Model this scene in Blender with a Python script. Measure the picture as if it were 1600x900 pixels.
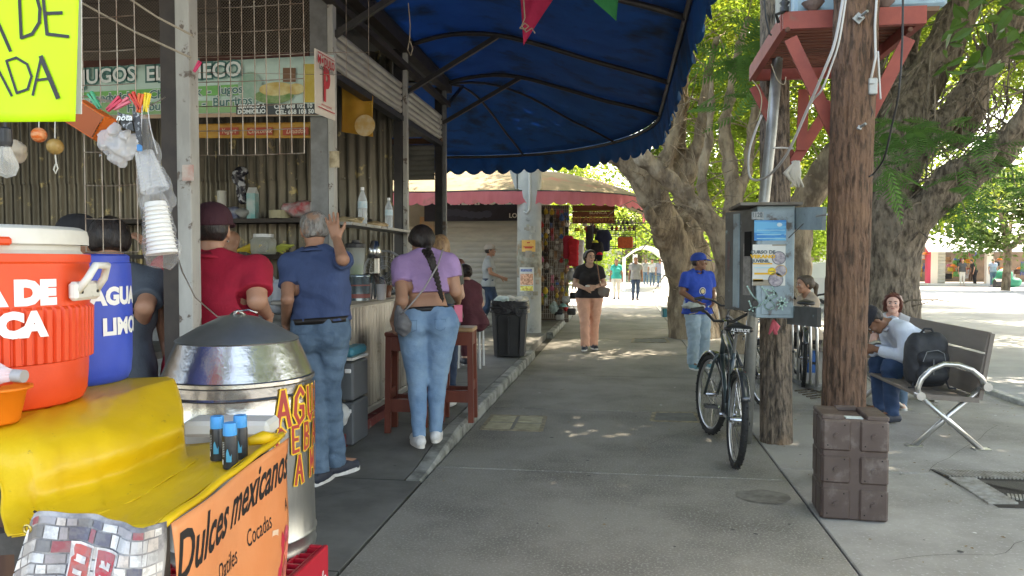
import bpy, math, random
import numpy as np
from mathutils import Vector, Matrix, noise as mnoise
random.seed(7); rng = np.random.default_rng(7)
sc = bpy.context.scene
for _o in list(bpy.data.objects): bpy.data.objects.remove(_o)
R = math.radians; PI = math.pi
# ------------------------------------------------------------- camera, sky, sun, exposure
CAM_H = 1.45; YAW = R(8.15); PITCH = R(1.957); F = 1200.0
cam = bpy.data.objects.new('camera', bpy.data.cameras.new('camera')); sc.collection.objects.link(cam); sc.camera = cam
cam.data.sensor_width = 36; cam.data.lens = 27; cam.data.clip_start = .05; cam.data.clip_end = 900
cam.location = (0, 0, CAM_H); cam.rotation_euler = (PI/2-PITCH, 0, YAW)
SUN_EL, SUN_AZ = R(62), R(38)          # azimuth from the street direction (+Y) towards +X
w = bpy.data.worlds.new('World'); sc.world = w; w.use_nodes = True
nt = w.node_tree; nt.nodes.clear()
sky = nt.nodes.new('ShaderNodeTexSky'); sky.sky_type = 'NISHITA'; sky.sun_disc = False
sky.sun_elevation = SUN_EL; sky.sun_rotation = SUN_AZ; sky.air_density = 1.2; sky.dust_density = 3.5; sky.ozone_density = .8
bg = nt.nodes.new('ShaderNodeBackground'); bg.inputs[1].default_value = .15
wo = nt.nodes.new('ShaderNodeOutputWorld'); nt.links.new(sky.outputs[0], bg.inputs[0]); nt.links.new(bg.outputs[0], wo.inputs[0])
sl = bpy.data.lights.new('sun', 'SUN'); sl.energy = 2.9; sl.angle = R(.55); sl.color = (1, .95, .86)
so = bpy.data.objects.new('sun', sl); sc.collection.objects.link(so)
sdir = Vector((math.sin(SUN_AZ)*math.cos(SUN_EL), math.cos(SUN_AZ)*math.cos(SUN_EL), math.sin(SUN_EL)))
so.rotation_euler = sdir.to_track_quat('Z', 'Y').to_euler(); so.location = (0, 0, 40)
sc.view_settings.view_transform = 'Standard'; sc.view_settings.look = 'None'
sc.view_settings.gamma = 1; sc.view_settings.exposure = 2.93
sc.view_settings.use_white_balance = True; sc.view_settings.white_balance_temperature = 7800; sc.view_settings.white_balance_tint = 12
sc.cycles.max_bounces = 8; sc.cycles.diffuse_bounces = 4; sc.cycles.transparent_max_bounces = 12
# ------------------------------------------------------------- points from measured bearings
_f = Vector((-math.sin(YAW)*math.cos(PITCH), math.cos(YAW)*math.cos(PITCH), -math.sin(PITCH)))
_r = Vector((math.cos(YAW), math.sin(YAW), 0)); _u = _r.cross(_f); CP = Vector((0, 0, CAM_H))
def D(u, v): return _f + _r*((u-800)/F) + _u*((450-v)/F)
def G(u, v, z=0.):                      # where that line of sight meets height z
    d = D(u, v); return CP + d*((z-CAM_H)/d.z)
def AY(u, v, Y):
    d = D(u, v); return CP + d*(Y/d.y)
def AX(u, v, X):
    d = D(u, v); return CP + d*(X/d.x)
def AC(u, v, dep): return CP + D(u, v)*dep
def UX(u, Y): return AY(u, 409, Y).x    # street-side coordinate of bearing u at distance Y
# ------------------------------------------------------------- mesh collector
V3 = Vector
class MB:
    def __init__(s): s.v = []; s.f = []; s.m = []; s.mi = 0
    def add(s, vs, fs):
        n = len(s.v); s.v += [tuple(x) for x in vs]; s.f += [tuple(i+n for i in f) for f in fs]; s.m += [s.mi]*len(fs); return s
    def box(s, c, d, rz=0, rx=0, ry=0, bev=0):
        M_ = Matrix.Rotation(rz, 3, 'Z') @ Matrix.Rotation(ry, 3, 'Y') @ Matrix.Rotation(rx, 3, 'X')
        c = V3(c); hx, hy, hz = d[0]/2, d[1]/2, d[2]/2
        if bev <= 0:
            vs = [c + M_ @ V3((x*hx, y*hy, z*hz)) for x in (-1, 1) for y in (-1, 1) for z in (-1, 1)]
            return s.add(vs, [(0,1,3,2),(4,6,7,5),(0,4,5,1),(2,3,7,6),(0,2,6,4),(1,5,7,3)])
        b = min(bev, hx*.9, hy*.9, hz*.9); vs = []; idx = {}
        for sx in (-1, 1):
            for sy in (-1, 1):
                for sz in (-1, 1):
                    for a in range(3):
                        p = [sx*(hx-b), sy*(hy-b), sz*(hz-b)]; p[a] += (sx, sy, sz)[a]*b
                        idx[(sx, sy, sz, a)] = len(vs); vs.append(c + M_ @ V3(p))
        fs = []
        for a in range(3):
            o1, o2 = (a+1) % 3, (a+2) % 3
            for sg in (-1, 1):
                q = []
                for e1, e2 in ((-1, -1), (1, -1), (1, 1), (-1, 1)):
                    k = [0, 0, 0]; k[a] = sg; k[o1] = e1; k[o2] = e2; q.append(idx[(*k, a)])
                fs.append(q if sg > 0 else q[::-1])
            for e1 in (-1, 1):
                for e2 in (-1, 1):
                    k0 = [0, 0, 0]; k0[o1] = e1; k0[o2] = e2; k1 = k0[:]; k0[a] = -1; k1[a] = 1
                    q = [idx[(*k0, o1)], idx[(*k1, o1)], idx[(*k1, o2)], idx[(*k0, o2)]]
                    fs.append(q if e1*e2 < 0 else q[::-1])
        for sx in (-1, 1):
            for sy in (-1, 1):
                for sz in (-1, 1):
                    t = [idx[(sx, sy, sz, a)] for a in range(3)]; fs.append(t if sx*sy*sz > 0 else t[::-1])
        return s.add(vs, fs)
    def tube(s, pts, r, n=8, cap=True, closed=False):
        pts = [V3(p) for p in pts]; k = len(pts); rs = r if isinstance(r, (list, tuple)) else [r]*k
        vs = []; prev = None
        for i, p in enumerate(pts):
            if closed: t = pts[(i+1) % k]-pts[i-1]
            else: t = pts[min(i+1, k-1)]-pts[max(i-1, 0)]
            t = t.normalized() if t.length > 1e-9 else V3((0, 0, 1))
            if prev is None:
                a = V3((0, 0, 1)) if abs(t.z) < .9 else V3((1, 0, 0)); x = t.cross(a).normalized()
            else:
                x = prev - t*prev.dot(t); x = x.normalized() if x.length > 1e-6 else t.orthogonal().normalized()
            prev = x; y = t.cross(x)
            for j in range(n):
                an = 2*PI*j/n; vs.append(p + (x*math.cos(an)+y*math.sin(an))*rs[i])
        fs = []; K = k if closed else k-1
        for i in range(K):
            i2 = (i+1) % k
            for j in range(n): fs.append((i*n+j, i*n+(j+1) % n, i2*n+(j+1) % n, i2*n+j))
        if cap and not closed: fs.append(tuple(range(n))[::-1]); fs.append(tuple((k-1)*n+j for j in range(n)))
        return s.add(vs, fs)
    def bar(s, a, b, wd, ht, up=(0, 0, 1)):
        a = V3(a); b = V3(b); t = (b-a).normalized(); u = V3(up)
        x = t.cross(u); x = x.normalized() if x.length > 1e-4 else V3((1, 0, 0)); y = x.cross(t)
        vs = [p + x*(wd/2*i) + y*(ht/2*j) for p in (a, b) for i, j in ((-1,-1),(1,-1),(1,1),(-1,1))]
        return s.add(vs, [(0,1,2,3),(7,6,5,4),(0,4,5,1),(1,5,6,2),(2,6,7,3),(3,7,4,0)])
    def lathe(s, prof, c=(0,0,0), n=24, a0=0, a1=2*PI, capt=False, capb=False, fn=None):
        c = V3(c); full = abs(a1-a0-2*PI) < 1e-6; m = n if full else n+1; vs = []
        for r, z in prof:
            for j in range(m):
                an = a0+(a1-a0)*j/n; rr = fn(r, z, an) if fn else r; vs.append(c+V3((rr*math.cos(an), rr*math.sin(an), z)))
        fs = []
        for i in range(len(prof)-1):
            for j in range(n): fs.append((i*m+j, i*m+(j+1) % m, (i+1)*m+(j+1) % m, (i+1)*m+j))
        if capb: fs.append(tuple(range(m))[::-1])
        if capt: fs.append(tuple((len(prof)-1)*m+j for j in range(m)))
        return s.add(vs, fs)
    def ball(s, c, r, n=10, k=6):
        r = r if isinstance(r, (tuple, list)) else (r, r, r); vs = []; fs = []
        for i in range(k+1):
            th = PI*i/k
            for j in range(n): vs.append((c[0]+r[0]*math.sin(th)*math.cos(2*PI*j/n), c[1]+r[1]*math.sin(th)*math.sin(2*PI*j/n), c[2]+r[2]*math.cos(th)))
        for i in range(k):
            for j in range(n): fs.append((i*n+j, (i+1)*n+j, (i+1)*n+(j+1) % n, i*n+(j+1) % n))
        return s.add(vs, fs)
    def grid(s, fn, nu, nv):
        vs = [fn(i/nu, j/nv) for j in range(nv+1) for i in range(nu+1)]
        return s.add(vs, [(j*(nu+1)+i, j*(nu+1)+i+1, (j+1)*(nu+1)+i+1, (j+1)*(nu+1)+i) for j in range(nv) for i in range(nu)])
    def poly(s, pts, th=0, nrm=None):      # flat outline, extruded by th along its normal
        pts = [V3(p) for p in pts]; n = len(pts)
        if nrm is None:
            nrm = V3((0, 0, 0))
            for i in range(n): nrm += pts[i].cross(pts[(i+1) % n])
            nrm.normalize()
        if th == 0: return s.add(pts, [tuple(range(n))])
        q = [p - V3(nrm)*th for p in pts]
        return s.add(pts+q, [tuple(range(n)), tuple(range(n, 2*n))[::-1]] + [(i, i+n, (i+1) % n+n, (i+1) % n) for i in range(n)])
    def build(s, name, mat, parent=None, smooth=False, local=False, **tags):
        me = bpy.data.meshes.new(name)
        off = V3((0, 0, 0)) if (parent is None or local) else gloc(parent)
        vs = s.v if off.length == 0 else [(x-off.x, y-off.y, z-off.z) for x, y, z in s.v]
        me.from_pydata(vs, [], s.f)
        for mm in (mat if isinstance(mat, (list, tuple)) else [mat]): me.materials.append(mm)
        if any(s.m): me.polygons.foreach_set('material_index', s.m)
        if smooth: me.shade_smooth() if smooth is True else me.shade_smooth()
        if smooth == 'auto':
            me.set_sharp_from_angle(angle=R(38))
        me.update()
        return link(name, me, parent, **tags)
def gloc(o):
    p = V3(o.location)
    while o.parent: o = o.parent; p += V3(o.location)
    return p
def link(name, me, parent=None, **tags):
    o = bpy.data.objects.new(name, me); sc.collection.objects.link(o)
    if parent: o.parent = parent
    for k, v_ in tags.items(): o[k] = v_
    return o
def thing(name, label, cat, loc=(0,0,0), rz=0, group=None):
    o = bpy.data.objects.new(name, None); sc.collection.objects.link(o); o.empty_display_size = .1
    o.location = loc; o.rotation_euler.z = rz; o['label'] = label; o['category'] = cat
    if group: o['group'] = group
    return o
def dup(o, loc=None, rz=None, label=None, parent=None):
    c = o.copy(); sc.collection.objects.link(c)
    if parent: c.parent = parent
    if loc is not None: c.location = loc
    if rz is not None: c.rotation_euler.z = rz
    if label: c['label'] = label
    for ch in list(o.children): dup(ch, parent=c)
    return c
# ------------------------------------------------------------- materials
MATS = {}
def M(name, col, rough=.6, metal=0, col2=None, ns=6, bump=0, bs=30, st=(1,1,1), tl=0, spec=.5, nd=5, lo=.35, hi=.65, bst=None, coat=0, alpha=1, trans=0, ior=1.45, emit=0, col3=None, ns3=2, lo3=.55, hi3=.7, bd=.01, wave=None, tlk=1):
    if name in MATS: return MATS[name]
    m = bpy.data.materials.new(name); m.use_nodes = True; t = m.node_tree; N = t.nodes; L = t.links
    b = N['Principled BSDF']; b.inputs['Roughness'].default_value = rough; b.inputs['Metallic'].default_value = metal
    b.inputs['Base Color'].default_value = (*col, 1); b.inputs['Specular IOR Level'].default_value = spec
    b.inputs['Coat Weight'].default_value = coat; b.inputs['Alpha'].default_value = alpha
    b.inputs['Transmission Weight'].default_value = trans; b.inputs['IOR'].default_value = ior
    if emit: b.inputs['Emission Color'].default_value = (*col, 1); b.inputs['Emission Strength'].default_value = emit
    def nz(scale, stretch, detail=nd):
        tc = N.new('ShaderNodeTexCoord'); mp = N.new('ShaderNodeMapping'); mp.inputs['Scale'].default_value = stretch
        n = N.new('ShaderNodeTexNoise'); n.inputs['Scale'].default_value = scale; n.inputs['Detail'].default_value = detail; n.inputs['Roughness'].default_value = .62
        L.new(tc.outputs['Object'], mp.inputs[0]); L.new(mp.outputs[0], n.inputs['Vector']); return n
    def mix(a_col, a_sock, b_col, fac):
        x = N.new('ShaderNodeMix'); x.data_type = 'RGBA'
        if a_sock: L.new(a_sock, x.inputs[6])
        else: x.inputs[6].default_value = (*a_col, 1)
        x.inputs[7].default_value = (*b_col, 1); L.new(fac, x.inputs[0]); return x.outputs[2]
    def ramp(sock, lo_, hi_):
        r = N.new('ShaderNodeMapRange'); r.inputs[1].default_value = lo_; r.inputs[2].default_value = hi_; L.new(sock, r.inputs[0]); return r.outputs[0]
    cs = None
    if col2 is not None: cs = mix(col, None, col2, ramp(nz(ns, st).outputs[0], lo, hi))
    if col3 is not None: cs = mix(col, cs, col3, ramp(nz(ns3, (1,1,1)).outputs[0], lo3, hi3))
    if cs: L.new(cs, b.inputs['Base Color'])
    if bump:
        bm = N.new('ShaderNodeBump'); bm.inputs['Strength'].default_value = min(1, bump); bm.inputs['Distance'].default_value = bd
        L.new(nz(bs, bst or st).outputs[0], bm.inputs['Height']); L.new(bm.outputs[0], b.inputs['Normal'])
    if tl:
        tr = N.new('ShaderNodeBsdfTranslucent'); ms = N.new('ShaderNodeMixShader'); ms.inputs[0].default_value = tl
        if cs:
            if tlk != 1:
                vm = N.new('ShaderNodeVectorMath'); vm.operation = 'MULTIPLY'; vm.inputs[1].default_value = (tlk, tlk, tlk*.7); L.new(cs, vm.inputs[0]); L.new(vm.outputs[0], tr.inputs[0])
            else: L.new(cs, tr.inputs[0])
        else: tr.inputs[0].default_value = (*[min(1, c*tlk) for c in col], 1)
        L.new(b.outputs[0], ms.inputs[1]); L.new(tr.outputs[0], ms.inputs[2]); L.new(ms.outputs[0], N['Material Output'].inputs[0])
    MATS[name] = m; return m
def glassy(name, col, alpha, rough=.15, edge=.55):   # thin clear plastic
    if name in MATS: return MATS[name]
    m = bpy.data.materials.new(name); m.use_nodes = True; t = m.node_tree; N = t.nodes; L = t.links; b = N['Principled BSDF']
    b.inputs['Base Color'].default_value = (*col, 1); b.inputs['Roughness'].default_value = rough
    tp = N.new('ShaderNodeBsdfTransparent'); ms = N.new('ShaderNodeMixShader'); fr = N.new('ShaderNodeLayerWeight'); fr.inputs[0].default_value = .35
    mr = N.new('ShaderNodeMapRange'); mr.inputs[3].default_value = alpha; mr.inputs[4].default_value = min(1, alpha+edge)
    L.new(fr.outputs['Facing'], mr.inputs[0]); L.new(mr.outputs[0], ms.inputs[0]); L.new(tp.outputs[0], ms.inputs[1]); L.new(b.outputs[0], ms.inputs[2])
    L.new(ms.outputs[0], N['Material Output'].inputs[0]); MATS[name] = m; return m
# ------------------------------------------------------------- lettering
def text_geo(s, size, bold=0, sx=1, shear=0):
    c = bpy.data.curves.new('t', 'FONT'); c.body = s; c.size = size; c.offset = bold; c.align_x = 'CENTER'; c.align_y = 'CENTER'; c.shear = shear; c.resolution_u = 3
    o = bpy.data.objects.new('t', c); me = bpy.data.meshes.new_from_object(o)
    vs = [(v.co.x*sx, v.co.y) for v in me.vertices]; fs = [tuple(p.vertices) for p in me.polygons]
    bpy.data.objects.remove(o); bpy.data.curves.remove(c); bpy.data.meshes.remove(me); return vs, fs
def letter(s, size, mat, parent, fn, bold=0, sx=1, shear=0, local=False, name='lettering', maxe=None):
    vs, fs = text_geo(s, size, bold, sx, shear)
    if maxe:                           # cut long triangles so that the letters can wrap a round thing
        for _ in range(4):
            out = []; done = True
            for f in fs:
                if len(f) > 3:
                    for k in range(1, len(f)-1): out.append((f[0], f[k], f[k+1]))
                    done = False; continue
                e = [(math.dist(vs[f[k]], vs[f[(k+1) % 3]]), k) for k in range(3)]; l, k = max(e)
                if l > maxe:
                    a, b, c = f[k], f[(k+1) % 3], f[(k+2) % 3]; n = len(vs); vs.append(((vs[a][0]+vs[b][0])/2, (vs[a][1]+vs[b][1])/2)); out += [(a, n, c), (n, b, c)]; done = False
                else: out.append(f)
            fs = out
            if done: break
    mb = MB(); mb.add([fn(x, y) for x, y in vs], fs); return mb.build(name, mat, parent, local=local)
def plane_fn(o, x, y, lift=.002):
    o = V3(o); x = V3(x).normalized(); y = V3(y).normalized(); n = x.cross(y)
    return lambda a, b: o + x*a + y*b + n*lift
def strokes(lines, wdt, fn, mb=None):   # hand lettering: ribbons along polylines in the plane of fn
    mb = mb or MB()
    for ln in lines:
        for (x0, y0), (x1, y1) in zip(ln, ln[1:]):
            l = math.hypot(x1-x0, y1-y0) or 1; nx, ny = -(y1-y0)/l*wdt/2, (x1-x0)/l*wdt/2; ex, ey = (x1-x0)/l*wdt*.3, (y1-y0)/l*wdt*.3
            q = [(x0-ex+nx, y0-ey+ny), (x0-ex-nx, y0-ey-ny), (x1+ex-nx, y1+ey-ny), (x1+ex+nx, y1+ey+ny)]
            mb.add([fn(*p) for p in q[::-1]], [(3, 2, 1, 0)])
    return mb
# ------------------------------------------------------------- blended volumes -> one smooth skin
class SDF:
    def __init__(s, vox=.01): s.vox = vox; s.p = []; s.cuts = []; s.w = 0
    def cap(s, a, b, ra, rb=None, k=.03, sub=False): s.p.append(('c', V3(a), V3(b), ra, ra if rb is None else rb, k, sub)); return s
    def ell(s, c, r, k=.03, rot=None, sub=False): s.p.append(('e', V3(c), tuple(r), rot, 0, k, sub)); return s
    def cut(s, p, n, near=None, rad=0): s.cuts.append((V3(p), V3(n).normalized(), near, rad)); return s   # keeps the side n points away from
    def mesh(s):
        vx = s.vox; lo = np.full(3, 1e9); hi = -lo
        for q in s.p:
            if q[6]: continue
            if q[0] == 'c':
                r = max(q[3], q[4])
                for e in (q[1], q[2]): lo = np.minimum(lo, np.array(e)-r); hi = np.maximum(hi, np.array(e)+r)
            else: r = max(q[2]); lo = np.minimum(lo, np.array(q[1])-r); hi = np.maximum(hi, np.array(q[1])+r)
        lo -= 3*vx+s.w; hi += 3*vx+s.w; n = np.ceil((hi-lo)/vx).astype(int)+1
        ax = [lo[i]+vx*np.arange(n[i]) for i in range(3)]; Fv = np.full(n, .5, np.float32)
        for typ, a, b, c, d, k, sub in s.p:
            if typ == 'c': r = max(c, d); l = np.minimum(a, b)-r; h = np.maximum(a, b)+r
            else: r = max(b); l = np.array(a)-r; h = np.array(a)+r
            pad = k*1.2+2.5*vx+s.w; i0 = np.clip(((l-pad-lo)/vx).astype(int), 0, n); i1 = np.clip(((h+pad-lo)/vx).astype(int)+2, 0, n)
            if (i1 <= i0).any(): continue
            X = ax[0][i0[0]:i1[0], None, None]; Y = ax[1][None, i0[1]:i1[1], None]; Z = ax[2][None, None, i0[2]:i1[2]]
            if typ == 'c':
                ba = np.array(b-a); l2 = float(ba@ba)+1e-12
                t = np.clip(((X-a.x)*ba[0]+(Y-a.y)*ba[1]+(Z-a.z)*ba[2])/l2, 0, 1)
                ds = np.sqrt((X-a.x-t*ba[0])**2+(Y-a.y-t*ba[1])**2+(Z-a.z-t*ba[2])**2)-(c+t*(d-c))
            else:
                x, y, z = X-a.x, Y-a.y, Z-a.z
                if c is not None: m = np.array(c.transposed()); x, y, z = m[0,0]*x+m[0,1]*y+m[0,2]*z, m[1,0]*x+m[1,1]*y+m[1,2]*z, m[2,0]*x+m[2,1]*y+m[2,2]*z
                ds = (np.sqrt((x/b[0])**2+(y/b[1])**2+(z/b[2])**2)-1)*min(b)
            sl_ = tuple(slice(i0[i], i1[i]) for i in range(3)); A = Fv[sl_]
            if sub: h_ = np.clip(.5-.5*(A+ds)/k, 0, 1); Fv[sl_] = A*(1-h_)-ds*h_+k*h_*(1-h_)
            else: h_ = np.clip(.5+.5*(A-ds)/k, 0, 1); Fv[sl_] = A*(1-h_)+ds*h_-k*h_*(1-h_)
        X = ax[0][:, None, None]; Y = ax[1][None, :, None]; Z = ax[2][None, None, :]
        if s.w:
            for fq, am in ((s.wf, 1), (s.wf*2.1, .5)):
                a1, a2, a3 = rng.uniform(0, 6, 3)
                wv = np.sin(fq*(X*.9+Z*.55)+a1+1.3*np.sin(fq*.45*(Y+Z)+a2))*np.sin(fq*(Y*.8-Z*.7)+a3+1.1*np.sin(fq*.5*(X-Z)+a1))
                Fv += (s.w*am*wv).astype(np.float32)
        for p, nn, near, rad in s.cuts:
            pl = (X-p.x)*nn.x+(Y-p.y)*nn.y+(Z-p.z)*nn.z
            if near is not None: pl = np.where((X-near[0])**2+(Y-near[1])**2+(Z-near[2])**2 < rad*rad, pl, -1)
            Fv = np.maximum(Fv, pl)
        return nets(Fv.astype(np.float32), lo, vx)
    def build(s, name, mat, parent, **tags):
        vs, fs = s.mesh(); me = bpy.data.meshes.new(name); nv, nf = len(vs), len(fs)
        off = V3((0, 0, 0)) if (parent is None or tags.pop('local', True)) else gloc(parent)
        me.vertices.add(nv); me.vertices.foreach_set('co', (vs-np.array(off)).astype(np.float32).ravel())
        me.loops.add(nf*4); me.loops.foreach_set('vertex_index', fs.ravel().astype(np.int32))
        me.polygons.add(nf); me.polygons.foreach_set('loop_start', np.arange(0, nf*4, 4, dtype=np.int32)); me.polygons.foreach_set('loop_total', np.full(nf, 4, np.int32))
        me.materials.append(mat); me.update(calc_edges=True); me.validate(); me.shade_smooth(); return link(name, me, parent, **tags)
def nets(Fv, lo, vx):
    ins = Fv < 0; c = ins[:-1,:-1,:-1].astype(np.int8); cnt = np.zeros_like(c)
    for i in (0, 1):
        for j in (0, 1):
            for k in (0, 1): cnt += ins[i:ins.shape[0]-1+i, j:ins.shape[1]-1+j, k:ins.shape[2]-1+k]
    act = (cnt > 0) & (cnt < 8); I, J, K = np.nonzero(act); nid = np.full(act.shape, -1, np.int64); nid[I, J, K] = np.arange(len(I))
    acc = np.zeros((len(I), 3)); num = np.zeros(len(I))
    corners = [(i, j, k) for i in (0, 1) for j in (0, 1) for k in (0, 1)]
    for a in corners:
        for ax_ in range(3):
            if a[ax_]: continue
            b = list(a); b[ax_] = 1
            fa = Fv[I+a[0], J+a[1], K+a[2]]; fb = Fv[I+b[0], J+b[1], K+b[2]]; m = (fa < 0) != (fb < 0)
            t = np.where(m, fa/(fa-fb+1e-20), 0); p = np.tile(np.array(a, float), (len(I), 1)); p[:, ax_] += t
            acc += p*m[:, None]; num += m
    V = (np.stack([I, J, K], 1)+acc/np.maximum(num, 1)[:, None])*vx+lo
    out = []
    def faces(m, d, s1, s2):
        ii = np.array(np.nonzero(m)).T
        ii = ii[(ii[:, s1] > 0) & (ii[:, s2] > 0) & (ii[:, s1] < nid.shape[s1]) & (ii[:, s2] < nid.shape[s2])]
        if not len(ii): return
        e1 = np.zeros(3, int); e1[s1] = 1; e2 = np.zeros(3, int); e2[s2] = 1
        q = [ii, ii-e1, ii-e1-e2, ii-e2]; q = np.stack([nid[x[:, 0], x[:, 1], x[:, 2]] for x in q], 1)
        fl = ins[ii[:, 0], ii[:, 1], ii[:, 2]]; q[~fl] = q[~fl][:, ::-1]; q = q[(q >= 0).all(1)]; out.append(q)
    faces(ins[:-1] != ins[1:], 0, 1, 2); faces(ins[:, :-1] != ins[:, 1:], 1, 2, 0); faces(ins[:, :, :-1] != ins[:, :, 1:], 2, 0, 1)
    return V, np.concatenate(out)
# ------------------------------------------------------------- people
SKIN = M('skin', (.42,.22,.14), .5, col2=(.36,.18,.11), ns=9, bump=.15, bs=90, bd=.003)
SKIN_D = M('skin_dark', (.26,.125,.075), .5, col2=(.21,.10,.06), ns=9, bump=.15, bs=90, bd=.003)
SKIN_L = M('skin_light', (.58,.35,.25), .5, col2=(.50,.28,.20), ns=9)
HAIR = M('hair_black', (.012,.009,.008), .42, col2=(.03,.02,.016), ns=60, st=(1,1,.15), bump=.7, bs=140, bst=(1,1,.12))
HAIR_G = M('hair_grey', (.34,.33,.31), .7, col2=(.12,.11,.10), ns=45, st=(1,1,.3), lo=.4, hi=.6, bump=1, bs=70, bst=(1,1,.25), bd=.012, col3=(.34,.20,.13), ns3=9, lo3=.55, hi3=.68)
HAIR_R = M('hair_auburn', (.14,.045,.03), .45, col2=(.07,.02,.015), ns=50, st=(1,1,.15), bump=.6, bs=120, bst=(1,1,.12))
HAIR_B = M('hair_blonde', (.42,.26,.13), .45, col2=(.2,.11,.06), ns=50, st=(1,1,.15), bump=.6, bs=120, bst=(1,1,.12))
DENIM = M('denim_blue', (.065,.115,.18), .8, col2=(.12,.19,.27), ns=7, bump=.6, bs=17, bst=(1,1,1.4), bd=.014)
DENIM_P = M('denim_pale', (.30,.40,.47), .8, col2=(.38,.47,.52), ns=8, bump=.6, bs=17, bst=(1,1,1.4), bd=.014)
DENIM_D = M('denim_dark', (.02,.035,.07), .8, col2=(.035,.06,.11), ns=8, bump=.6, bs=17, bst=(1,1,1.4), bd=.014)
DENIM_M = M('denim_mid', (.13,.235,.38), .8, col2=(.235,.36,.50), ns=4.5, bump=.6, bs=17, bst=(1,1,1.4), bd=.014)
WHITE_S = M('shoe_white', (.75,.74,.72), .5, col2=(.6,.58,.55), ns=20)
BLACK_S = M('shoe_dark', (.03,.035,.05), .6); DARK_EYE = M('eye_dark', (.02,.012,.01), .3); LIP = M('lip', (.36,.12,.10), .5)
BELT = M('belt', (.02,.017,.015), .4)
def cloth(name, col, k=.8, tl=0): return M(name, col, .85, col2=tuple(c*k for c in col), ns=7, bump=.6, bs=15, bst=(1,1,.7), bd=.016, tl=tl)
def hand(S, wr, d, n, curl=.5, sc_=1., flip=1, spread=.1):
    d = V3(d).normalized(); n = V3(n); n = (n-d*n.dot(d)).normalized(); sd = d.cross(n)*flip
    kn = wr+d*.085*sc_
    for q in (-.026, -.009, .009, .026): S.cap(wr+sd*q*.7*sc_+d*.012, kn+sd*q*sc_, .0155*sc_, .0125*sc_, .012)
    for q, ln in ((-.03, .062), (-.010, .076), (.010, .082), (.030, .074)):
        c1 = curl; dd = d+sd*(q*spread*40); dd.normalize(); p0 = kn+sd*q*sc_
        d1 = dd*math.cos(c1)+n*math.sin(c1); d2 = dd*math.cos(c1*2)+n*math.sin(c1*2)
        p1 = p0+d1*ln*.5*sc_; S.cap(p0, p1, .0098*sc_, .009*sc_, .004); S.cap(p1, p1+d2*ln*.5*sc_, .009*sc_, .0075*sc_, .004)
    t0 = wr+d*.025*sc_+sd*.03*sc_; td = (d*.75+sd*.7+n*.35*curl).normalized(); t1 = t0+td*.042*sc_
    S.cap(t0-td*.01, t1, .0145*sc_, .0105*sc_, .01); S.cap(t1, t1+(td*.9+d*.5+n*.5*curl).normalized()*.034*sc_, .0105*sc_, .0085*sc_, .004)
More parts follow.
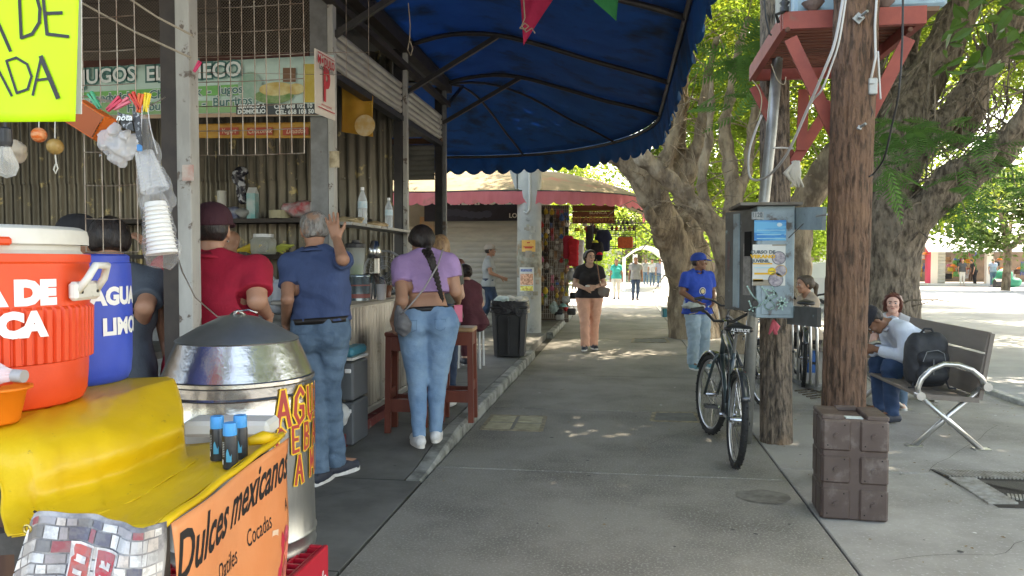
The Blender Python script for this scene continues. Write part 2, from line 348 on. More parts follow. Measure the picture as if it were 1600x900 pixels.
def person(label, loc, face, h=1.7, fem=False, P=None, skin=SKIN, shirt=None, pants=None, shoes=WHITE_S, hair=None, cap=None,
           lean=0, hp=0, hy=0, vox=.012, belly=0, wide=1., eyes=True, group=None, sole=None, belt=False, hand_opt=None, name='person', hip=None, roll=0):
    root = thing(name, label, 'person', loc, face, group); s = h/1.7; P = P or {}; ho = hand_opt or {}
    hz = P.get('hipz', .92); hf = P.get('hipy', 0.)
    base = V3((0, hf, hz))
    LR = Matrix.Rotation(roll, 3, 'Y') @ Matrix.Rotation(-lean, 3, 'X')
    def T(x, y, z): return (base + LR @ V3((x*wide, y, z-.92)))*s
    hw = hip if hip else (.1 if fem else .088)
    def J(k, d): return V3(P[k])*s if k in P else V3(d)*s
    sh = {}; el = {}; wr = {}; hj = {}; kn = {}; an = {}; toe = {}
    shw = .155 if fem else .185
    for sd, c in ((-1, 'l'), (1, 'r')):
        sh[c] = T(sd*shw, 0, 1.385 if not fem else 1.375)
        el[c] = J('e'+c, (sd*.235*wide, -.03, 1.12)) if 'e'+c in P or not lean else sh[c]+V3((sd*.05, .0, -.27))*s
        wr[c] = J('w'+c, (sd*.25*wide, .05, .88)) if 'w'+c in P or not lean else el[c]+V3((sd*.01, .06, -.24))*s
        hj[c] = V3((sd*hw*wide, hf, hz-.03))*s; kn[c] = J('k'+c, (sd*.095*wide, .02, .49)); an[c] = J('a'+c, (sd*.095*wide, -.01, .085))
        td = P.get('t'+c, (sd*.03, .15, -.035)); toe[c] = an[c]+V3(td)*s
    hb = T(0, .015, 1.455); HR = LR @ Matrix.Rotation(hy, 3, 'Z') @ Matrix.Rotation(-hp, 3, 'X')
    hs = s*(.96 if fem else 1)
    def H(x, y, z): return hb + HR @ (V3((x, y+.012, z+.135))*hs)
    # body: one continuous skin
    S = SDF(vox); q = .93
    def torso(S, o, top=True, k=.05):
        hr = .12 if fem else .105
        S.cap(T(-.075, 0, .95), T(.075, 0, .95), (hr+o)*s, k=k*s)
        S.cap(T(-.055, .005+belly*.35, 1.07), T(.055, .005+belly*.35, 1.07), ((.088 if fem else .1)+belly*.5+o)*s, k=k*s)
        S.cap(T(-.075, .0, 1.22), T(.075, .0, 1.22), ((.097 if fem else .112)+belly*.2+o)*s, k=k*s)
        S.cap(T(-.115, -.005, 1.345), T(.115, -.005, 1.345), ((.066 if fem else .082)+o)*s, k=k*s)
        if fem:
            for sx in (-1, 1): S.ell(T(sx*.075, .085, 1.25), [(.06+o)*s]*3, k=.04*s)
        if top:
            for sx in (-1, 1): S.cap(T(sx*.15, -.005, 1.385), T(sx*.03, -.01, 1.45), (.048+o*.6)*s, k=.04*s)
    def seat(S, o):
        for sx in (-1, 1): S.ell(T(sx*.068*wide, -.055, .90), [((.1 if fem else .088)+o)*s]*3, k=.03*s)
    torso(S, -.016); seat(S, -.016)
    S.cap(T(0, -.005, 1.42), H(0, -.01, -.05), .054*s*(.9 if fem else 1), k=.03*s)
    for c in 'lr':
        S.cap(sh[c], el[c], (.047 if fem else .052)*s*wide, .038*s*wide, k=.03*s); S.cap(el[c], wr[c], .040*s*wide, .0265*s, k=.012*s)
        S.cap(hj[c], kn[c], .078*s*wide, .05*s*wide, k=.03*s); S.cap(kn[c], an[c], .048*s*wide, .033*s, k=.02*s)
        S.cap(an[c], toe[c], .035*s, .028*s, k=.02*s)
        o = ho.get(c, {}); dd = V3(o['d']) if 'd' in o else (wr[c]-el[c]); nn = V3(o['n']) if 'n' in o else V3((1 if c == 'l' else -1, .2, 0))
        if vox < .014: hand(S, wr[c], dd, nn, o.get('curl', .5), s, o.get('flip', 1 if c == 'l' else -1), o.get('spread', .05))
        else: dd = dd.normalized(); S.cap(wr[c], wr[c]+dd*.10*s, .028*s, .03*s, k=.02); S.cap(wr[c]+dd*.1*s, wr[c]+(dd*.16+nn.normalized()*.03)*s, .026*s, .015*s, k=.02)
    # head
    S.cap(H(0, -.035, .035), H(0, .018, .04), .078*hs, .072*hs, k=.02); S.cap(H(0, .035, .0), H(0, .045, -.045), .053*hs, .042*hs, k=.03)
    for sx in (-1, 1):
        S.cap(H(sx*.035, -.005, -.04), H(sx*.018, .06, -.075), .028*hs, .02*hs, k=.03)
        S.ell(H(sx*.078, -.01, -.005), (.012*hs, .02*hs, .032*hs), k=.008, rot=HR)
        if vox < .014: S.ell(H(sx*.03, .098, .012), (.017*hs, .013*hs, .011*hs), k=.012, rot=HR, sub=True); S.ell(H(sx*.042, .072, -.018), (.02*hs,)*3, k=.02)
    S.cap(H(0, .085, .012), H(0, .108, -.022), .008*hs, .014*hs, k=.012)
    S.cap(H(-.016, .083, -.052), H(.016, .083, -.052), .011*hs, k=.01); S.ell(H(0, .072, -.088), (.02*hs,)*3, k=.02)
    body = S.build('body', skin, root)
    if eyes:
        for sx in (-1, 1):
            e = MB(); e.ball(H(sx*.030, .0835, .011), (.0135*hs, .0135*hs, .0095*hs), 10, 6); eo = e.build('eye', M('eye_white', (.42,.38,.35), .4), root, smooth=True, local=True)
            e = MB(); e.ball(H(sx*.030, .0925, .011), (.0068*hs,)*3, 8, 5); e.build('iris', DARK_EYE, eo, smooth=True, local=True)
            e = MB(); e.tube([H(sx*.012, .097, .032), H(sx*.03, .097, .037), H(sx*.048, .087, .032)], [.0035*hs, .0045*hs, .002*hs], 6); e.build('eyebrow', DARK_EYE if hair is None or hair.get('mat') is not HAIR_G else HAIR_G, root, local=True)
        e = MB(); e.tube([H(-.022, .0905, -.053), H(-.008, .0955, -.0495), H(0, .0955, -.051), H(.008, .0955, -.0495), H(.022, .0905, -.053)], [.003*hs, .0058*hs, .005*hs, .0058*hs, .003*hs], 6)
        e.build('mouth', LIP, root, smooth=True, local=True)
    # shirt
    if shirt:
        S = SDF(max(vox*.85, .008)); o = shirt.get('o', .012); torso(S, o, True); S.w = shirt.get('w', .003); S.wf = shirt.get('wf', 26)
        hem = shirt.get('hem', .88)
        if hem < .93: S.cap(T(-.085, 0, hem), T(.085, 0, hem), ((.125 if fem else .112)+belly*.3+o)*s, k=.05*s); seat(S, o*.8)
        sv = shirt.get('sl', .6)
        for c in 'lr':
            if sv > 0:
                f = min(sv, 1); e_ = sh[c].lerp(el[c], f); fl = shirt.get('flare', .009)
                S.cap(sh[c], e_, (.052+o*.7)*s*wide, (.046+o*.6+(fl if sv < 1 else 0)-.008*f)*s*wide, k=.022*s)
                if sv < 1: dr = (el[c]-sh[c]).normalized(); S.cut(e_, dr, tuple(e_+dr*.02*s), .078*s*wide)
                else:
                    f2 = min(1, sv-1); w_ = el[c].lerp(wr[c], f2); S.cap(el[c], w_, (.05+o*.4)*s, (.036+o*.5)*s, k=.02*s); dr = (wr[c]-el[c]).normalized(); S.cut(w_-dr*.005, dr, tuple(w_+dr*.05*s), .085*s)
        S.cut(T(0, 0, hem), LR @ V3((0, 0, -1)), tuple(T(0, 0, hem-.09)) if lean > .4 else None, .24*s)
        if shirt.get('cut', 1): S.cap(T(0, .03, 1.475), T(0, -.02, 1.56), shirt.get('neck', .07)*s, k=.01, sub=True)
        so_ = S.build('shirt', shirt['mat'], root)
        if shirt.get('collar'):
            e = MB(); cn = T(0, -.005, 1.45); pts = [cn + LR @ V3((.072*s*math.sin(a), -.072*s*math.cos(a)+(.02*s if abs(a) > 2 else 0), -.012*s*(abs(a)/3))) for a in np.linspace(-2.9, 2.9, 17)]
            up = LR @ V3((0, 0, .032*s)); vs = []
            for p in pts: out = (p-cn); out.z = 0; out.normalize(); vs += [p, p+up-out*.006, p+up*.15+out*.024]
            e.add(vs, [(3*i+a, 3*i+3+a, 3*i+4+a, 3*i+1+a) for i in range(16) for a in (0, 1)])
            cm = e.build('collar', shirt.get('cmat', shirt['mat']), root, smooth=True, local=True); sd_ = cm.modifiers.new('s', 'SOLIDIFY'); sd_.thickness = .003
    if pants:
        S = SDF(max(vox*.85, .008)); o = pants.get('o', .008); fl = pants.get('flare', .0); S.w = pants.get('w', .005); S.wf = 30; top = pants.get('top', 1.03)
        hr = .12 if fem else .107
        S.cap(T(-.07, 0, .95), T(.07, 0, .95), (hr+o)*s, k=.04*s); S.cap(T(-.06, 0.005, 1.04), T(.06, 0.005, 1.04), ((.098 if fem else .104)+belly*.25+o)*s, k=.04*s); seat(S, o)
        for c in 'lr':
            S.cap(hj[c]+V3((0, 0, .02*s)), kn[c], ((.098 if fem else .09)+o)*s*wide, (.06+o)*s*wide, k=.03*s); S.cap(kn[c], an[c]+V3((0, 0, -.02*s)), (.058+o)*s*wide, (.042+o+fl)*s, k=.02*s)
            S.ell(kn[c].lerp(an[c], .3)+V3((0, -.012, 0))*s, ((.058+o*.6)*s,)*3, k=.03*s)
            dr = (an[c]-kn[c]).normalized(); lf = pants.get('len', 1.); p_ = kn[c].lerp(an[c]+V3((0, 0, -.015*s)), lf); S.cut(p_, dr, tuple(p_+dr*.06*s), .12*s)
        S.cut(T(0, 0, top), LR @ V3((0, 0, 1)), tuple(T(0, 0, top+.09)) if lean > .4 else None, .24*s)
        S.build('trousers', pants['mat'], root)
        if pants.get('pockets'):
            for sx in (-1, 1):
                mb = MB(); c0 = T(sx*.078, -.055, .905); rr = ((.1 if fem else .088)+o)*s
                def pk(a, b): dv = V3((sx*.15+a, -1, b)).normalized(); return c0+dv*(rr+.006)
                w2 = .42; pts = [pk(-w2, .35), pk(w2, .38), pk(w2*.9, -.35), pk(0, -.55), pk(-w2*.9, -.35), pk(-w2, .35)]
                mb.tube(pts+[pk(w2, .38)], .0013*s, 4); mb.build('pocket_seam', M('denim_seam', (.055,.10,.17), .8), root, local=True)
        if belt:
            r_ = ((.104+belly*.25) if not fem else .108)*s+(.009+o)*s; mb = MB(); pts = []
            for a in np.linspace(0, 2*PI, 28, endpoint=False):
                x, y = math.cos(a), math.sin(a); pts.append(T((.058*(1 if x > 0 else -1)*min(1, abs(x)*2.)+r_/s*x*.97/wide), .004+r_/s*y, 1.012))
            upv = LR @ V3((0, 0, .019*s)); n = len(pts); mb.add([p+upv for p in pts]+[p-upv for p in pts], [(i, (i+1) % n, (i+1) % n+n, i+n) for i in range(n)])
            b_ = mb.build('belt', BELT, root, smooth=True, local=True); sm = b_.modifiers.new('s', 'SOLIDIFY'); sm.thickness = .006; sm.offset = 0
    if shoes:
        for c in 'lr':
            S = SDF(max(vox*.7, .007)); d = toe[c]-an[c]; d.z = 0; d.normalize(); z0 = P.get('floor', 0)*s if False else min(an['l'].z, an['r'].z)-.085*s
            az = an[c].z-.085*s; a_ = V3((an[c].x, an[c].y, az+.045*s)); hl = a_-d*.045*s; tt = a_+d*.155*s; tt.z -= .008*s
            if P.get('heel'+c): hl.z += P['heel'+c]*s
            S.cap(hl, a_+d*.06*s, .042*s, .045*s, k=.02); S.cap(a_+d*.05*s, tt, .045*s, .04*s, k=.03); S.cap(a_, a_+V3((0, 0, .04*s)), .042*s, k=.02)
            if not P.get('heel'+c): S.cut(V3((0, 0, az+.012*s)), (0, 0, -1))
            S.cut(a_+V3((0, 0, .05*s)), (0, 0, 1)); sh_ = S.build('shoe', shoes, root)
            if sole and not P.get('heel'+c):
                mb = MB(); out = [];
                sdv = V3((-d.y, d.x, 0))
                for a in np.linspace(0, 2*PI, 20, endpoint=False):
                    cx, cy = math.cos(a), math.sin(a); wdt = .048 if cx > -.2 else .043; out.append(V3((a_.x, a_.y, az))+d*(.055+.145*cx)*s+sdv*(wdt*abs(cy)**.8*(1 if cy > 0 else -1))*s)
                n = len(out); mb.add(out+[p+V3((0, 0, .026*s)) for p in out], [tuple(range(n))[::-1], tuple(range(n, 2*n))]+[(i, (i+1) % n, (i+1) % n+n, i+n) for i in range(n)])
                mb.build('sole', sole, sh_, local=True)
    if hair:
        S = SDF(max(vox*.7, .006)); st = hair.get('st', 'short'); r = hair.get('r', .006 if hair.get('st', 'short') == 'short' else .012); S.w = hair.get('w', .0018); S.wf = 60
        S.cap(H(0, -.038, .037), H(0, .018, .046), (.078+r)*hs, (.072+r)*hs, k=.02)
        S.cap(H(-.03, -.045, -.005), H(.03, -.045, -.005), (.05+r)*hs, k=.03)
        if st in ('short', 'none'): S.cut(H(0, -.04, -.052), HR @ V3((0, -.1, -1)))
        cutp = hair.get('front', .052); S.cut(H(0, cutp, .05), HR @ V3((0, 1, -.55)))
        if st == 'long':
            L_ = hair.get('len', .3)
            for sx in (-1, 1):
                S.cap(H(sx*.062, .0, .02), H(sx*.078, .01, -.1), .032*hs, .035*hs, k=.03); S.cap(H(sx*.078, .01, -.1), H(sx*.095, .035, -.1-L_*.5), .036*hs, .026*hs, k=.03)
            S.cap(H(0, -.07, .0), H(0, -.09, -.15), .06*hs, .06*hs, k=.04); S.cap(H(0, -.09, -.15), H(0, -.1, -.15-L_*.5), .065*hs, .035*hs, k=.04)
        if st == 'pony':
            S.cap(H(0, -.105, .02), H(0, -.15, -.03), .03*hs, .035*hs, k=.02); S.cap(H(0, -.15, -.03), H(0, -.14, -.16), .035*hs, .018*hs, k=.02)
        if st == 'bun': S.ell(H(0, -.12, .0), (.038*hs,)*3, k=.01)
        if st == 'back': S.cap(H(0, -.06, -.03), H(0, -.075, -.12), .05*hs, .04*hs, k=.04)
        ho_ = S.build('hair', hair['mat'], root)
        if hair.get('braid'):
            pts = [V3(p)*s for p in hair['braid']]; S = SDF(.006); N_ = 30
            def cr(t):
                t *= len(pts)-1; i = min(int(t), len(pts)-2); return pts[i].lerp(pts[i+1], t-i)
            for i in range(N_):
                t = i/N_; p = cr(t); tg = (cr(min(1, t+.05))-cr(max(0, t-.05))).normalized(); sdv = tg.cross(V3((0, 1, 0))).normalized(); sgn = 1 if i % 2 else -1; rr = .022*(1-.6*t)
                S.cap(p+sdv*sgn*rr*.9, p-sdv*sgn*rr*.3+tg*.028, rr*.85, rr*.55, k=.003)
            S.build('braid', hair['mat'], root)
    if cap:
        S = SDF(max(vox*.7, .006)); S.cap(H(0, -.036, .046), H(0, .018, .05), .095*hs, .09*hs, k=.02); S.ell(H(0, .0, .09), (.07*hs, .075*hs, .055*hs), k=.03, rot=HR); S.cut(H(0, 0, .03), HR @ V3((0, .06, -1))); co = S.build('cap', cap, root)
        if True:
            rb = HR; S = SDF(max(vox*.6, .006)); S.ell(H(0, .115, .04), (.07*hs, .075*hs, .011*hs), k=.01, rot=HR @ Matrix.Rotation(-.22, 3, 'X')); S.build('brim', cap, co)
    return root, dict(T=T, H=H, sh=sh, el=el, wr=wr, kn=kn, an=an, s=s)
# ------------------------------------------------------------- setting: ground, slabs, platform
CONC = M('concrete_walk', (.255,.24,.208), .88, col2=(.15,.14,.12), ns=1.3, lo=.40, hi=.66, bump=.55, bs=95, bst=(1,1,1), bd=.004, col3=(.33,.32,.285), ns3=75, lo3=.53, hi3=.62, nd=6)
CONC_R = M('concrete_plaza', (.36,.345,.32), .88, col2=(.23,.22,.20), ns=1.1, lo=.40, hi=.62, bump=.35, bs=60, bd=.003, col3=(.42,.42,.40), ns3=50, lo3=.56, hi3=.7, nd=6)
CONC_P = M('concrete_platform', (.19,.185,.165), .85, col2=(.11,.107,.095), ns=1.4, lo=.4, hi=.62, bump=.35, bs=50, bd=.003, nd=6)
KERB = M('kerb_concrete', (.33,.33,.30), .85, col2=(.14,.14,.125), ns=5, bump=.5, bs=35, lo=.42, hi=.62)
mb = MB(); mb.add([(-250,-60,-.06),(250,-60,-.06),(250,400,-.06),(-250,400,-.06)], [(0,1,2,3)]); mb.build('ground', M('ground', (.10,.10,.09), .9, col2=(.07,.07,.065), ns=.6), kind='structure')
mb = MB(); mb.add([(4.1,-20,-.03),(90,-20,-.03),(90,90,-.03),(4.1,90,-.03)], [(0,1,2,3)])
street = mb.build('street', M('street', (.33,.335,.335), .85, col2=(.25,.255,.255), ns=1.2, bump=.3, bs=40, bd=.004, nd=7), kind='structure')
mb = MB(); mb.add([(-60,26,-.03),(4.1,26,-.03),(4.1,90,-.03),(-60,90,-.03)], [(0,1,2,3)])
mb.build('plaza', M('plaza', (.40,.39,.37), .85, col2=(.33,.32,.30), ns=.8), kind='structure')
walk = thing('pavement', '', '', (0, 0, 0)); del walk['label']; del walk['category']; walk['kind'] = 'structure'
ys = [-3.2,-.9,1.5,3.35,5.26,7.5,9.75,12.1,14.5,17,19.5,22,24,26]
def slab(x0, x1, y0, y1, mat, parent, g=.006, z=0):
    mb = MB(); mb.box(((x0+x1)/2, (y0+y1)/2, z-.05), (x1-x0-2*g, y1-y0-2*g, .1), bev=.006); return mb.build('slab', mat, parent)
for a, b in zip(ys, ys[1:]):
    slab(-1.30, 1.10, a, b, CONC, walk); slab(1.10, 4.0, a+.3, b+.3, CONC_R, walk)
mb = MB(); mb.add([(-1.3,-3,-.022),(4.1,-3,-.022),(4.1,26,-.022),(-1.3,26,-.022)], [(0,1,2,3)]); mb.build('joint_bed', M('joint_dirt', (.035,.035,.03), .95), walk)
mb = MB()
for i in range(12): mb.box((4.06, -1+i*2.4, -.01), (.10, 2.38, .10), bev=.01)
mb.build('street_edge', M('edge_white', (.5,.5,.48), .8, col2=(.3,.3,.28), ns=9), kind='structure')
def zp(Y): t = min(1, max(0, (Y-4.9)/1.3)); return .1*t*t*(3-2*t)
plat = thing('platform', '', '', (0, 0, 0)); del plat['label']; del plat['category']; plat['kind'] = 'structure'
xs = [-9.5,-7,-4.6,-1.42]; ysp = [-3.2,1.0,3.4,4.9,6.2,8.4,11,13.6,16,20.2]
for xa, xb in zip(xs, xs[1:]):
    for a, b in zip(ysp, ysp[1:]):
        n = 6 if 4.8 < (a+b)/2 < 6.2 else 1; mb = MB(); g = .005; xe = xb+(.115 if xb > -2 and b < 5 else 0)
        mb.grid(lambda u, v: (xa+g+(xe-xa-2*g)*u, a+g+(b-a-2*g)*v, zp(a+(b-a)*v)), 1, n)
        mb.grid(lambda u, v: (xe-g, a+g+(b-a-2*g)*v, zp(a+(b-a)*v)*(1-u)-.05*u), 1, n); mb.build('slab', CONC_P, plat)
mb = MB(); mb.add([(-9.5,-3,-.02),(-1.31,-3,-.02),(-1.31,21,-.02),(-9.5,21,-.02)], [(0,1,2,3)]); mb.build('joint_bed', M('joint_dirt', (.035,.035,.03), .95), plat)
kerb = thing('kerb', '', '', (0, 0, 0)); del kerb['label']; del kerb['category']; kerb['kind'] = 'structure'
for y0, y1 in [(4.9,6.2),(6.2,7.6),(7.6,9.1),(9.1,10.5),(10.5,11.6),(14.6,16.4),(16.4,18.2),(18.2,20.2)]:
    mb = MB(); n = 8; pr = lambda Y: [(-1.415, zp(Y)+.002), (-1.325, zp(Y)+.002), (-1.305, zp(Y)-.016), (-1.300, -.04)]
    mb.grid(lambda u, v: (lambda Y, q: (q[0]+.004*mnoise.noise((Y*3, q[1]*20, 1)), Y, q[1]))(y0+.005+(y1-y0-.01)*v, pr(y0+(y1-y0)*v)[min(3, int(round(u*3)))]), 3, n)
    mb.add([(-1.415, y0+.005, -.04), (-1.3, y0+.005, -.04), (-1.325, y0+.005, zp(y0)), (-1.415, y0+.005, zp(y0))], [(0,1,2,3)]); mb.build('kerb_stone', KERB, kerb)
# covers, gratings, stains
def cover(pts, label, inner=True):
    c = sum((V3(p) for p in pts), V3())/4; t = thing('utility_cover', label, 'utility cover', (c.x, c.y, 0))
    P_ = [V3((p[0], p[1], .003)) for p in pts]; mb = MB()
    for i in range(4): mb.bar(P_[i], P_[(i+1) % 4], .035, .008)
    mb.build('frame', M('cover_rim', (.16,.13,.09), .8, 0, col2=(.34,.29,.19), ns=12), t)
    nx = 2 if inner else 1
    for i in range(nx):
        for j in range(2 if inner else 1):
            n2 = 2 if inner else 1
            def q(a, b): return P_[0].lerp(P_[1], a).lerp(P_[3].lerp(P_[2], a), b)
            a0, a1, b0, b1 = (i+.07)/nx, (i+.93)/nx, (j+.1)/n2, (j+.9)/n2; mb = MB()
            mb.poly([q(a0, b0)+V3((0,0,.004)), q(a1, b0)+V3((0,0,.004)), q(a1, b1)+V3((0,0,.004)), q(a0, b1)+V3((0,0,.004))], .02)
            mb.build('plate', M('cover_plate', (.46,.41,.27), .85, 0, col2=(.30,.27,.18), ns=9, bump=.4, bs=60) if inner else M('cover_plate_grey', (.18,.18,.165), .85, col2=(.12,.12,.11), ns=7, bump=.3), t)
    return t
cover([G(752,671), G(845,674), G(852,651), G(770,649)], 'rusty tan metal cover in four plates set in the walkway near the kerb')
cover([G(1018,658), G(1096,660), G(1085,645), G(1022,645)], 'grey concrete utility cover set flush in the walkway beside the bicycle', False)
cover([G(987,535), G(1046,536), G(1040,529), G(990,529)], 'small dark cover in the walkway between the walking woman and the vendor', False)
dr = thing('drain_grate', 'long steel slotted drain grate framing a sunken square beside the brown crate', 'drain grate', G(1540,762))
def bars(pa, pb, pc, pd, n, nm='grate_bars'):   # quad a-b (near) d-c (far), bars across
    mb = MB()
    for i in range(n):
        t = (i+.5)/n; a = V3(pa).lerp(V3(pb), t); b = V3(pd).lerp(V3(pc), t); a.z = b.z = .006; mb.bar(a, b, .013, .016)
    o = mb.build(nm, M('grate_steel', (.36,.35,.32), .6, .1, col2=(.2,.18,.15), ns=14), dr); o['kind'] = 'stuff'
A_, B_, C_, D_ = G(1456,735), G(1640,742), G(1660,752), G(1482,746); bars(D_, C_, B_, A_, 30)
bars(G(1482,748), G(1545,789), G(1592,789), G(1522,748), 20); bars(G(1575,780), G(1660,792), G(1660,781), G(1572,774), 14)
mb = MB(); mb.poly([G(1520,750,.002), G(1660,755,.002), G(1670,781,.002), G(1572,775,.002)]); mb.build('sunken_cover', M('sunk', (.12,.11,.09), .85, col2=(.08,.075,.065), ns=5), dr)
mb = MB(); mb.poly([G(1452,733,.002), G(1650,740,.002), G(1680,797,.002), G(1560,793,.002)]); mb.build('frame', M('grate_pit', (.035,.03,.026), .9), dr)
def blot(c, rx, ry, name, mat, seed):
    mb = MB(); n = 28; pts = []
    for i in range(n):
        a = 2*PI*i/n; k = 1+.22*mnoise.noise((math.cos(a)*1.5, math.sin(a)*1.5, seed)); pts.append((c.x+rx*k*math.cos(a), c.y+ry*k*math.sin(a), .003))
    mb.poly(pts, nrm=(0,0,1)); return mb.build(name, mat, kind='structure')
blot(G(1192,776), .17, .14, 'stain', M('stain', (.125,.117,.10), .7, col2=(.20,.19,.165), ns=9, lo=.42, hi=.6), 3)
for k in range(150):                    # scraps and gum marks
    x, y = rng.uniform(-2.0, 3.6), rng.uniform(2.2, 13); z = zp(y)+.002 if x < -1.42 else .001
    if -1.45 < x < -1.28: continue
    mb = MB(); n = 7; r0 = rng.uniform(.006, .018); mb.poly([(x+r0*math.cos(a)*rng.uniform(.6, 1.2), y+r0*math.sin(a)*rng.uniform(.6, 1.2), z+.002) for a in np.linspace(0, 2*PI, n, endpoint=False)], nrm=(0,0,1))
    li = k < 14
    if k < 14: tg = dict(label='small pale scrap of litter lying on the pavement', category='litter', group='scraps of litter on the pavement')
    else: tg = dict(kind='structure')
    mb.build('litter' if li else 'gum_mark', M('scrap', (.6,.6,.56), .8) if li else M('gum', (.06,.06,.055), .7), **tg)
# ------------------------------------------------------------- kiosk 1 (juice stall)
PX = -2.1; PYs = [1.55, 3.45, 5.40, 7.30, 8.95]
GREY = M('paint_grey', (.20,.205,.20), .5, col2=(.13,.13,.125), ns=9, bump=.15, bs=25, col3=(.09,.06,.04), ns3=6, lo3=.62, hi3=.68)
GREYL = M('paint_pale', (.42,.41,.37), .55, col2=(.28,.27,.24), ns=7, st=(1,1,.3), col3=(.12,.09,.07), ns3=14, lo3=.6, hi3=.66)
DBR = M('paint_dark_brown', (.028,.021,.018), .6, col2=(.05,.038,.03), ns=8)
BLKP = M('paint_black', (.018,.018,.02), .45, col2=(.035,.032,.03), ns=10)
k1 = thing('juice_kiosk', 'open sided juice kiosk with steel posts under the blue awning', 'kiosk', (PX-2, 6, 0))
def kpart(mb, name, mat, **kw): return mb.build(name, mat, k1, **kw)
for i, Y in enumerate(PYs):
    z0 = zp(Y); mb = MB(); 
    if i == 1:
        xa_, xb_, xc_ = UX(253, Y-.06), UX(278, Y-.06), UX(300, Y-.06); mb.box(((xa_+xb_)/2, Y, (z0+3.5)/2), (xb_-xa_, .10, 3.5-z0)); kpart(mb, 'post', DBR)
        mb = MB(); mb.box(((xb_+xc_)/2, Y-.02, (z0+3.5)/2), (xc_-xb_, .08, 3.5-z0), bev=.004); kpart(mb, 'post_flange', GREYL)
    elif i == 2:
        mb.box((PX-.075, Y, (z0+3.5)/2), (.13, .12, 3.5-z0)); kpart(mb, 'post', GREY); mb = MB(); mb.box((PX+.015, Y-.03, (z0+3.5)/2), (.04, .07, 3.5-z0)); kpart(mb, 'post_flange', GREYL)
    else:
        mb.box((PX-.05, Y, (z0+3.5)/2), (.085, .13, 3.5-z0)); kpart(mb, 'post', BLKP if i > 2 else DBR); mb = MB(); mb.box((PX+.018, Y-.03, (z0+3.5)/2), (.04, .06, 3.5-z0)); kpart(mb, 'post_flange', GREYL if i == 3 else GREY)
for z, h_, d_ in ((3.52, .12, .10), (3.32, .05, .07)):
    mb = MB(); mb.box((PX+.03, 4.7, z), (d_, 8.7, h_)); kpart(mb, 'header_beam', DBR)
mb = MB(); mb.box((PX-3.2, 4.6, 3.64), (6.4, 9.2, .08)); kpart(mb, 'roof', M('roof_sheet', (.10,.095,.09), .7))
def corr(mb, p0, p1, z0, z1, pitch, dep, horiz=False, per=8):   # corrugated sheet between two plan points
    p0 = V3((*p0, 0)); p1 = V3((*p1, 0)); L_ = (p1-p0).length; t = (p1-p0)/L_; n = V3((t.y, -t.x, 0))
    if not horiz:
        N_ = int(L_/pitch*per); mb.grid(lambda u, v: p0+t*L_*u+n*(dep*math.sin(2*PI*L_*u/pitch)+.004*mnoise.noise((u*9, v*3, 0)))+V3((0, 0, z0+(z1-z0)*v)), N_, 1)
    else:
        N_ = max(4, int((z1-z0)/pitch*per)); mb.grid(lambda u, v: p0+t*L_*u+n*(dep*abs(math.sin(PI*(z1-z0)*v/pitch))**.6)+V3((0, 0, z0+(z1-z0)*v)), 1, N_)
    return mb
SHUT = M('shutter_slats', (.42,.40,.35), .5, .3, col2=(.28,.26,.22), ns=3, st=(1,1,6), bump=.1)
for a, b in ((5.47,7.23),(7.37,8.88)):
    mb = MB(); corr(mb, (PX-.02, a), (PX-.02, b), 2.88, 3.18, .06, .02, True); o = kpart(mb, 'rolled_shutter', SHUT, smooth=True)
    mb = MB(); mb.box((PX-.03, (a+b)/2, 2.83), (.08, b-a, .05)); kpart(mb, 'shutter_rail', BLKP)
CORR = M('corrugated_dark', (.155,.138,.105), .36, .6, col2=(.08,.072,.055), ns=3.5, st=(1,1,.25), col3=(.36,.29,.14), ns3=5.5, lo3=.60, hi3=.66, bump=.15, bs=20)  # lighter upright streaks put the sheet's gleams into its colour
for za, zb, off in ((.1, 2.28, 0), (2.26, 3.5, -.012)):
    mb = MB(); corr(mb, (-9.3, 7.30+off), (PX-.12, 7.30+off), za, zb, .105, .019); kpart(mb, 'wall_sheet', CORR, smooth=True)
mb = MB()
for z in (.5, 1.3, 2.27): 
    for i in range(26): mb.ball((-8.7+i*.25, 7.268, z), .008, 6, 4)
kpart(mb, 'sheet_screws', M('screw', (.35,.34,.3), .4, .8), kind='stuff')
mb = MB(); mb.box((-9.35, 4, 1.8), (.1, 9, 3.6)); kpart(mb, 'side_wall', M('inner_wall', (.13,.12,.10), .8, col2=(.07,.065,.055), ns=3))
mb = MB(); corr(mb, (-5.0, 8.92), (PX-.1, 8.92), 2.42, 2.84, .06, .018, True); kpart(mb, 'end_shutter', M('shutter_grey', (.22,.22,.19), .55, .2, col2=(.15,.15,.13), ns=4), smooth=True)
mb = MB(); mb.box((-3.5, 8.86, 2.87), (2.8, .08, .06)); kpart(mb, 'end_beam', M('wood_beam', (.18,.09,.04), .7, col2=(.10,.05,.025), ns=8, st=(.2,1,1)))
mb = MB(); mb.box((-3.5, 8.80, 3.02), (2.8, .04, .22)); kpart(mb, 'end_fascia', M('fascia_pale', (.40,.38,.32), .7, col2=(.25,.24,.2), ns=5))
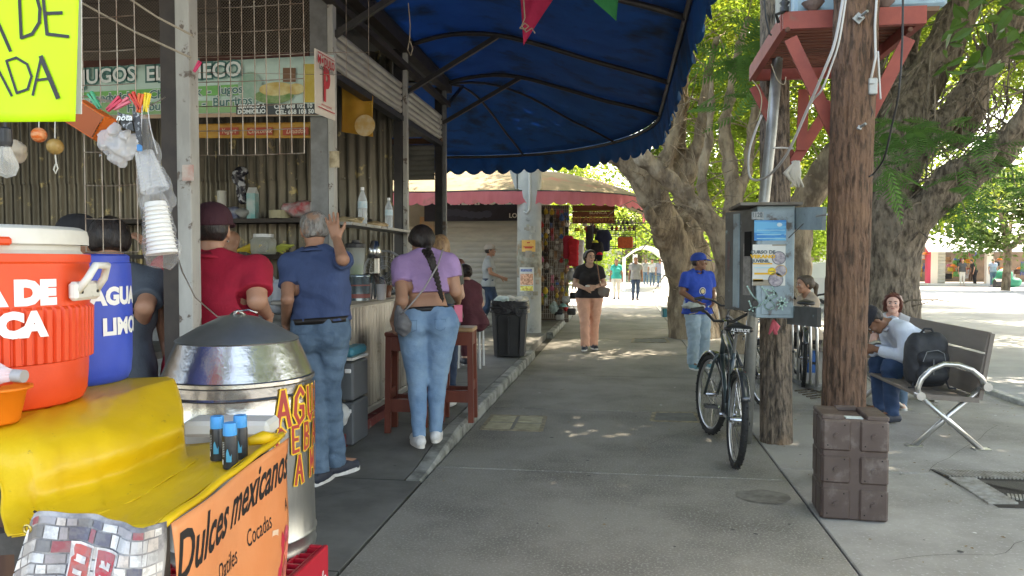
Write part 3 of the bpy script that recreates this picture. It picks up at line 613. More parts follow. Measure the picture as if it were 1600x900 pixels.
# shelves, counter
mb = MB(); mb.box(((UX(350,7.05)+UX(540,7.05))/2-.6, 7.1, 1.845), (UX(540,7.05)-UX(350,7.05)+1.6, .30, .04)); kpart(mb, 'back_shelf', DBR)
mb = MB(); mb.box((-3.9, 7.12, 1.50), (1.9, .28, .04)); kpart(mb, 'back_shelf', DBR)
mb = MB(); mb.box((PX+.02, 6.35, 1.735), (.20, 1.78, .022)); kpart(mb, 'front_shelf', GREYL)
mb = MB(); mb.box((PX-.22, 6.35, 1.14), (.60, 1.78, .035), bev=.006); kpart(mb, 'counter_top', M('steel_top', (.45,.45,.44), .28, .9, col2=(.3,.3,.29), ns=4))
STL = M('corrugated_steel', (.50,.48,.43), .33, .85, col2=(.30,.28,.25), ns=4, st=(1,1,.3), col3=(.16,.13,.10), ns3=6, lo3=.6, hi3=.7)
mb = MB(); corr(mb, (PX+.03, 5.5), (PX+.03, 7.22), .26, 1.10, .075, .013, per=8); kpart(mb, 'counter_front', STL, smooth=True)
mb = MB(); mb.box((PX+.05, 6.36, .235), (.03, 1.74, .04)); mb.box((PX+.05, 6.36, 1.108), (.03, 1.74, .025)); kpart(mb, 'counter_trim', M('steel_trim', (.5,.5,.48), .35, .8))
mb = MB(); mb.box((PX+.02, 6.5, .12), (.10, 2.6, .10)); kpart(mb, 'floor_beam', M('red_paint', (.22,.035,.035), .6, col2=(.13,.025,.025), ns=7, col3=(.28,.24,.2), ns3=9, lo3=.6, hi3=.68))
mb = MB(); mb.box((PX-.6, 3.4, .95), (.5, 1.8, .04)); kpart(mb, 'inner_table', GREY)
mb = MB(); mb.box((-3.4, 6.2, 1.0), (1.9, .6, .04)); mb.box((-3.4, 6.0, .55), (1.9, .05, .86)); kpart(mb, 'inner_counter', GREY)
# slatted panel, mesh and grids
mb = MB(); WB = M('old_boards', (.10,.09,.08), .8, col2=(.16,.14,.12), ns=6, st=(.15,1,1))
for k in range(5):
    mb = MB(); mb.box((UX(110,5.45), 5.50, 3.04+k*.115), (2.5, .03, .105), rx=.12); kpart(mb, 'board', WB)
mb = MB(); mb.box((UX(180,5.45), 5.45, 2.965), (3.2, .05, .05)); kpart(mb, 'rail', M('rust_rail', (.12,.045,.035), .7, col2=(.07,.03,.025), ns=9))
def chick(x0, x1, Y, z0, z1, sp=.024):
    mb = MB(); W_, H_ = x1-x0, z1-z0; n = int((W_+H_)/sp); r = .0013
    for i in range(n):
        c = i*sp
        for sg in (0, 1):
            a = (max(0, c-H_), min(c, H_)); b = (min(c, W_), max(0, c-W_))
            if sg: a = (W_-a[0], a[1]); b = (W_-b[0], b[1])
            mb.bar((x0+a[0], Y, z0+a[1]), (x0+b[0], Y, z0+b[1]), r*2, r*2, up=(0,1,0))
    return mb
kpart(chick(UX(120,5.44), UX(520,5.44), 5.44, 2.86, 3.46), 'wire_mesh', M('mesh_wire', (.25,.21,.17), .5, .6), kind='stuff')
mb = MB(); mb.box(((UX(130,5.7)+UX(505,5.7))/2, 5.75, 3.2), (UX(505,5.7)-UX(130,5.7), .02, .6)); kpart(mb, 'mesh_back', M('mesh_back', (.05,.04,.03), .9))
WIRE = M('grid_wire', (.42,.37,.30), .45, .5, col2=(.2,.13,.09), ns=9)
def wgrid(x0, x1, z0, z1, Y, nx, nz, label, tilt=0, r=.0028, skip=()):
    t = thing('wire_grid', label, 'wire grid', ((x0+x1)/2, Y, z0)); mb = MB()
    for i in range(nx+1):
        x = x0+(x1-x0)*i/nx; zb = z0-(skip[i] if i < len(skip) else 0); mb.tube([(x, Y, z1), (x+.004*math.sin(i*3), Y, (z1+zb)/2), (x, Y, zb)], r, 5)
    o = mb.build('upright_wires', WIRE, t, kind='stuff'); mb = MB()
    for j in range(nz+1):
        z = z0+(z1-z0)*j/nz; mb.tube([(x0, Y-.004, z+tilt*0), ((x0+x1)/2, Y-.004, z-.004), (x1, Y-.004, z)], r*.9, 5)
    mb.build('cross_wires', WIRE, t, kind='stuff'); return t
Yg = 3.62
def zg(v, Y): return CAM_H+(409-v)/F*Y
wgrid(UX(308,Yg), UX(477,Yg), zg(232,Yg), zg(-90,Yg), Yg, 9, 8, 'white wire grid panel hanging in front of the green menu banner', skip=(.22, 0))
wgrid(UX(135,2.9), UX(216,2.9), zg(392,2.9), zg(-60,2.9), 2.9, 3, 8, 'bent wire grid hanging between the neon sign and the brown post', r=.0024)
mb = MB(); 
for (a, b) in (((190,-10),(300,55)), ((120,0),(298,90))): mb.tube([AY(*a,2.95), AY((a[0]+b[0])/2, (a[1]+b[1])/2+4, 2.97), AY(*b,3.0)], .005, 6)
mb.build('hanging_rod', M('rope_tan', (.3,.25,.18), .8), None, label='two thin tan rods slanting down to the brown post above the neon sign', category='rod')
mb = MB(); 
for u in (541, 576): mb.tube([AY(u,-20,4.9), AY(u,120,4.9)], .002, 5)
mb.tube([AY(325,82,4.9), AY(576,82,4.9)], .002, 5); mb.tube([AY(300,113,4.4), AY(535,117,4.9)], .0018, 5)
mb.build('loose_wire', WIRE, None, label='loose horizontal and upright wires strung across the grey post', category='wire')
# ------------------------------------------------------------- blue awning
CANV = M('canvas_blue', (.018,.125,.32), .75, col2=(.015,.095,.24), ns=2.2, bump=.25, bs=9, tl=.5, col3=(.03,.05,.08), ns3=2.4, lo3=.52, hi3=.72)
AWX, AWZ, AWE = PX+.02, 3.55, 3.12; AWR = .42-AWX; AY0, AYE, ARY = .9, 8.95, 3.12
def aprof(t): return AWZ + .17*math.sin(min(1, t*1.35)*PI)*(1-t)*1.1 - (AWZ-AWE)*t**2.1
def sweep(s):      # s: arc parameter along the outer edge -> plan centre point and direction
    if s < AYE-AY0: return (AWX, AY0+s), (1., 0.), 0
    s -= AYE-AY0; q = PI/2*AWR*1.12
    if s < q: a = s/q*PI/2; return (AWX, AYE), (math.cos(a), math.sin(a)*ARY/AWR), 1
    s -= q; return (AWX-s, AYE), (0., ARY/AWR), 2
SL = AYE-AY0+PI/2*AWR*1.12+3.6
def apt(s, t):
    c, d, _ = sweep(s); sag = -.05*math.sin(t*PI)*(abs(math.sin((s-.7)*PI/1.9)))*(s < 8.3)
    return V3((c[0]+d[0]*AWR*t, c[1]+d[1]*AWR*t, aprof(t)+sag+.012*mnoise.noise((s*2.5, t*5, 5))))
aw = thing('blue_awning', 'large rounded blue canvas awning with scalloped edge reaching over the walkway', 'awning', (AWX, 6, 3.3))
mb = MB(); NS = 150; mb.grid(lambda u, v: apt(SL*v, u)+V3((0,0,.03)), 18, NS); cv = mb.build('canopy', CANV, aw, smooth=True); sd_ = cv.modifiers.new('s', 'SOLIDIFY'); sd_.thickness = .003
mb = MB(); step = .0125; NV = int(SL/.0252)
def val(u, v):
    s = SL*u; p = apt(s, 1); c, d, _ = sweep(s); o = V3((d[0], d[1], 0)).normalized()
    sc_ = .31-.085*(1-abs(math.sin(PI*s/.252))**.6); rip = .018*math.sin(s*19+3*mnoise.noise((s, 0, 0)))*v+.025*mnoise.noise((s*2.2, 3, v))*v
    return p+V3((0,0,.03))+o*(.012+.05*v+rip)+V3((0, 0, -sc_*v))
mb.grid(val, NV, 4); vo = mb.build('valance', CANV, aw, smooth=True); sd_ = vo.modifiers.new('s', 'SOLIDIFY'); sd_.thickness = .003
FR = M('frame_black', (.02,.02,.022), .45, col2=(.04,.035,.03), ns=12)
mb = MB(); mb.tube([apt(s, 1)+V3((0,0,-.005)) for s in np.linspace(0, SL, 110)], .022, 8); mb.build('edge_tube', FR, aw, smooth=True)
for Y in (1.6, 3.5, 5.40, 7.30, 8.9):
    mb = MB(); mb.tube([apt(Y-AY0, t)+V3((0,0,-.012)) for t in np.linspace(0, 1, 18)], .024, 8); mb.build('rib', FR, aw, smooth=True)
    q = apt(Y-AY0, .36)+V3((0,0,-.02)); mb = MB(); mb.bar((PX, Y, 3.08), q, .042, .042); mb.build('brace', FR, aw)
for fr in (.42, .86):
    s = AYE-AY0+PI/2*AWR*1.12*fr; mb = MB(); mb.tube([apt(s, t)+V3((0,0,-.012)) for t in np.linspace(0, 1, 16)], .016, 8); mb.build('rib', FR, aw, smooth=True)
mb = MB(); mb.bar((PX, 8.95, 3.25), apt(AYE-AY0+PI/2*AWR*1.12*.86, .18), .03, .03); mb.build('brace', FR, aw)
mb = MB(); mb.box((PX+.06, 4.9, 3.60), (.05, 8.2, .06)); mb.build('wall_rail', FR, aw)
# bunting and cords under the awning
def pennant(pts, name, mat, label, cord=None):
    mb = MB(); a, b, c = [V3(p) for p in pts]
    def fn(u, v): p = a.lerp(b, u).lerp(c, v); return p+V3((0, .02*math.sin(u*7+v*4)*(1-v), 0))
    mb.grid(fn, 8, 10); o = mb.build(name, mat, None, smooth=True, label=label, category='pennant'); sd_ = o.modifiers.new('s', 'SOLIDIFY'); sd_.thickness = .0015; return o
pennant([AY(812,-14,4.6), AY(872,-16,4.7), AY(818,71,4.62)], 'pennant', cloth('pennant_pink', (.55,.03,.10), .8, tl=.3), 'pink cloth pennant hanging point down from the blue awning')
pennant([AY(912,-14,4.4), AY(966,-4,4.5), AY(963,33,4.45)], 'pennant', cloth('pennant_green', (.03,.28,.09), .8, tl=.3), 'green cloth pennant tip hanging at the top of the awning')
mb = MB(); mb.tube([AY(818,-5,4.55), AY(820,28,4.55), AY(815,40,4.55), AY(822,50,4.55), AY(831,44,4.56), AY(836,52,4.56)], .004, 6); mb.tube([AY(812,44,4.55), AY(820,36,4.55), AY(826,41,4.55), AY(820,46,4.55), AY(812,44,4.55)], .004, 6)
mb.build('cord', M('rope_tan', (.3,.25,.18)), None, label='knotted tan cord dangling over the pink pennant', category='cord')
mb = MB(); mb.tube([AY(638,5,5.4), AY(641,40,5.4), AY(640,62,5.4), AY(637,78,5.4), AY(642,87,5.4), AY(645,76,5.4), AY(641,64,5.4)], .004, 6)
mb.build('cord', M('rope_tan', (.3,.25,.18)), None, label='looped cord with a red tie hanging from the awning brace', category='cord')

# cracks, damp patches and fallen leaves
for x0, y0, x1, y1, k in ((-1.1,2.2,.4,3.0,1),(1.3,3.9,2.6,4.4,2),(.2,6.1,1.0,7.4,3),(2.1,5.6,3.3,7.3,4),(-.9,9.0,.2,9.6,5),(-2.9,3.4,-1.6,4.7,6)):
    pts = []; n = 16
    for i in range(n+1): t = i/n; pts.append(V3((x0+(x1-x0)*t+.10*mnoise.noise((t*4, k, 0)), y0+(y1-y0)*t+.10*mnoise.noise((t*4, k, 5)), .0035)))
    mb = MB(); w0 = .0014
    for a, b in zip(pts, pts[1:]): d = (b-a).normalized(); n_ = V3((-d.y, d.x, 0))*w0; mb.add([a-n_, a+n_, b+n_*.8, b-n_*.8], [(0,3,2,1)])
    mb.build('crack', M('crack_dark', (.05,.045,.04), .95), kind='structure')
mb = MB()
for _ in range(420):
    x, y = (rng.uniform(1.2, 4.0), rng.uniform(3, 16)) if rng.random() < .75 else (rng.uniform(-1.2, 1.1), rng.uniform(3, 20)); a = rng.uniform(0, 6.28); l = rng.uniform(.012, .032); d = V3((math.cos(a), math.sin(a), 0)); s_ = V3((-d.y, d.x, 0)); p = V3((x, y, .004+rng.uniform(0,.004)))
    mb.add([p, p+d*l*.5+s_*l*.28+V3((0,0,.003)), p+d*l, p+d*l*.5-s_*l*.28], [(0,3,2,1)])
mb.build('fallen_leaves', M('dry_leaf', (.30,.21,.08), .8, col2=(.16,.10,.05), ns=8), kind='stuff')
# ------------------------------------------------------------- concrete column with posters
cx = UX(827, 14.6); PLZ = .1
col = thing('concrete_column', 'round grey concrete column plastered with torn posters between the two kiosks', 'column', (cx, 14.6, PLZ))
CCOL = M('column_concrete', (.47,.48,.465), .8, col2=(.36,.37,.36), ns=2.5, bump=.25, bs=18, col3=(.16,.16,.15), ns3=3, lo3=.62, hi3=.72)
mb = MB(); n = 32; mb.lathe([(.232, 0), (.23, 1.6), (.232, 3.1), (.232, 4.3)], (cx, 14.6, PLZ), n); mb.build('shaft', CCOL, col, smooth=True)
mb = MB(); mb.lathe([(.234, 1.05), (.237, 1.1), (.237, 1.62), (.234, 1.75)], (cx, 14.6, PLZ), n, fn=lambda r, z, a: r+.006*mnoise.noise((a*3, z*7, 2))); mb.build('peeled_paper_band', M('paper_band', (.45,.44,.38), .9, col2=(.18,.17,.14), ns=6, nd=8, col3=(.34,.24,.16), ns3=5, lo3=.55, hi3=.62), col, smooth=True)
mb = MB(); mb.poly([(cx-.23, 14.6, 3.35), (cx-.23, 14.6, 2.75), (cx-.42, 14.6, 3.35)], .12); mb.build('gusset', CCOL, col)
mb = MB(); mb.tube([(cx+.03, 14.34, 4.0), (cx+.04, 14.33, 2.55), (cx+.03, 14.34, 2.42), (cx-.02, 14.35, 2.36), (cx-.08, 14.36, 2.40)], .022, 8); mb.build('conduit', M('conduit_pale', (.5,.5,.48), .5), col, smooth=True)
def wrap(c, r, a0): return lambda x, y: V3((c[0]+r*math.sin(x/r+a0), c[1]-r*math.cos(x/r+a0), c[2]+y))
def poster(parent, wrapfn, w_, h_, mat, name='poster'):
    mb = MB(); mb.grid(lambda u, v: wrapfn((u-.5)*w_, (v-.5)*h_), 10, 2); return mb.build(name, mat, parent, smooth=True)
c1 = (cx, 14.6, zg(384, 14.4)); f1 = wrap(c1, .240, .05)
p1 = poster(col, f1, .27, .22, M('poster_orange', (.75,.38,.06), .7, col2=(.85,.55,.2), ns=5)); 
mb = MB(); g_ = wrap(c1, .2425, .05); 
for k, (y, w2) in enumerate(((-.03, .2), (-.05, .14), (.05, .06))): mb.grid(lambda u, v: g_((u-.5)*w2, y+.02*v), 6, 1)
mb.build('print', M('print_red', (.6,.08,.05), .7), p1)
c2 = (cx, 14.6, zg(437, 14.4)); p2 = poster(col, wrap(c2, .240, -.12), .30, .46, M('poster_white', (.72,.72,.70), .7))
g2 = wrap(c2, .2425, -.12)
for nm, col_, x0, x1, y0, y1 in (('print_head', (.12,.16,.32), -.12, .11, .15, .20), ('print_photo', (.62,.30,.20), -.13, .13, -.10, .11), ('print_foot', (.75,.55,.12), -.13, .13, -.21, -.12)):
    mb = MB(); mb.grid(lambda u, v: g2(x0+(x1-x0)*u, y0+(y1-y0)*v), 8, 2); mb.build(nm, M(nm, col_, .7, col2=tuple(min(1, c*1.9+.05) for c in col_), ns=26, lo=.45, hi=.55), p2)
for k in range(12):
    a0 = rng.uniform(-.9, .9); z_ = rng.uniform(.75, 2.1); c3 = (cx, 14.6, z_); poster(col, wrap(c3, .2385+k*.0002, a0), rng.uniform(.05,.14), rng.uniform(.04,.14), M(f'paper_scrap_{k%3}', [(.55,.54,.5),(.4,.38,.3),(.5,.42,.36)][k % 3], .9, col2=(.25,.24,.2), ns=9), 'paper_scrap')
# ------------------------------------------------------------- kiosk 2 with pink awning
K2X, K2Y = UX(843, 16), 16.0
k2 = thing('market_kiosk', 'shuttered market kiosk with pink scalloped awning and goods on its side', 'kiosk', (-4, 18, PLZ))
def k2p(mb, n, m, **k): return mb.build(n, m, k2, **k)
mb = MB(); mb.box((-4.6, 19.6, 1.6), (5.0, 7, 3.0)); k2p(mb, 'wall', M('kiosk_wall', (.42,.40,.34), .8, col2=(.3,.29,.25), ns=2))
xl = UX(697, 15.93); mb = MB(); corr(mb, (xl-.25, 15.93), (K2X-.1, 15.93), PLZ, 2.31, .11, .022, True); k2p(mb, 'roller_shutter', M('shutter_beige', (.52,.50,.42), .6, .1, col2=(.40,.385,.33), ns=2.5, st=(1,1,4)), smooth=True)
mb = MB(); corr(mb, (-6.8, 15.93), (UX(655, 15.9), 15.93), PLZ, 2.2, .11, .022, True); k2p(mb, 'roller_shutter', M('shutter_beige', (.52,.50,.42)), smooth=True)
mb = MB(); mb.box((UX(668,15.9), 15.9, 1.2), (.30, .12, 2.4)); k2p(mb, 'pilaster', M('pilaster_orange', (.5,.26,.12), .8, col2=(.38,.3,.2), ns=4))
mb = MB(); mb.box((K2X-.04, 15.88, 1.25), (.12, .16, 2.5)); k2p(mb, 'corner_post', M('post_cream', (.5,.48,.42), .7))
for z_ in (.8, 1.25, 1.65): mb = MB(); mb.box((K2X-.13, 15.85, z_), (.1, .05, .06)); k2p(mb, 'shutter_lock', BLKP)
sx0, sx1 = UX(664, 15.8), UX(843, 15.8); mb = MB(); mb.box(((sx0+sx1)/2, 15.8, 2.56), (sx1-sx0, .08, .52)); sg = k2p(mb, 'sign_board', M('sign_black', (.012,.013,.02), .5, col2=(.03,.035,.06), ns=1.5))
letter('MERKULERIA', .27, M('sign_white', (.7,.7,.66), .6), sg, plane_fn((UX(768,15.75), 15.757, 2.72), (1,0,0), (0,0,1)), bold=.006, sx=1.15)
letter('LOC', .13, M('sign_white', (.7,.7,.66), .6), sg, plane_fn((UX(805,15.75), 15.757, 2.40), (1,0,0), (0,0,1)), bold=.003)
mb = MB()
for i in range(7): mb.ball((UX(690,15.75)+i*.16, 15.757, 2.45+.03*math.sin(i)), (.12, .004, .08), 10, 4)
mb.build('painted_cloud', M('sign_cloud', (.05,.06,.10), .6), sg, kind='stuff')
A2X, A2Y, A2Z, A2E, A2R, A2RY = -2.1, 17.4, 3.46, 2.80, 2.66, 3.0
def s2(s):
    if s < 6: return (A2X-(6-s), A2Y), (0., -A2RY/A2R)
    s -= 6; q = PI/2*A2R*1.1
    if s < q: a = s/q*PI/2; return (A2X, A2Y), (math.sin(a), -math.cos(a)*A2RY/A2R)
    s -= q; return (A2X, A2Y+s), (1., 0.)
SL2 = 6+PI/2*A2R*1.1+5.2
def a2(s, t): c, d = s2(s); return V3((c[0]+d[0]*A2R*t, c[1]+d[1]*A2R*t, A2Z+.05*math.sin(t*PI)-(A2Z-A2E)*t**1.7+.015*mnoise.noise((s, t*3, 1))))
aw2 = thing('pink_awning', 'faded tan and pink awning with scalloped valance round the far kiosk', 'awning', (-2, 17, 2.9))
mb = MB(); mb.grid(lambda u, v: a2(SL2*v, u), 10, 90); o = mb.build('canopy', M('canvas_tan', (.29,.235,.15), .9, col2=(.21,.18,.105), ns=2.5, col3=(.42,.16,.12), ns3=1.6, lo3=.58, hi3=.75, tl=.15), aw2, smooth=True)
def v2(u, v):
    s = SL2*u; p = a2(s, 1); c, d = s2(s); o = V3((d[0], d[1], 0)).normalized(); h_ = .27-.06*(1-abs(math.sin(PI*s/.30))**.5)
    return p+o*(.01+.03*v+.012*math.sin(s*23)*v)+V3((0,0,-h_*v))
mb = MB(); mb.grid(v2, int(SL2/.03), 3); o = mb.build('valance', M('canvas_pink', (.85,.27,.30), .85, col2=(.75,.21,.24), ns=3.5, st=(1,1,.2), tl=.5, col3=(.50,.25,.2), ns3=2.2, lo3=.6, hi3=.74), aw2, smooth=True)
mb = MB(); mb.tube([a2(s, 1)+V3((0,0,-.01)) for s in np.linspace(0, SL2, 70)], .018, 6); mb.build('edge_tube', FR, aw2)
for s in (4.5, 6, 7.3, 8.8, 10.3, 12, 14): mb = MB(); mb.tube([a2(s, t)+V3((0,0,-.02)) for t in np.linspace(0, 1, 8)], .016, 6); mb.build('rib', FR, aw2)
# wooden sign, wire wall and goods
ws = thing('wooden_sign', 'brown wooden shop sign with carved letters under the pink awning', 'sign', (UX(927,16.6), 16.6, 2.35))
wx0, wx1 = UX(894,16.6), UX(960,16.6); wz0, wz1 = zg(350,16.6), zg(321,16.6)
for k in range(3): mb = MB(); mb.box(((wx0+wx1)/2, 16.6, wz0+(wz1-wz0)*(k+.5)/3), (wx1-wx0, .03, (wz1-wz0)/3-.006)); mb.build('plank', M('sign_wood', (.22,.075,.035), .6, col2=(.14,.045,.022), ns=5, st=(.2,1,1)), ws)
letter('MI ABERITA', .17, M('carved', (.42,.19,.07), .6), ws, plane_fn(((wx0+wx1)/2, 16.584, wz0+.10), (1,0,0), (0,0,1)), bold=.004, sx=.98)
letter('BLANCA', .08, M('carved_pale', (.6,.5,.35), .6), ws, plane_fn(((wx0+wx1)/2+.1, 16.584, wz0+.23), (1,0,0), (0,0,1)), bold=.002, sx=1.2)
GR = M('rack_wire', (.35,.34,.32), .4, .6)
rk = thing('wire_rack', 'tall white wire rack crowded with small goods beside the concrete column', 'rack', (-1.75, 18.2, PLZ))
rx0, rx1 = UX(836,17.6), UX(888,17.6); mb = MB()
for i in range(17): x = rx0+(rx1-rx0)*i/16; mb.tube([(x, 17.6, .15), (x, 17.6, 2.75)], .004, 4)
for j in range(26): mb.tube([(rx0, 17.6, .15+j*.104), (rx1, 17.6, .15+j*.104)], .004, 4)
mb.build('wires', GR, rk, kind='stuff')
mb = MB(); mb.box(((rx0+rx1)/2-.3, 17.75, 1.4), (rx1-rx0+.6, .05, 2.7)); mb.build('backing', M('rack_back', (.10,.085,.075), .9, col2=(.2,.14,.1), ns=9), rk)
GC = [('red',(.5,.03,.03)),('dark brown',(.09,.04,.025)),('black',(.02,.02,.02)),('tan leather',(.35,.2,.1)),('pale grey',(.45,.44,.42)),('yellow',(.6,.42,.05)),('green',(.12,.3,.08)),('pink',(.55,.12,.22)),('blue',(.06,.14,.4)),('white',(.7,.68,.65))]
def trinket(k, p, s, c):
    mb = MB()
    if k == 0: mb.tube([p+V3((0,0,s*1.1)), p+V3((0,0,s*.5))], .004, 4); mb.ball(p, (s*.55, s*.3, s*.62), 8, 6); mb.ball(p+V3((0,-s*.1,s*.55)), s*.3, 8, 5)
    elif k == 1: mb.tube([p+V3((-s*.3,0,s*.3)), p+V3((0,0,s*1.2)), p+V3((s*.3,0,s*.3))], .005, 4); mb.box(p, (s*.95, s*.35, s*.75), bev=s*.12)
    elif k == 2:
        for q in (-.25, 0, .25): mb.tube([p+V3((q*s,0,s)), p+V3((q*s*.9,-.02,0)), p+V3((q*s*1.3,0,-s*.9))], [s*.06, s*.11, s*.07], 6)
    else: mb.lathe([(s*.5,-s*.1),(s*.45,0),(s*.3,s*.22),(0.01,s*.3)], p, 10); mb.box(p+V3((0,-s*.5,-s*.05)), (s*.7, s*.4, s*.04))
    return mb
for r_ in range(17):
    for c_ in range(7):
        if rng.random() < .12: continue
        p = V3((rx0+.05+(rx1-rx0-.05)*(c_+rng.uniform(-.2,.2))/6.2, 17.50-rng.uniform(0,.12), .40+r_*.135+rng.uniform(-.03,.03))); nm, cc = GC[int(rng.integers(0, 10))]; k = int(rng.integers(0, 3))
        lv = ['near the floor', 'at knee height', 'at waist height', 'at head height', 'near the top'][min(4, r_//4)]
        mb = trinket(k, p, rng.uniform(.07, .115), cc); mb.build(['hanging_charm','hanging_pouch','hanging_tassel'][k], M('goods_'+nm, cc, .6, col2=tuple(q*.6 for q in cc), ns=14), None, smooth=True, label=f'small {nm} {["charm","pouch","tassel"][k]} hanging {lv} of the wire rack by the column', category='trinket', group='small goods hung on the wire rack')
def garment(u, v, Y, w_, h_, c, label, sleeves=True, name='hanging_shirt', cat='garment'):
    p = AY(u, v, Y); S = SDF(.012); S.w = .003; S.wf = 30; a = h_/2; q = w_/2
    S.cap(p+V3((-q*.45,0,a*.75)), p+V3((q*.45,0,a*.75)), .05, k=.04)
    for i in range(5): z_ = a*.6-i*h_*.19; S.cap(p+V3((-q*.6,0,z_)), p+V3((q*.6,0,z_)), .05, k=.09)
    if sleeves:
        for sx in (-1, 1): S.cap(p+V3((sx*q*.55,0,a*.7)), p+V3((sx*q*1.05,0,a*.15)), .045, .04, k=.03)
    S.build(name, cloth('g_'+label[:14], c), None, label=label, category=cat)
garment(943, 375, 17.6, .30, .46, (.02,.025,.06), 'navy polo shirt on a hanger below the wooden sign')
garment(896, 393, 17.2, .22, .62, (.5,.02,.03), 'red jersey hanging on the kiosk side left of the white one', False)
garment(906, 394, 17.3, .14, .60, (.7,.68,.68), 'white and pink jersey hanging beside the red jersey', False)
garment(888, 385, 17.3, .20, .5, (.45,.03,.06), 'dark red jersey hanging at the rack edge', False)
garment(933, 392, 17.5, .22, .40, (.015,.015,.018), 'black shirt hanging behind the navy polo shirt', True)
garment(921, 370, 17.8, .12, .55, (.07,.07,.08), 'black and white scarf hanging under the left end of the wooden sign', False, 'scarf')
for u, v, c, l in ((903,360,(.55,.4,.04),'yellow and black cap hanging under the wooden sign'), (937,397,(.6,.02,.04),'red cap hanging below the navy polo shirt'), (930,378,(.6,.6,.05),'yellow ring toy hanging beside the navy polo shirt'), (914,352,(.6,.6,.6),'pale cap hanging right of the yellow and black cap')):
    mb = trinket(3, AY(u, v, 17.1), .15, c); mb.build('baseball_hat', M('c_'+l[:12], c, .7), None, smooth=True, label=l, category='cap')
for k in range(34):
    u, v = rng.uniform(889, 945), rng.uniform(352, 372) if k % 2 else rng.uniform(372, 455); 
    if v > 400 and u > 905: u = rng.uniform(888, 904)
    nm, cc = GC[int(rng.choice([0,0,2,2,4,9,7,5,1]))]; kk = int(rng.choice([0,1,2,2,3])); mb = trinket(kk, AY(u, v, 17.9+rng.uniform(-.2,.4)), rng.uniform(.09,.15), cc)
    mb.build('hung_goods', M('goods_'+nm, cc), None, smooth=True, label=f'{nm} {["toy","pouch","ribbons","","","cap"][kk] or "cap"} hung {"below the wooden sign" if u > 905 else "between the wire rack and the walking woman"}, {"high" if v < 372 else "lower"}', category='goods', group='goods hung round the wooden sign')
sh_ = thing('shelf_rack', 'dark hanging wire shelves with goods at the end of the far kiosk', 'shelf', AY(975, 370, 18.5))
mb = MB()
for v in (345, 352, 360, 369, 388): mb.bar(AY(950, v, 18.5), AY(993, v, 18.5), .03, .02); mb.bar(AY(950, v-3, 19.3), AY(993, v-3, 19.3), .03, .02)
for u in (950, 962, 975, 993): mb.bar(AY(u, 340, 18.5), AY(u, 389, 18.5), .015, .015)
mb.build('shelf_frame', BLKP, sh_, kind='stuff')
mb = MB(); mb.box(AY(977, 379, 18.4), (.36, .25, .26), bev=.02); mb.build('orange_basket', M('basket_orange', (.62,.13,.04), .6, col2=(.45,.08,.03), ns=18), None, label='orange basket on the hanging wire shelf at the kiosk end', category='basket')
for k in range(12):
    nm, cc = GC[int(rng.integers(0, 5))]; p = AY(953+k*3.4, [348, 357][k % 2], 18.6); mb = trinket(0, p, .075, cc); mb.build('packed_good', M('goods_'+nm, cc), None, smooth=True, label=f'small {nm} item on the hanging wire shelves at the kiosk end', category='goods', group='small items on the hanging shelves')
# floor goods by the kiosk side
for u, v, c, l, k in ((873,488,(.02,.02,.025),'black bag lying on the floor left under the goods rack',1),(893,487,(.05,.05,.05),'black sandals crate on the floor right under the goods rack',1),(880,478,(.2,.42,.42),'teal plastic basin stacked under the goods rack',3),(866,482,(.4,.5,.5),'pale plastic bag on the floor at the column foot',0),(885,468,(.55,.55,.55),'grey toy box low on the goods rack',1),(897,462,(.03,.03,.03),'black handbag standing low at the kiosk corner',1),(899,440,(.5,.4,.05),'yellow fringed bag hanging behind the walking woman',2),(893,430,(.45,.45,.47),'white toy hanging behind the walking woman',0),(875,495,(.5,.5,.48),'white cloth spread under the goods rack',1)):
    mb = trinket(k, AY(u, v, 17.0), .20, c); mb.build('floor_goods', M('fg_'+l[:10], c, .6, col2=tuple(q*.5 for q in c), ns=10), None, smooth=True, label=l, category='goods')
# ------------------------------------------------------------- trees
BARK = M('bark_pale', (.38,.30,.21), .9, col2=(.16,.12,.085), ns=6, st=(1,1,.4), lo=.4, hi=.6, bump=1, bs=7, bst=(1,1,.35), bd=.13, col3=(.50,.43,.33), ns3=1.6, lo3=.58, hi3=.7, nd=8)
BARKD = M('bark_dark', (.28,.225,.17), .92, col2=(.075,.058,.044), ns=16, st=(1,1,.3), lo=.40, hi=.62, bump=1, bs=9, bst=(1,1,.3), bd=.14, col3=(.24,.20,.155), ns3=3, lo3=.55, hi3=.66, nd=8)
LEAF = M('leaf_green', (.085,.12,.020), .55, tl=.55, col2=(.05,.085,.016), ns=4, col3=(.20,.22,.03), ns3=1.6, lo3=.5, hi3=.66, spec=.3, tlk=3)
LEAFP = M('leaf_pale', (.13,.18,.03), .6, tl=.58, col2=(.08,.125,.022), ns=3, spec=.3, tlk=3.2)
LEAFF = M('leaf_feather', (.085,.17,.055), .6, tl=.5, col2=(.06,.13,.045), ns=3, spec=.3, tlk=2)
def limb(S, pts, k=.12, rough=.0):
    P_ = [(AY(u, v, Y), r*Y/F) for u, v, Y, r in pts]; out = [P_[0]]
    for i in range(len(P_)-1):       # gentle wobble between the measured joints
        (a, ra), (b, rb) = P_[i], P_[i+1]; m = (a+b)/2+V3((rng.uniform(-1,1), rng.uniform(-1,1), rng.uniform(-.5,.5)))*(b-a).length*.05; out += [(m, (ra+rb)/2*rng.uniform(.93,1.08)), (b, rb)]
    for (a, ra), (b, rb) in zip(out, out[1:]): S.cap(a, b, ra, rb, k=min(k, max(ra, .05)))
    return out
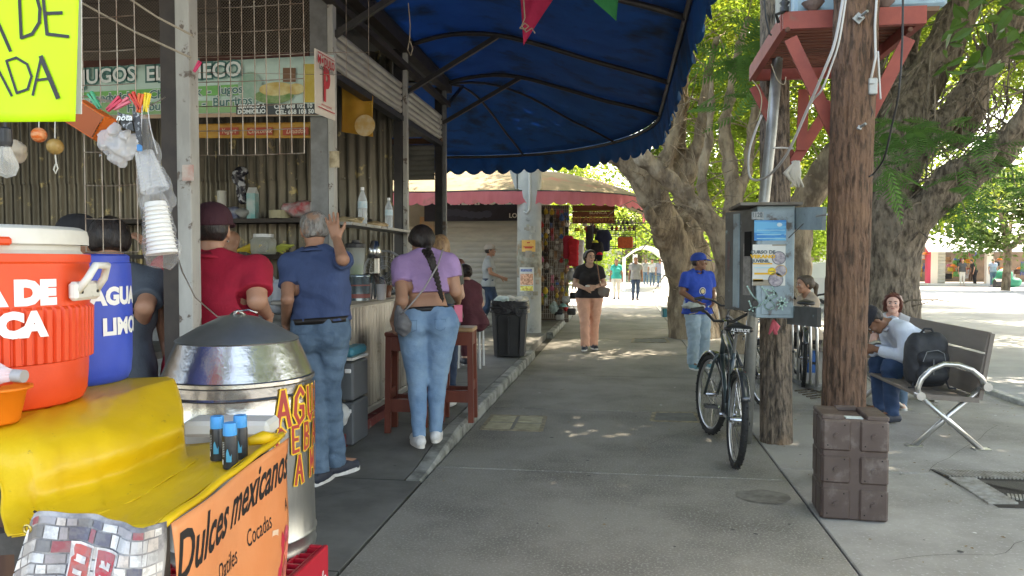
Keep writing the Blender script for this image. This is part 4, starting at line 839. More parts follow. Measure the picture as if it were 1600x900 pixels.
def leaves(name, parent, mat, clumps, size=.09, flat=.5, **kw):
    C_ = np.concatenate([np.tile(np.array([c]), (n, 1)) for c, r, n in clumps]); Rr = np.concatenate([np.full(n, r) for c, r, n in clumps]); N_ = len(C_)
    P_ = C_+rng.normal(0, .5, (N_, 3))*Rr[:, None]*np.array([1, 1, .7]); d = rng.normal(0, 1, (N_, 3)); d[:, 2] = d[:, 2]*flat-.25; d /= np.linalg.norm(d, axis=1)[:, None]
    n_ = rng.normal(0, 1, (N_, 3)); n_[:, 2] += .8; sd_ = np.cross(d, n_); sd_ /= np.linalg.norm(sd_, axis=1)[:, None]; up = np.cross(sd_, d); L_ = (size*rng.uniform(.6, 1.35, N_))[:, None]
    V = np.stack([P_, P_+d*L_*.45+sd_*L_*.26+up*L_*.06, P_+d*L_, P_+d*L_*.45-sd_*L_*.26+up*L_*.06], 1).reshape(-1, 3)-np.array(gloc(parent) if parent else (0,0,0))
    me = bpy.data.meshes.new(name); me.vertices.add(N_*4); me.vertices.foreach_set('co', V.astype(np.float32).ravel())
    me.loops.add(N_*4); me.loops.foreach_set('vertex_index', np.arange(N_*4, dtype=np.int32)); me.polygons.add(N_)
    me.polygons.foreach_set('loop_start', np.arange(0, N_*4, 4, dtype=np.int32)); me.polygons.foreach_set('loop_total', np.full(N_, 4, np.int32)); me.materials.append(mat); me.update(calc_edges=True)
    return link(name, me, parent, **kw)
def canopy(center, rx, ry, rz, ncl, nl, cr=(.5, 1.1), hole=.0):
    out = []
    while len(out) < ncl:
        p = rng.uniform(-1, 1, 3); r = np.linalg.norm(p)
        if r > 1 or (r < .45 and rng.random() < .6): continue
        q = np.array(center)+p*np.array([rx, ry, rz])
        if mnoise.noise((q[0]*.35, q[1]*.35, q[2]*.35)) < hole: continue
        out.append((tuple(q), rng.uniform(*cr), int(nl*rng.uniform(.6, 1.4))))
    return out
def twigs(mb, starts, n, L_, r=.02, droop=0):
    for _ in range(n):
        p, rr = starts[int(rng.integers(0, len(starts)))]; p = V3(p); d = V3(rng.normal(0, 1, 3)); d.z = abs(d.z)*.8-droop; d.normalize(); pts = [p]; l = L_*rng.uniform(.5, 1.3)
        for i in range(4): d = (d+V3(rng.normal(0, .3, 3))).normalized(); p = p+d*l/4; pts.append(p)
        r0 = min(r, rr*.6)*rng.uniform(.6, 1.2); mb.tube(pts, [r0, r0*.8, r0*.6, r0*.4, r0*.2], 5)
def tree_trunk(parent, limbs, mat, vox, ntw, tw_len, name='trunk', wv=.012, wf=9, tr=.03):
    S = SDF(vox); S.w = wv; S.wf = wf; pts = []
    for L_ in limbs: pts += limb(S, L_)
    S.build(name, mat, parent, local=False); mb = MB(); twigs(mb, pts, ntw, tw_len, tr); mb.build('twigs', mat, parent, kind='stuff'); return pts
tA = thing('ficus_tree', 'pale ficus with thick trunk leaning left behind the vendor in blue', 'tree', G(1072, 512))
lim = [[(1080,530,15,34),(1075,440,15,27),(1061,400,14.8,23),(1043,352,14.5,21),(1023,308,14.2,19),(990,262,14,17),(930,215,13.7,14),(830,150,13.5,10)],
 [(1100,520,15.2,26),(1092,430,15.3,22),(1077,360,15,17),(1068,300,14.9,13),(1058,240,14.8,13),(1066,160,14.6,9),(1075,60,14.4,6)],
 [(1072,450,14.9,18),(1046,395,14.6,11),(1027,358,14.2,9),(1013,328,13.9,6)],
 [(1066,300,14.9,12),(1088,235,14.6,9),(1100,160,14.4,7),(1120,60,14.2,5)],
 [(1012,312,14.2,15),(1040,250,14.4,10),(1062,190,14.4,7),(1060,110,14.3,5)],
 [(1050,240,14.6,9),(1036,205,14.5,7),(1052,170,14.5,5),(1040,140,14.5,4)]]
ptA = tree_trunk(tA, lim, BARK, .035, 110, 1.4, tr=.018, wv=.011, wf=12)
tB = thing('ficus_tree', 'second ficus behind the steel cabinet with a long limb reaching up left', 'tree', G(1145, 540))
lim = [[(1150,560,12.6,22),(1142,470,12.6,18),(1138,400,12.6,17),(1122,358,12.5,14),(1086,322,12.4,12.5),(1048,282,12.3,11),(1005,248,12.2,11),(960,200,12,8)],
 [(1138,400,12.6,16),(1146,330,12.8,12),(1140,260,12.9,10),(1132,190,13,8),(1146,110,13,6),(1168,30,13,5)],
 [(1146,330,12.8,9),(1168,270,13,7),(1176,200,13,6),(1196,90,13,5)],[(1110,345,12.5,8),(1095,290,12.6,7),(1108,220,12.7,6),(1112,120,12.7,4)],
 [(1236,540,14,28),(1240,420,14,24),(1252,330,14,21),(1285,270,13.6,18),(1330,215,13.4,14),(1390,120,13,12)]]
ptB = tree_trunk(tB, lim, BARK, .032, 80, 1.2, tr=.015)
tC = thing('shade_tree', 'massive dark barked tree with spreading limbs behind the bench and near pole', 'tree', G(1392, 515))
lim = [[(1384,540,12.2,50),(1386,470,12.2,41),(1390,410,12.2,38),(1396,350,12.1,37),(1392,290,12.2,31),(1408,220,12.3,33),(1436,140,12.4,27),(1490,40,12.5,24),(1530,-60,12.5,20)],
 [(1402,400,12.1,26),(1440,332,12,23),(1503,278,11.8,22),(1560,238,11.6,21),(1620,180,11.4,18),(1720,90,11,14)],
 [(1432,345,11.9,17),(1462,290,11.7,12),(1492,262,11.5,11),(1540,243,11.3,10),(1585,200,11.1,10),(1620,140,11,8)],
 [(1400,260,12.3,20),(1398,180,12.6,16),(1418,90,12.8,13),(1440,-20,13,11)],[(1500,215,12.4,17),(1525,130,12.4,20),(1580,30,12.4,18),(1640,-80,12.4,14)],
 [(1405,290,12.2,16),(1440,230,12,13),(1475,190,12,14),(1540,110,12,12),(1640,40,12,9)],[(1385,320,12.3,14),(1365,250,12.6,10),(1372,150,12.8,7),(1380,60,13,5)]]
ptC = tree_trunk(tC, lim, BARKD, .035, 120, 1.2, tr=.02, wv=.014, wf=11)
mb = MB()
for _ in range(46):                    # hanging aerial roots and vines
    u, v = rng.uniform(1360, 1600), rng.uniform(0, 190); Y = rng.uniform(11.2, 12.8); p = AY(u, v, Y); l = rng.uniform(.4, 1.5); pts = [p+V3((rng.normal(0,.05)+.12*q*rng.normal(), rng.normal(0,.05), -l*q)) for q in (0, .35, .7, 1)]; r0 = rng.uniform(.004, .018); mb.tube(pts, [r0, r0, r0*.8, r0*.5], 5)
for _ in range(26):
    u, v = rng.uniform(1370, 1500), rng.uniform(120, 330); p = AY(u, v, 11.8); d = V3((rng.uniform(.2,1), rng.uniform(-.5,.5), rng.uniform(.2,.9))).normalized(); mb.tube([p+d*q+V3((0,0,.15*q*q)) for q in (0, .4, .9, 1.5)], [.014,.012,.009,.005], 5)
mb.build('vines', BARKD, tC, kind='stuff')
# crowns
leaves('crown', tA, LEAF, canopy((1.4, 16.5, 7.3), 5.8, 4.2, 3.0, 250, 160, (.35, .9))+canopy((2.6, 17.5, 4.2), 2.2, 3.4, 1.9, 50, 120, (.3, .6)), .115)
leaves('crown', tB, LEAF, canopy((3.2, 14.8, 5.9), 2.8, 3.0, 2.2, 90, 150, (.3, .7))+canopy((3.0, 10.8, 8.4), 3, 3, .8, 40, 150, (.5, .9), -1), .11); leaves('crown', tA, LEAF, canopy((1.4, 21.0, 8.8), 3.2, 5.0, 1.0, 130, 140, (.5, .9), -1), .15); leaves('crown', tA, LEAFP, canopy((3.3, 19.5, 5.6), 2.6, 2.6, 3.0, 150, 130, (.25, .55), -.25), .10); leaves('crown', tB, LEAF, canopy((3.0, 10.6, 8.3), 4.8, 5.2, 1.1, 400, 130, (.5, .9), -1), .20)  # the wide flat top layers are added to shade the walkway below
leaves('crown', tC, LEAF, canopy((7.0, 12.0, 8.2), 6.5, 6.0, 2.2, 420, 150, (.5, 1.1)), .15)
def bgtree(pos, h, r, mat, label, n=60, nl=150, sz=.2, cz=.62, trunk=.2):
    t = thing('background_tree', label, 'tree', pos); p = V3(pos); mb = MB(); mb.tube([p, p+V3((.1,0,h*.3)), p+V3((-.1,.1,h*.65))], [trunk, trunk*.8, trunk*.4], 8)
    for a in np.linspace(0, 5.2, 6): mb.tube([p+V3((0,0,h*.32)), p+V3((r*.4*math.cos(a), r*.4*math.sin(a), h*.55)), p+V3((r*.75*math.cos(a), r*.75*math.sin(a), h*.72))], [trunk*.6, trunk*.4, trunk*.15], 6)
    mb.build('trunk', BARK, t, smooth=True); leaves('crown', t, mat, canopy((p.x, p.y, p.z+h*cz), r, r, h*(1-cz)*1.02, n, nl, (r*.16, r*.3)), sz); return t
bgtree((UX(1085,24), 24, 0), 9, 4.6, LEAF, 'leafy green tree standing behind the pale ficus', 110, 170, .17, .6)
bgtree((-4.8, 36, 0), 8, 4.0, LEAF, 'round green tree behind the far kiosk roof', 90, 180, .2)
bgtree((UX(1185,25), 26, 0), 10, 4.6, LEAFP, 'tall light green tree seen left of the near pole', 105, 170, .18, .6)
bgtree((UX(1405,29), 29, 0), 12, 5.5, LEAF, 'high dense tree behind the dark barked trunk', 150, 190, .2, .62)
bgtree((UX(1150,46), 46, 0), 6.0, 5, LEAFP, 'pale green tree in the sun behind the steel cabinet', 110, 160, .24, .6)
bgtree((UX(1005,58), 58, 0), 7, 5, LEAFP, 'sunlit tree at the end of the walkway', 90, 160, .24, .55)
bgtree((UX(900,48), 48, 0), 5.5, 3.5, LEAFP, 'sunlit low tree beyond the kiosk end', 70, 150, .22, .5)
bgtree((UX(1275,48), 48, 0), 7, 5, LEAFP, 'pale tree behind the white car across the street', 90, 150, .25, .6)
bgtree((UX(1572,42), 42, 0), 6.3, 4.4, M('leaf_sunny', (.14,.21,.05), .6, tl=.4, col2=(.09,.15,.035), ns=.9), 'bright feathery tree in full sun in front of the far shops', 170, 170, .26, .66, .22)
# overhead shade: crowns whose trunks stand outside the frame
def shade(pos, label, cz, rx, ry, rz, n):
    t = thing('street_tree', label, 'tree', pos); p = V3(pos); mb = MB(); mb.tube([p, p+V3((.1,0,2)), p+V3((.2,.2,cz-1))], [.35,.28,.2], 10)
    for a in np.linspace(0, 5.4, 7): mb.tube([p+V3((.1,0,cz*.45)), p+V3((rx*.4*math.cos(a), ry*.4*math.sin(a), cz-.8)), p+V3((rx*.8*math.cos(a), ry*.8*math.sin(a), cz))], [.16,.11,.05], 6)
    mb.build('trunk', BARKD, t, smooth=True); leaves('crown', t, LEAF, canopy((p.x, p.y, cz), rx, ry, rz, n, 150, (.6, 1.2)), .19)
shade((6.8, 3.0, 0), 'large street tree shading the near pavement right of the frame', 7.6, 7.5, 8.0, 1.6, 430)
shade((14.0, 19.0, 0), 'large street tree shading the street right of the frame', 8.4, 8.5, 8.5, 1.6, 480)
shade((-7.5, 12.0, 0), 'large tree rising behind the juice kiosk roof', 7.8, 7, 6, 1.4, 200)
# compound leaf fronds of the dark barked tree
def frond(mb, p, d, L_, n=11, w_=.30):
    d = V3(d).normalized(); sd = d.cross(V3((0, .3, 1))).normalized(); up = sd.cross(d); pts = []
    for i in range(n+1):
        t = i/n; q = p+d*L_*t+V3((0,0,-.22*L_*t*t)); pts.append(q)
        if i and i < n+1:
            l = w_*L_*math.sin(PI*(t*.8+.14))
            for s_ in (-1, 1):
                e = q+(sd*s_+d*.55).normalized()*l+V3((0,0,-.18*l)); h_ = L_/n*.42; tt = d*h_
                m1 = q.lerp(e, .5); mb.add([q-tt*.4, m1-tt*.8, e, m1+tt*.8, q+tt*.4], [(0,1,2,3,4)])
    mb.tube(pts, .003, 4)
def fronds(u0, u1, v0, v1, Y0, Y1, n, L_, label, mat=LEAFF, left=0):
    mb = MB()
    for _ in range(n): frond(mb, AY(rng.uniform(u0,u1), rng.uniform(v0,v1), rng.uniform(Y0,Y1)), (rng.normal(left,.8), rng.normal(-.2,.5), rng.uniform(-.6,.4)), L_*rng.uniform(.7,1.25))
    return mb.build('frond_spray', mat, tC, kind='stuff')
fronds(1365,1440,185,260,9.5,10.6,34,.42,''); fronds(1420,1530,190,240,9.5,10.6,34,.42,'', left=.4); fronds(1375,1430,225,300,9,10,10,.42,'')
fronds(1120,1190,30,150,11.2,12,34,.55,''); fronds(1135,1175,60,185,11,12,16,.6,''); fronds(1500,1600,225,310,10.5,12.5,46,.5,'',left=.3); fronds(1495,1530,300,360,11,12,22,.42,'')
mb = MB()
for _ in range(95):                    # broad near leaves at the top right
    p = AY(rng.uniform(1480,1640), rng.uniform(-40,110)*(1 if rng.random() < .8 else 1.2), rng.uniform(5.2,6.4))
    if (p - AY(1480, 130, 5.8)).length < .35: continue
    d = V3((rng.normal(-.3,.6), rng.normal(0,.5), rng.uniform(-1,.3))).normalized(); sd = d.cross(V3(rng.normal(0,1,3))).normalized(); l = rng.uniform(.10,.17); up = sd.cross(d)
    mb.add([p, p+d*l*.3+sd*l*.2+up*.008, p+d*l*.65+sd*l*.17+up*.008, p+d*l, p+d*l*.65-sd*l*.17+up*.008, p+d*l*.3-sd*l*.2+up*.008], [(0,1,2,3),(0,3,4,5)])
mb.build('broad_leaves', M('leaf_broad', (.07,.14,.02), .4, tl=.5, col2=(.045,.10,.016), ns=3), tC, kind='stuff')
# ------------------------------------------------------------- utility poles, platform, cabinet
def polepos(u, v): return G(u, v)
NP, NT = AC(1315, 700, 5.05), AC(1331, -60, 5.05); NP = V3((NP.x, NP.y, 0)); NTp = NP+V3(((NT-AC(1315,700,5.05)).x*1.35, 0, 0)); NTp.z = 4.6
FP = G(1213, 690); FPt = FP+V3((.11, .95, 4.4))
PW = M('pole_wood', (.20,.115,.075), .85, col2=(.08,.05,.034), ns=34, st=(1,1,.22), lo=.48, hi=.60, bump=1, bs=44, bst=(1,1,.25), bd=.05, col3=(.26,.15,.09), ns3=2.0, lo3=.52, hi3=.68, nd=8)
PWG = M('pole_wood_grey', (.26,.20,.15), .9, col2=(.08,.065,.052), ns=34, st=(1,1,.2), lo=.46, hi=.60, bump=1, bs=44, bst=(1,1,.25), bd=.05, col3=(.30,.19,.11), ns3=2.0, lo3=.55, hi3=.7, nd=8)
def woodpole(a, b, r0, r1, name, mat, label, seed):
    t = thing(name, label, 'pole', a); mb = MB(); n, k = 110, 220; vs = []
    for i in range(k+1):
        c = a.lerp(b, i/k); r = r0+(r1-r0)*i/k
        for j in range(n):
            an = 2*PI*j/n; q = (math.cos(an)*2.2, math.sin(an)*2.2, c.z*.55+seed); crack = mnoise.noise((q[0]*2.6, q[1]*2.6, q[2]*.6)); pit = mnoise.noise((q[0]*5, q[1]*5, c.z*7+seed))
            rr = r*(1+.05*mnoise.noise((q[0]*.4, q[1]*.4, q[2])))-.030*max(0, crack-.08)-.035*max(0, pit-.22)-.010*abs(mnoise.noise((q[0]*9, q[1]*9, c.z*1.2+seed)))
            vs.append(c+V3((rr*math.cos(an), rr*math.sin(an), 0)))
    mb.add(vs, [(i*n+j, i*n+(j+1) % n, (i+1)*n+(j+1) % n, (i+1)*n+j) for i in range(k) for j in range(n)]+[tuple(k*n+j for j in range(n))])
    mb.build('shaft', mat, t, smooth=True); return t
npole = woodpole(NP, NTp, .137, .137, 'utility_pole', PW, 'reddish brown wooden utility pole behind the brown crate', 3)
fpole = woodpole(FP, FPt, .128, .120, 'utility_pole', PWG, 'grey brown wooden utility pole behind the steel cabinet and bicycle', 9)
STEELG = M('galv_steel', (.36,.37,.36), .45, .6, col2=(.22,.22,.21), ns=9)
PD = NP.y
def pbolt(u, v, plate=True, L_=.07, sz=.055):
    c = AY(u, v, PD-.145); mb = MB()
    if plate: mb.box(c+V3((0,.005,0)), (sz, .008, sz), ry=.75, bev=.002)
    mb.tube([c, c+V3((.03,-L_,.02))], .009, 8); mb.box(c+V3((.006,-.02,.003)), (.026,.014,.026), ry=.4, bev=.003); mb.build('bolt', STEELG, npole)
pbolt(1342, 28); pbolt(1340, 201, False, .06)
mb = MB(); mb.box(AY(1362,136,PD-.10), (.055,.06,.105), bev=.006); mb.box(AY(1362,128,PD-.14), (.03,.01,.02)); mb.build('junction_box', STEELG, npole)
mb = MB(); mb.tube([AY(1360,128,PD-.12), AY(1368,90,PD-.12), AY(1367,40,PD-.12), AY(1372,-40,PD-.12)], .008, 6); mb.build('riser_cable', M('cable_white', (.5,.5,.48), .5), npole, smooth=True)
mb = MB(); mb.tube([AY(1358,155,PD-.10), AY(1363,175,PD-.10), AY(1352,210,PD-.1)], .004, 6); mb.build('thin_wire', BLKP, npole)
REDP = M('frame_red', (.33,.075,.055), .65, col2=(.24,.055,.045), ns=6, bump=.15, bs=30, col3=(.20,.10,.07), ns3=5, lo3=.6, hi3=.7)
pf = thing('pole_platform', 'red timber platform on V braces carrying transformers between the two poles', 'platform', (NP.x, 5.8, 2.9))
YF = PD+.17; YB = YF*1.27; ZB = zg(52, YF); xL, xR = UX(1218, YF), UX(1439, YF)
xLb = UX(1168, YB); xRb = xLb+(xR-xL)
for nm, a, b, wd, ht in (('front_beam', (xL, YF, ZB), (xR, YF, ZB), .05, .115), ('rear_beam', (xLb, YB, ZB), (xRb, YB, ZB), .05, .115), ('side_beam', (xL+.02, YF+.03, ZB), (xLb+.02, YB-.03, ZB), .05, .115), ('side_beam', (xR-.02, YF+.03, ZB), (xRb-.02, YB-.03, ZB), .05, .115)):
    mb = MB(); mb.bar(a, b, wd, ht); mb.build(nm, REDP, pf)
WOODR = M('slat_red', (.26,.09,.055), .8, col2=(.16,.06,.04), ns=7, st=(.2,1,1))
for i in range(17):
    t = (i+.5)/17; y = YF+.06+(YB-YF-.12)*t; x0 = xL+(xLb-xL)*t+.05; mb = MB(); mb.box(((x0+x0+(xR-xL)-.1)/2, y, ZB+.035), (xR-xL-.1, .055, .03)); mb.build('slat', WOODR, pf)
def vb(pts, Y, name='brace'):
    mb = MB(); a, b = AY(*pts[0], Y), AY(*pts[1], Y); mb.bar(a, b, .014, .085, up=(0,1,0)) if False else mb.bar(a, b, .085, .02, up=(0,1,0)); mb.build(name, REDP, pf)
vb(((1235,60),(1312,224)), YF-.03); vb(((1420,60),(1335,224)), YF-.03); vb(((1178,135),(1240,255)), YB-.03); vb(((1300,160),(1240,255)), YB-.05)
mb = MB(); mb.bar(AY(1256,140,YB-.08), AY(1252,235,YB-.08), .085, .02, up=(0,1,0)); mb.build('hanger', REDP, pf)
for u in (1230, 1421): mb = MB(); mb.lathe([(.016,0),(.016,.02),(.006,.024)], (0,0,0), 8, capt=True); mb.v = [tuple(AY(u, 47, YF-.03)+V3((x, -z, y))) for x, y, z in mb.v]; mb.build('bolt', M('rust', (.12,.05,.03), .7), pf)
# transformers on the platform
TB = M('tank_blue', (.30,.44,.52), .5, col2=(.22,.33,.40), ns=4, col3=(.45,.52,.55), ns3=6, lo3=.6, hi3=.7)
t1 = thing('transformer', 'pale blue transformer tank on the right of the red platform', 'transformer', (UX(1415,5.3), 5.4, ZB+.06))
x0, x1 = UX(1372,5.5), UX(1474,5.5); mb = MB(); mb.box(((x0+x1)/2, 5.85, ZB+.45), (x1-x0, .7, .74), bev=.02); mb.build('tank', TB, t1)
mb = MB(); mb.lathe([(.13,0),(.13,.012),(.10,.02)], (0,0,0), 20, capt=True); mb.v = [(x+(x0+x1)/2+.06, 5.50-z, y+ZB+.25) for x, y, z in mb.v]; mb.build('gauge', TB, t1)
mb = MB(); mb.box(((x0+x1)/2-.02, 5.82, ZB+.065), (x1-x0-.06, .62, .03)); mb.build('skid', M('skid_wood', (.18,.11,.07), .8), t1)
mb = MB(); mb.box((x0-.03, 5.52, ZB+.10), (.07, .1, .06)); mb.box((x0-.035, 5.50, ZB+.2), (.04, .05, .3)); mb.build('valve', TB, t1)
t2 = thing('transformer', 'pale blue transformer tank on the left of the red platform behind the pole', 'transformer', (UX(1275,5.3), 5.5, ZB+.06))
x0, x1 = UX(1238,5.5), UX(1306,5.5); mb = MB(); mb.box(((x0+x1)/2, 5.87, ZB+.45), (x1-x0, .7, .76), bev=.02); mb.build('tank', TB, t2)
mb = MB(); mb.box((UX(1228,5.8), 5.9, ZB+.32), (.06, .5, .5)); mb.build('side_plate', M('plate_grey', (.35,.34,.31), .6, col2=(.2,.19,.17), ns=8), t2)
for u_, l_ in ((1265, 'left'), (1376, 'right')):
    mb = MB(); mb.lathe([(.02,0),(.055,.03),(.07,.05),(.075,.055),(.06,.06)], (UX(u_,5.45), 5.45, ZB+.065), 14, capt=True); mb.build('bracket', M('bracket_rust', (.2,.15,.13), .7), t2 if l_ == 'left' else t1)
ins = thing('insulator', 'black ribbed insulator standing on the left corner of the red platform', 'insulator', (UX(1221,5.0), 5.0, ZB+.06))
mb = MB(); mb.lathe([(.03,0),(.03,.03),(.018,.035),(.035,.06),(.018,.075),(.03,.095),(.015,.11),(.05,.13),(.05,.15),(.012,.155),(.012,.19)], (UX(1221,5.42), 5.42, ZB+.058), 14, capt=True); mb.build('body', BLKP, ins, smooth=True)
mb = MB(); mb.tube([(UX(1213,5.4), 5.42, ZB-.01), (UX(1207,5.4), 5.38, ZB+.03), (UX(1222,5.4), 5.42, ZB+.06)], .012, 6); mb.build('clamp', BLKP, ins)
# galvanised pipe and cables
pipe = thing('steel_pipe', 'grey galvanised pipe rising behind the bicycle through the cabinet', 'pipe', G(1166, 692))
pb = G(1166, 692); Yp = pb.y; mb = MB(); mb.tube([pb, AY(1176,500,Yp), AY(1192,330,Yp), AY(1205,210,Yp+.1), AY(1216,80,Yp+.2)], [.043]*5, 16); mb.build('tube', M('pipe_grey', (.34,.34,.32), .4, .5, col2=(.22,.22,.2), ns=6), pipe, smooth=True)
def cable(pts, r, mat, label, name='cable'):
    P_ = [AY(*p) for p in pts]; out = []
    for i in range(len(P_)-1):
        p0, p1, p2, p3 = P_[max(i-1,0)], P_[i], P_[i+1], P_[min(i+2,len(P_)-1)]
        for k in range(6): t = k/6; out.append(.5*((2*p1)+(-p0+p2)*t+(2*p0-5*p1+4*p2-p3)*t*t+(-p0+3*p1-3*p2+p3)*t**3))
    out.append(P_[-1]); mb = MB(); mb.tube(out, r, 7); return mb.build(name, mat, None, smooth=True, label=label, category='cable')
CG = M('cable_grey', (.42,.42,.42), .5); CB = M('cable_black', (.02,.02,.02), .5); CW = M('cable_white', (.5,.5,.48), .5)
cable([(1322,-30,4.75),(1306,60,4.75),(1288,110,4.8),(1262,170,5.0),(1230,240,5.3),(1200,275,5.7),(1178,281,6.0),(1170,268,6.1),(1172,230,6.2),(1190,180,6.2)], .009, CG, 'grey cable looping from the near pole down below the red frame')
cable([(1326,-30,4.75),(1312,60,4.75),(1300,100,4.8),(1284,140,4.85),(1268,160,5.0),(1250,200,5.2)], .006, CW, 'pale cable bundled beside the grey looping cable')
cable([(1411,-30,4.6),(1410,60,4.6),(1405,140,4.6),(1395,190,4.7),(1382,245,4.8),(1366,270,5.0),(1358,276,5.0)], .006, CB, 'thin black cable hanging down right of the near pole')
cable([(1372,80,4.6),(1374,120,4.62),(1376,155,4.65)], .005, CW, 'short white cable end dangling right of the junction box')
cable([(1194,-20,5),(1196,20,5),(1202,50,5),(1206,55,5)], .006, CB, 'black wire curving down to the insulator')
cable([(1175,125,5.4),(1186,140,5.4),(1190,160,5.4),(1184,185,5.4),(1172,196,5.5)], .004, M('rope_tan', (.3,.25,.18)), 'thin tan wire drooping from the left end of the red frame')
cable([(1205,100,5.3),(1215,125,5.3),(1225,132,5.3),(1228,120,5.3)], .003, M('rope_tan', (.3,.25,.18)), 'thin tan wire hooked under the red slats')
cable([(1208,231,5.9),(1225,231,6),(1240,232,6)], .007, CG, 'short grey cable tied round the foot of the rear V brace')
mb = MB(); rg = AY(1243,258,6.1); 
for k in range(7): mb.tube([rg+V3((rng.normal(0,.012),0,.03)), rg+V3((rng.normal(0,.03),-.02,-.06)), rg+V3((rng.normal(0,.03),-.02,-.17))], [.012,.022,.006], 6)
mb.build('rag', M('rag_white', (.5,.48,.42), .9), None, smooth=True, label='dirty white rag knotted below the rear V brace', category='rag')
# cabinet
cb = thing('steel_cabinet', 'blue grey steel cabinet with posters and graffiti mounted on the pipe and pole', 'cabinet', AY(1190, 490, 5.9))
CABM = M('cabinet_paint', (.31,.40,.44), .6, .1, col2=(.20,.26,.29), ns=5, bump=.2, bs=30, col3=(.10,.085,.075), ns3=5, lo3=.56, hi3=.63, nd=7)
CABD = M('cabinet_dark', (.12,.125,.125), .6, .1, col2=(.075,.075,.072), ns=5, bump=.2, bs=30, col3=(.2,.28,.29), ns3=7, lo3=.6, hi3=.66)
CY = 5.72
a, b = AY(1181, 496, CY), AY(1240, 498, CY); z0, z1 = zg(494, CY), zg(325, CY); xa, xb = a.x, b.x
mb = MB(); mb.box(((xa+xb)/2, CY+.16, (z0+z1)/2), (xb-xa, .32, z1-z0), bev=.006); mb.build('case', CABM, cb)
mb = MB(); mb.box(((xa+xb)/2+.01, CY-.004, (z0+z1)/2), (xb-xa-.05, .008, z1-z0-.05), bev=.002); mb.build('door', CABM, cb)
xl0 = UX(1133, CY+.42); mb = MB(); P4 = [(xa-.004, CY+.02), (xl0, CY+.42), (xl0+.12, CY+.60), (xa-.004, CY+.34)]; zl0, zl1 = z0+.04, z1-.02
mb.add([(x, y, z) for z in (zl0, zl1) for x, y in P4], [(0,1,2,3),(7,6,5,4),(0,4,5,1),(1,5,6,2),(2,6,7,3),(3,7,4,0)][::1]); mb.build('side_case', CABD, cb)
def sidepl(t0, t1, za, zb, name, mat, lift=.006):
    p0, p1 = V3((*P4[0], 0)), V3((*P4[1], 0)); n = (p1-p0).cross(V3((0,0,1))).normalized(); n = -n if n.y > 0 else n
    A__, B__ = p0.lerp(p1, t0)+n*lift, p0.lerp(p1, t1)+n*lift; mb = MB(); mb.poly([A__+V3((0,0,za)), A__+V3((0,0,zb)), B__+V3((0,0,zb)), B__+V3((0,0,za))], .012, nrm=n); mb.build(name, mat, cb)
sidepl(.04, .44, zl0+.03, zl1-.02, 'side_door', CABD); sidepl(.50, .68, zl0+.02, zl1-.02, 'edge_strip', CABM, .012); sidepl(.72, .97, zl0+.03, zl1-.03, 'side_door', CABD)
sidepl(.10, .30, zl1-.34, zl1-.16, 'slot', M('slot_black', (.004,.004,.004), .9), .014); sidepl(.12, .34, zl0+.12, zl0+.5, 'torn_paper', M('torn', (.32,.31,.29), .9, col2=(.18,.17,.16), ns=20), .013)
sidepl(.82, .88, zl0+.3, zl0+.52, 'rust_label', M('rustlab', (.26,.13,.10), .9, col2=(.12,.1,.1), ns=9), .013)
mb = MB(); mb.box(((xl0+xb)/2+.04, CY+.25, z1+.012), (xb-xl0-.0, .62, .02), rx=.0); mb.build('top_plate', M('cab_top', (.12,.10,.08), .8, col2=(.2,.19,.17), ns=9), cb)
fc = plane_fn(((xa+xb)/2, CY-.009, (z0+z1)/2), (1,0,0), (0,0,1), .002)
def fpl(u0, v0, u1, v1, name, mat, lift=0., par=None):
    A__, B__ = AY(u0, v1, CY), AY(u1, v0, CY); mb = MB(); mb.box(((A__.x+B__.x)/2, CY-.0105-lift, (A__.z+B__.z)/2), (B__.x-A__.x, .002, B__.z-A__.z)); return mb.build(name, mat, par or cb)
bp = fpl(1178,344,1228,376,'blue_poster', M('poster_blue', (.03,.22,.55), .6, col2=(.12,.42,.68), ns=12, st=(.3,1,2), lo=.42, hi=.55, col3=(.35,.5,.55), ns3=14, lo3=.6, hi3=.66))
mb = MB(); c_ = AY(1218, 351, CY-.014); mb.poly([c_+V3((.018*math.cos(a), 0, .014*math.sin(a))) for a in np.linspace(0, 2*PI, 14, endpoint=False)], nrm=(0,-1,0)); mb.build('logo_disc', M('logo_pale', (.55,.7,.75), .6), bp)
for k, (v, u1) in enumerate(((359,1226),(366,1220),(372,1226))): fpl(1182, v, u1, v+1.4, 'print_line', M('line_pale', (.3,.6,.72), .6), .003, bp)
wp = fpl(1175,382,1227,446,'course_poster', M('poster_paper', (.66,.67,.64), .7, col2=(.58,.6,.58), ns=6))
def ptext(s, size, u, v, mat, bold=.0, sx=1): letter(s, size, mat, wp, plane_fn(AY(u, v, CY-.0155), (1,0,0), (0,0,1)), bold, sx)
INK = M('ink_grey', (.09,.12,.14), .7); YEL = M('ink_yellow', (.72,.42,.04), .7)
ptext('CURSO DE', .032, 1192, 394, INK, .0012, 1.1); ptext('VERANO', .034, 1192, 401, YEL, .002, 1.25); ptext('JUVENIL', .030, 1189, 408, INK, .0012, 1.1); ptext('LUGAR', .012, 1206, 424, INK, .0005)
for u0, v0, u1, v1, c in ((1176,411,1206,413,YEL),(1178,426,1204,429,YEL),(1178,417,1206,419,M('ink_blue', (.4,.6,.66), .7)),(1176,437,1206,446,M('ink_brown', (.3,.26,.2), .7)),(1176,436,1192,440,YEL),(1206,382,1227,384,M('ink_brown', (.3,.26,.2), .7))): fpl(u0, v0, u1, v1, 'print_block', c, .003, wp)
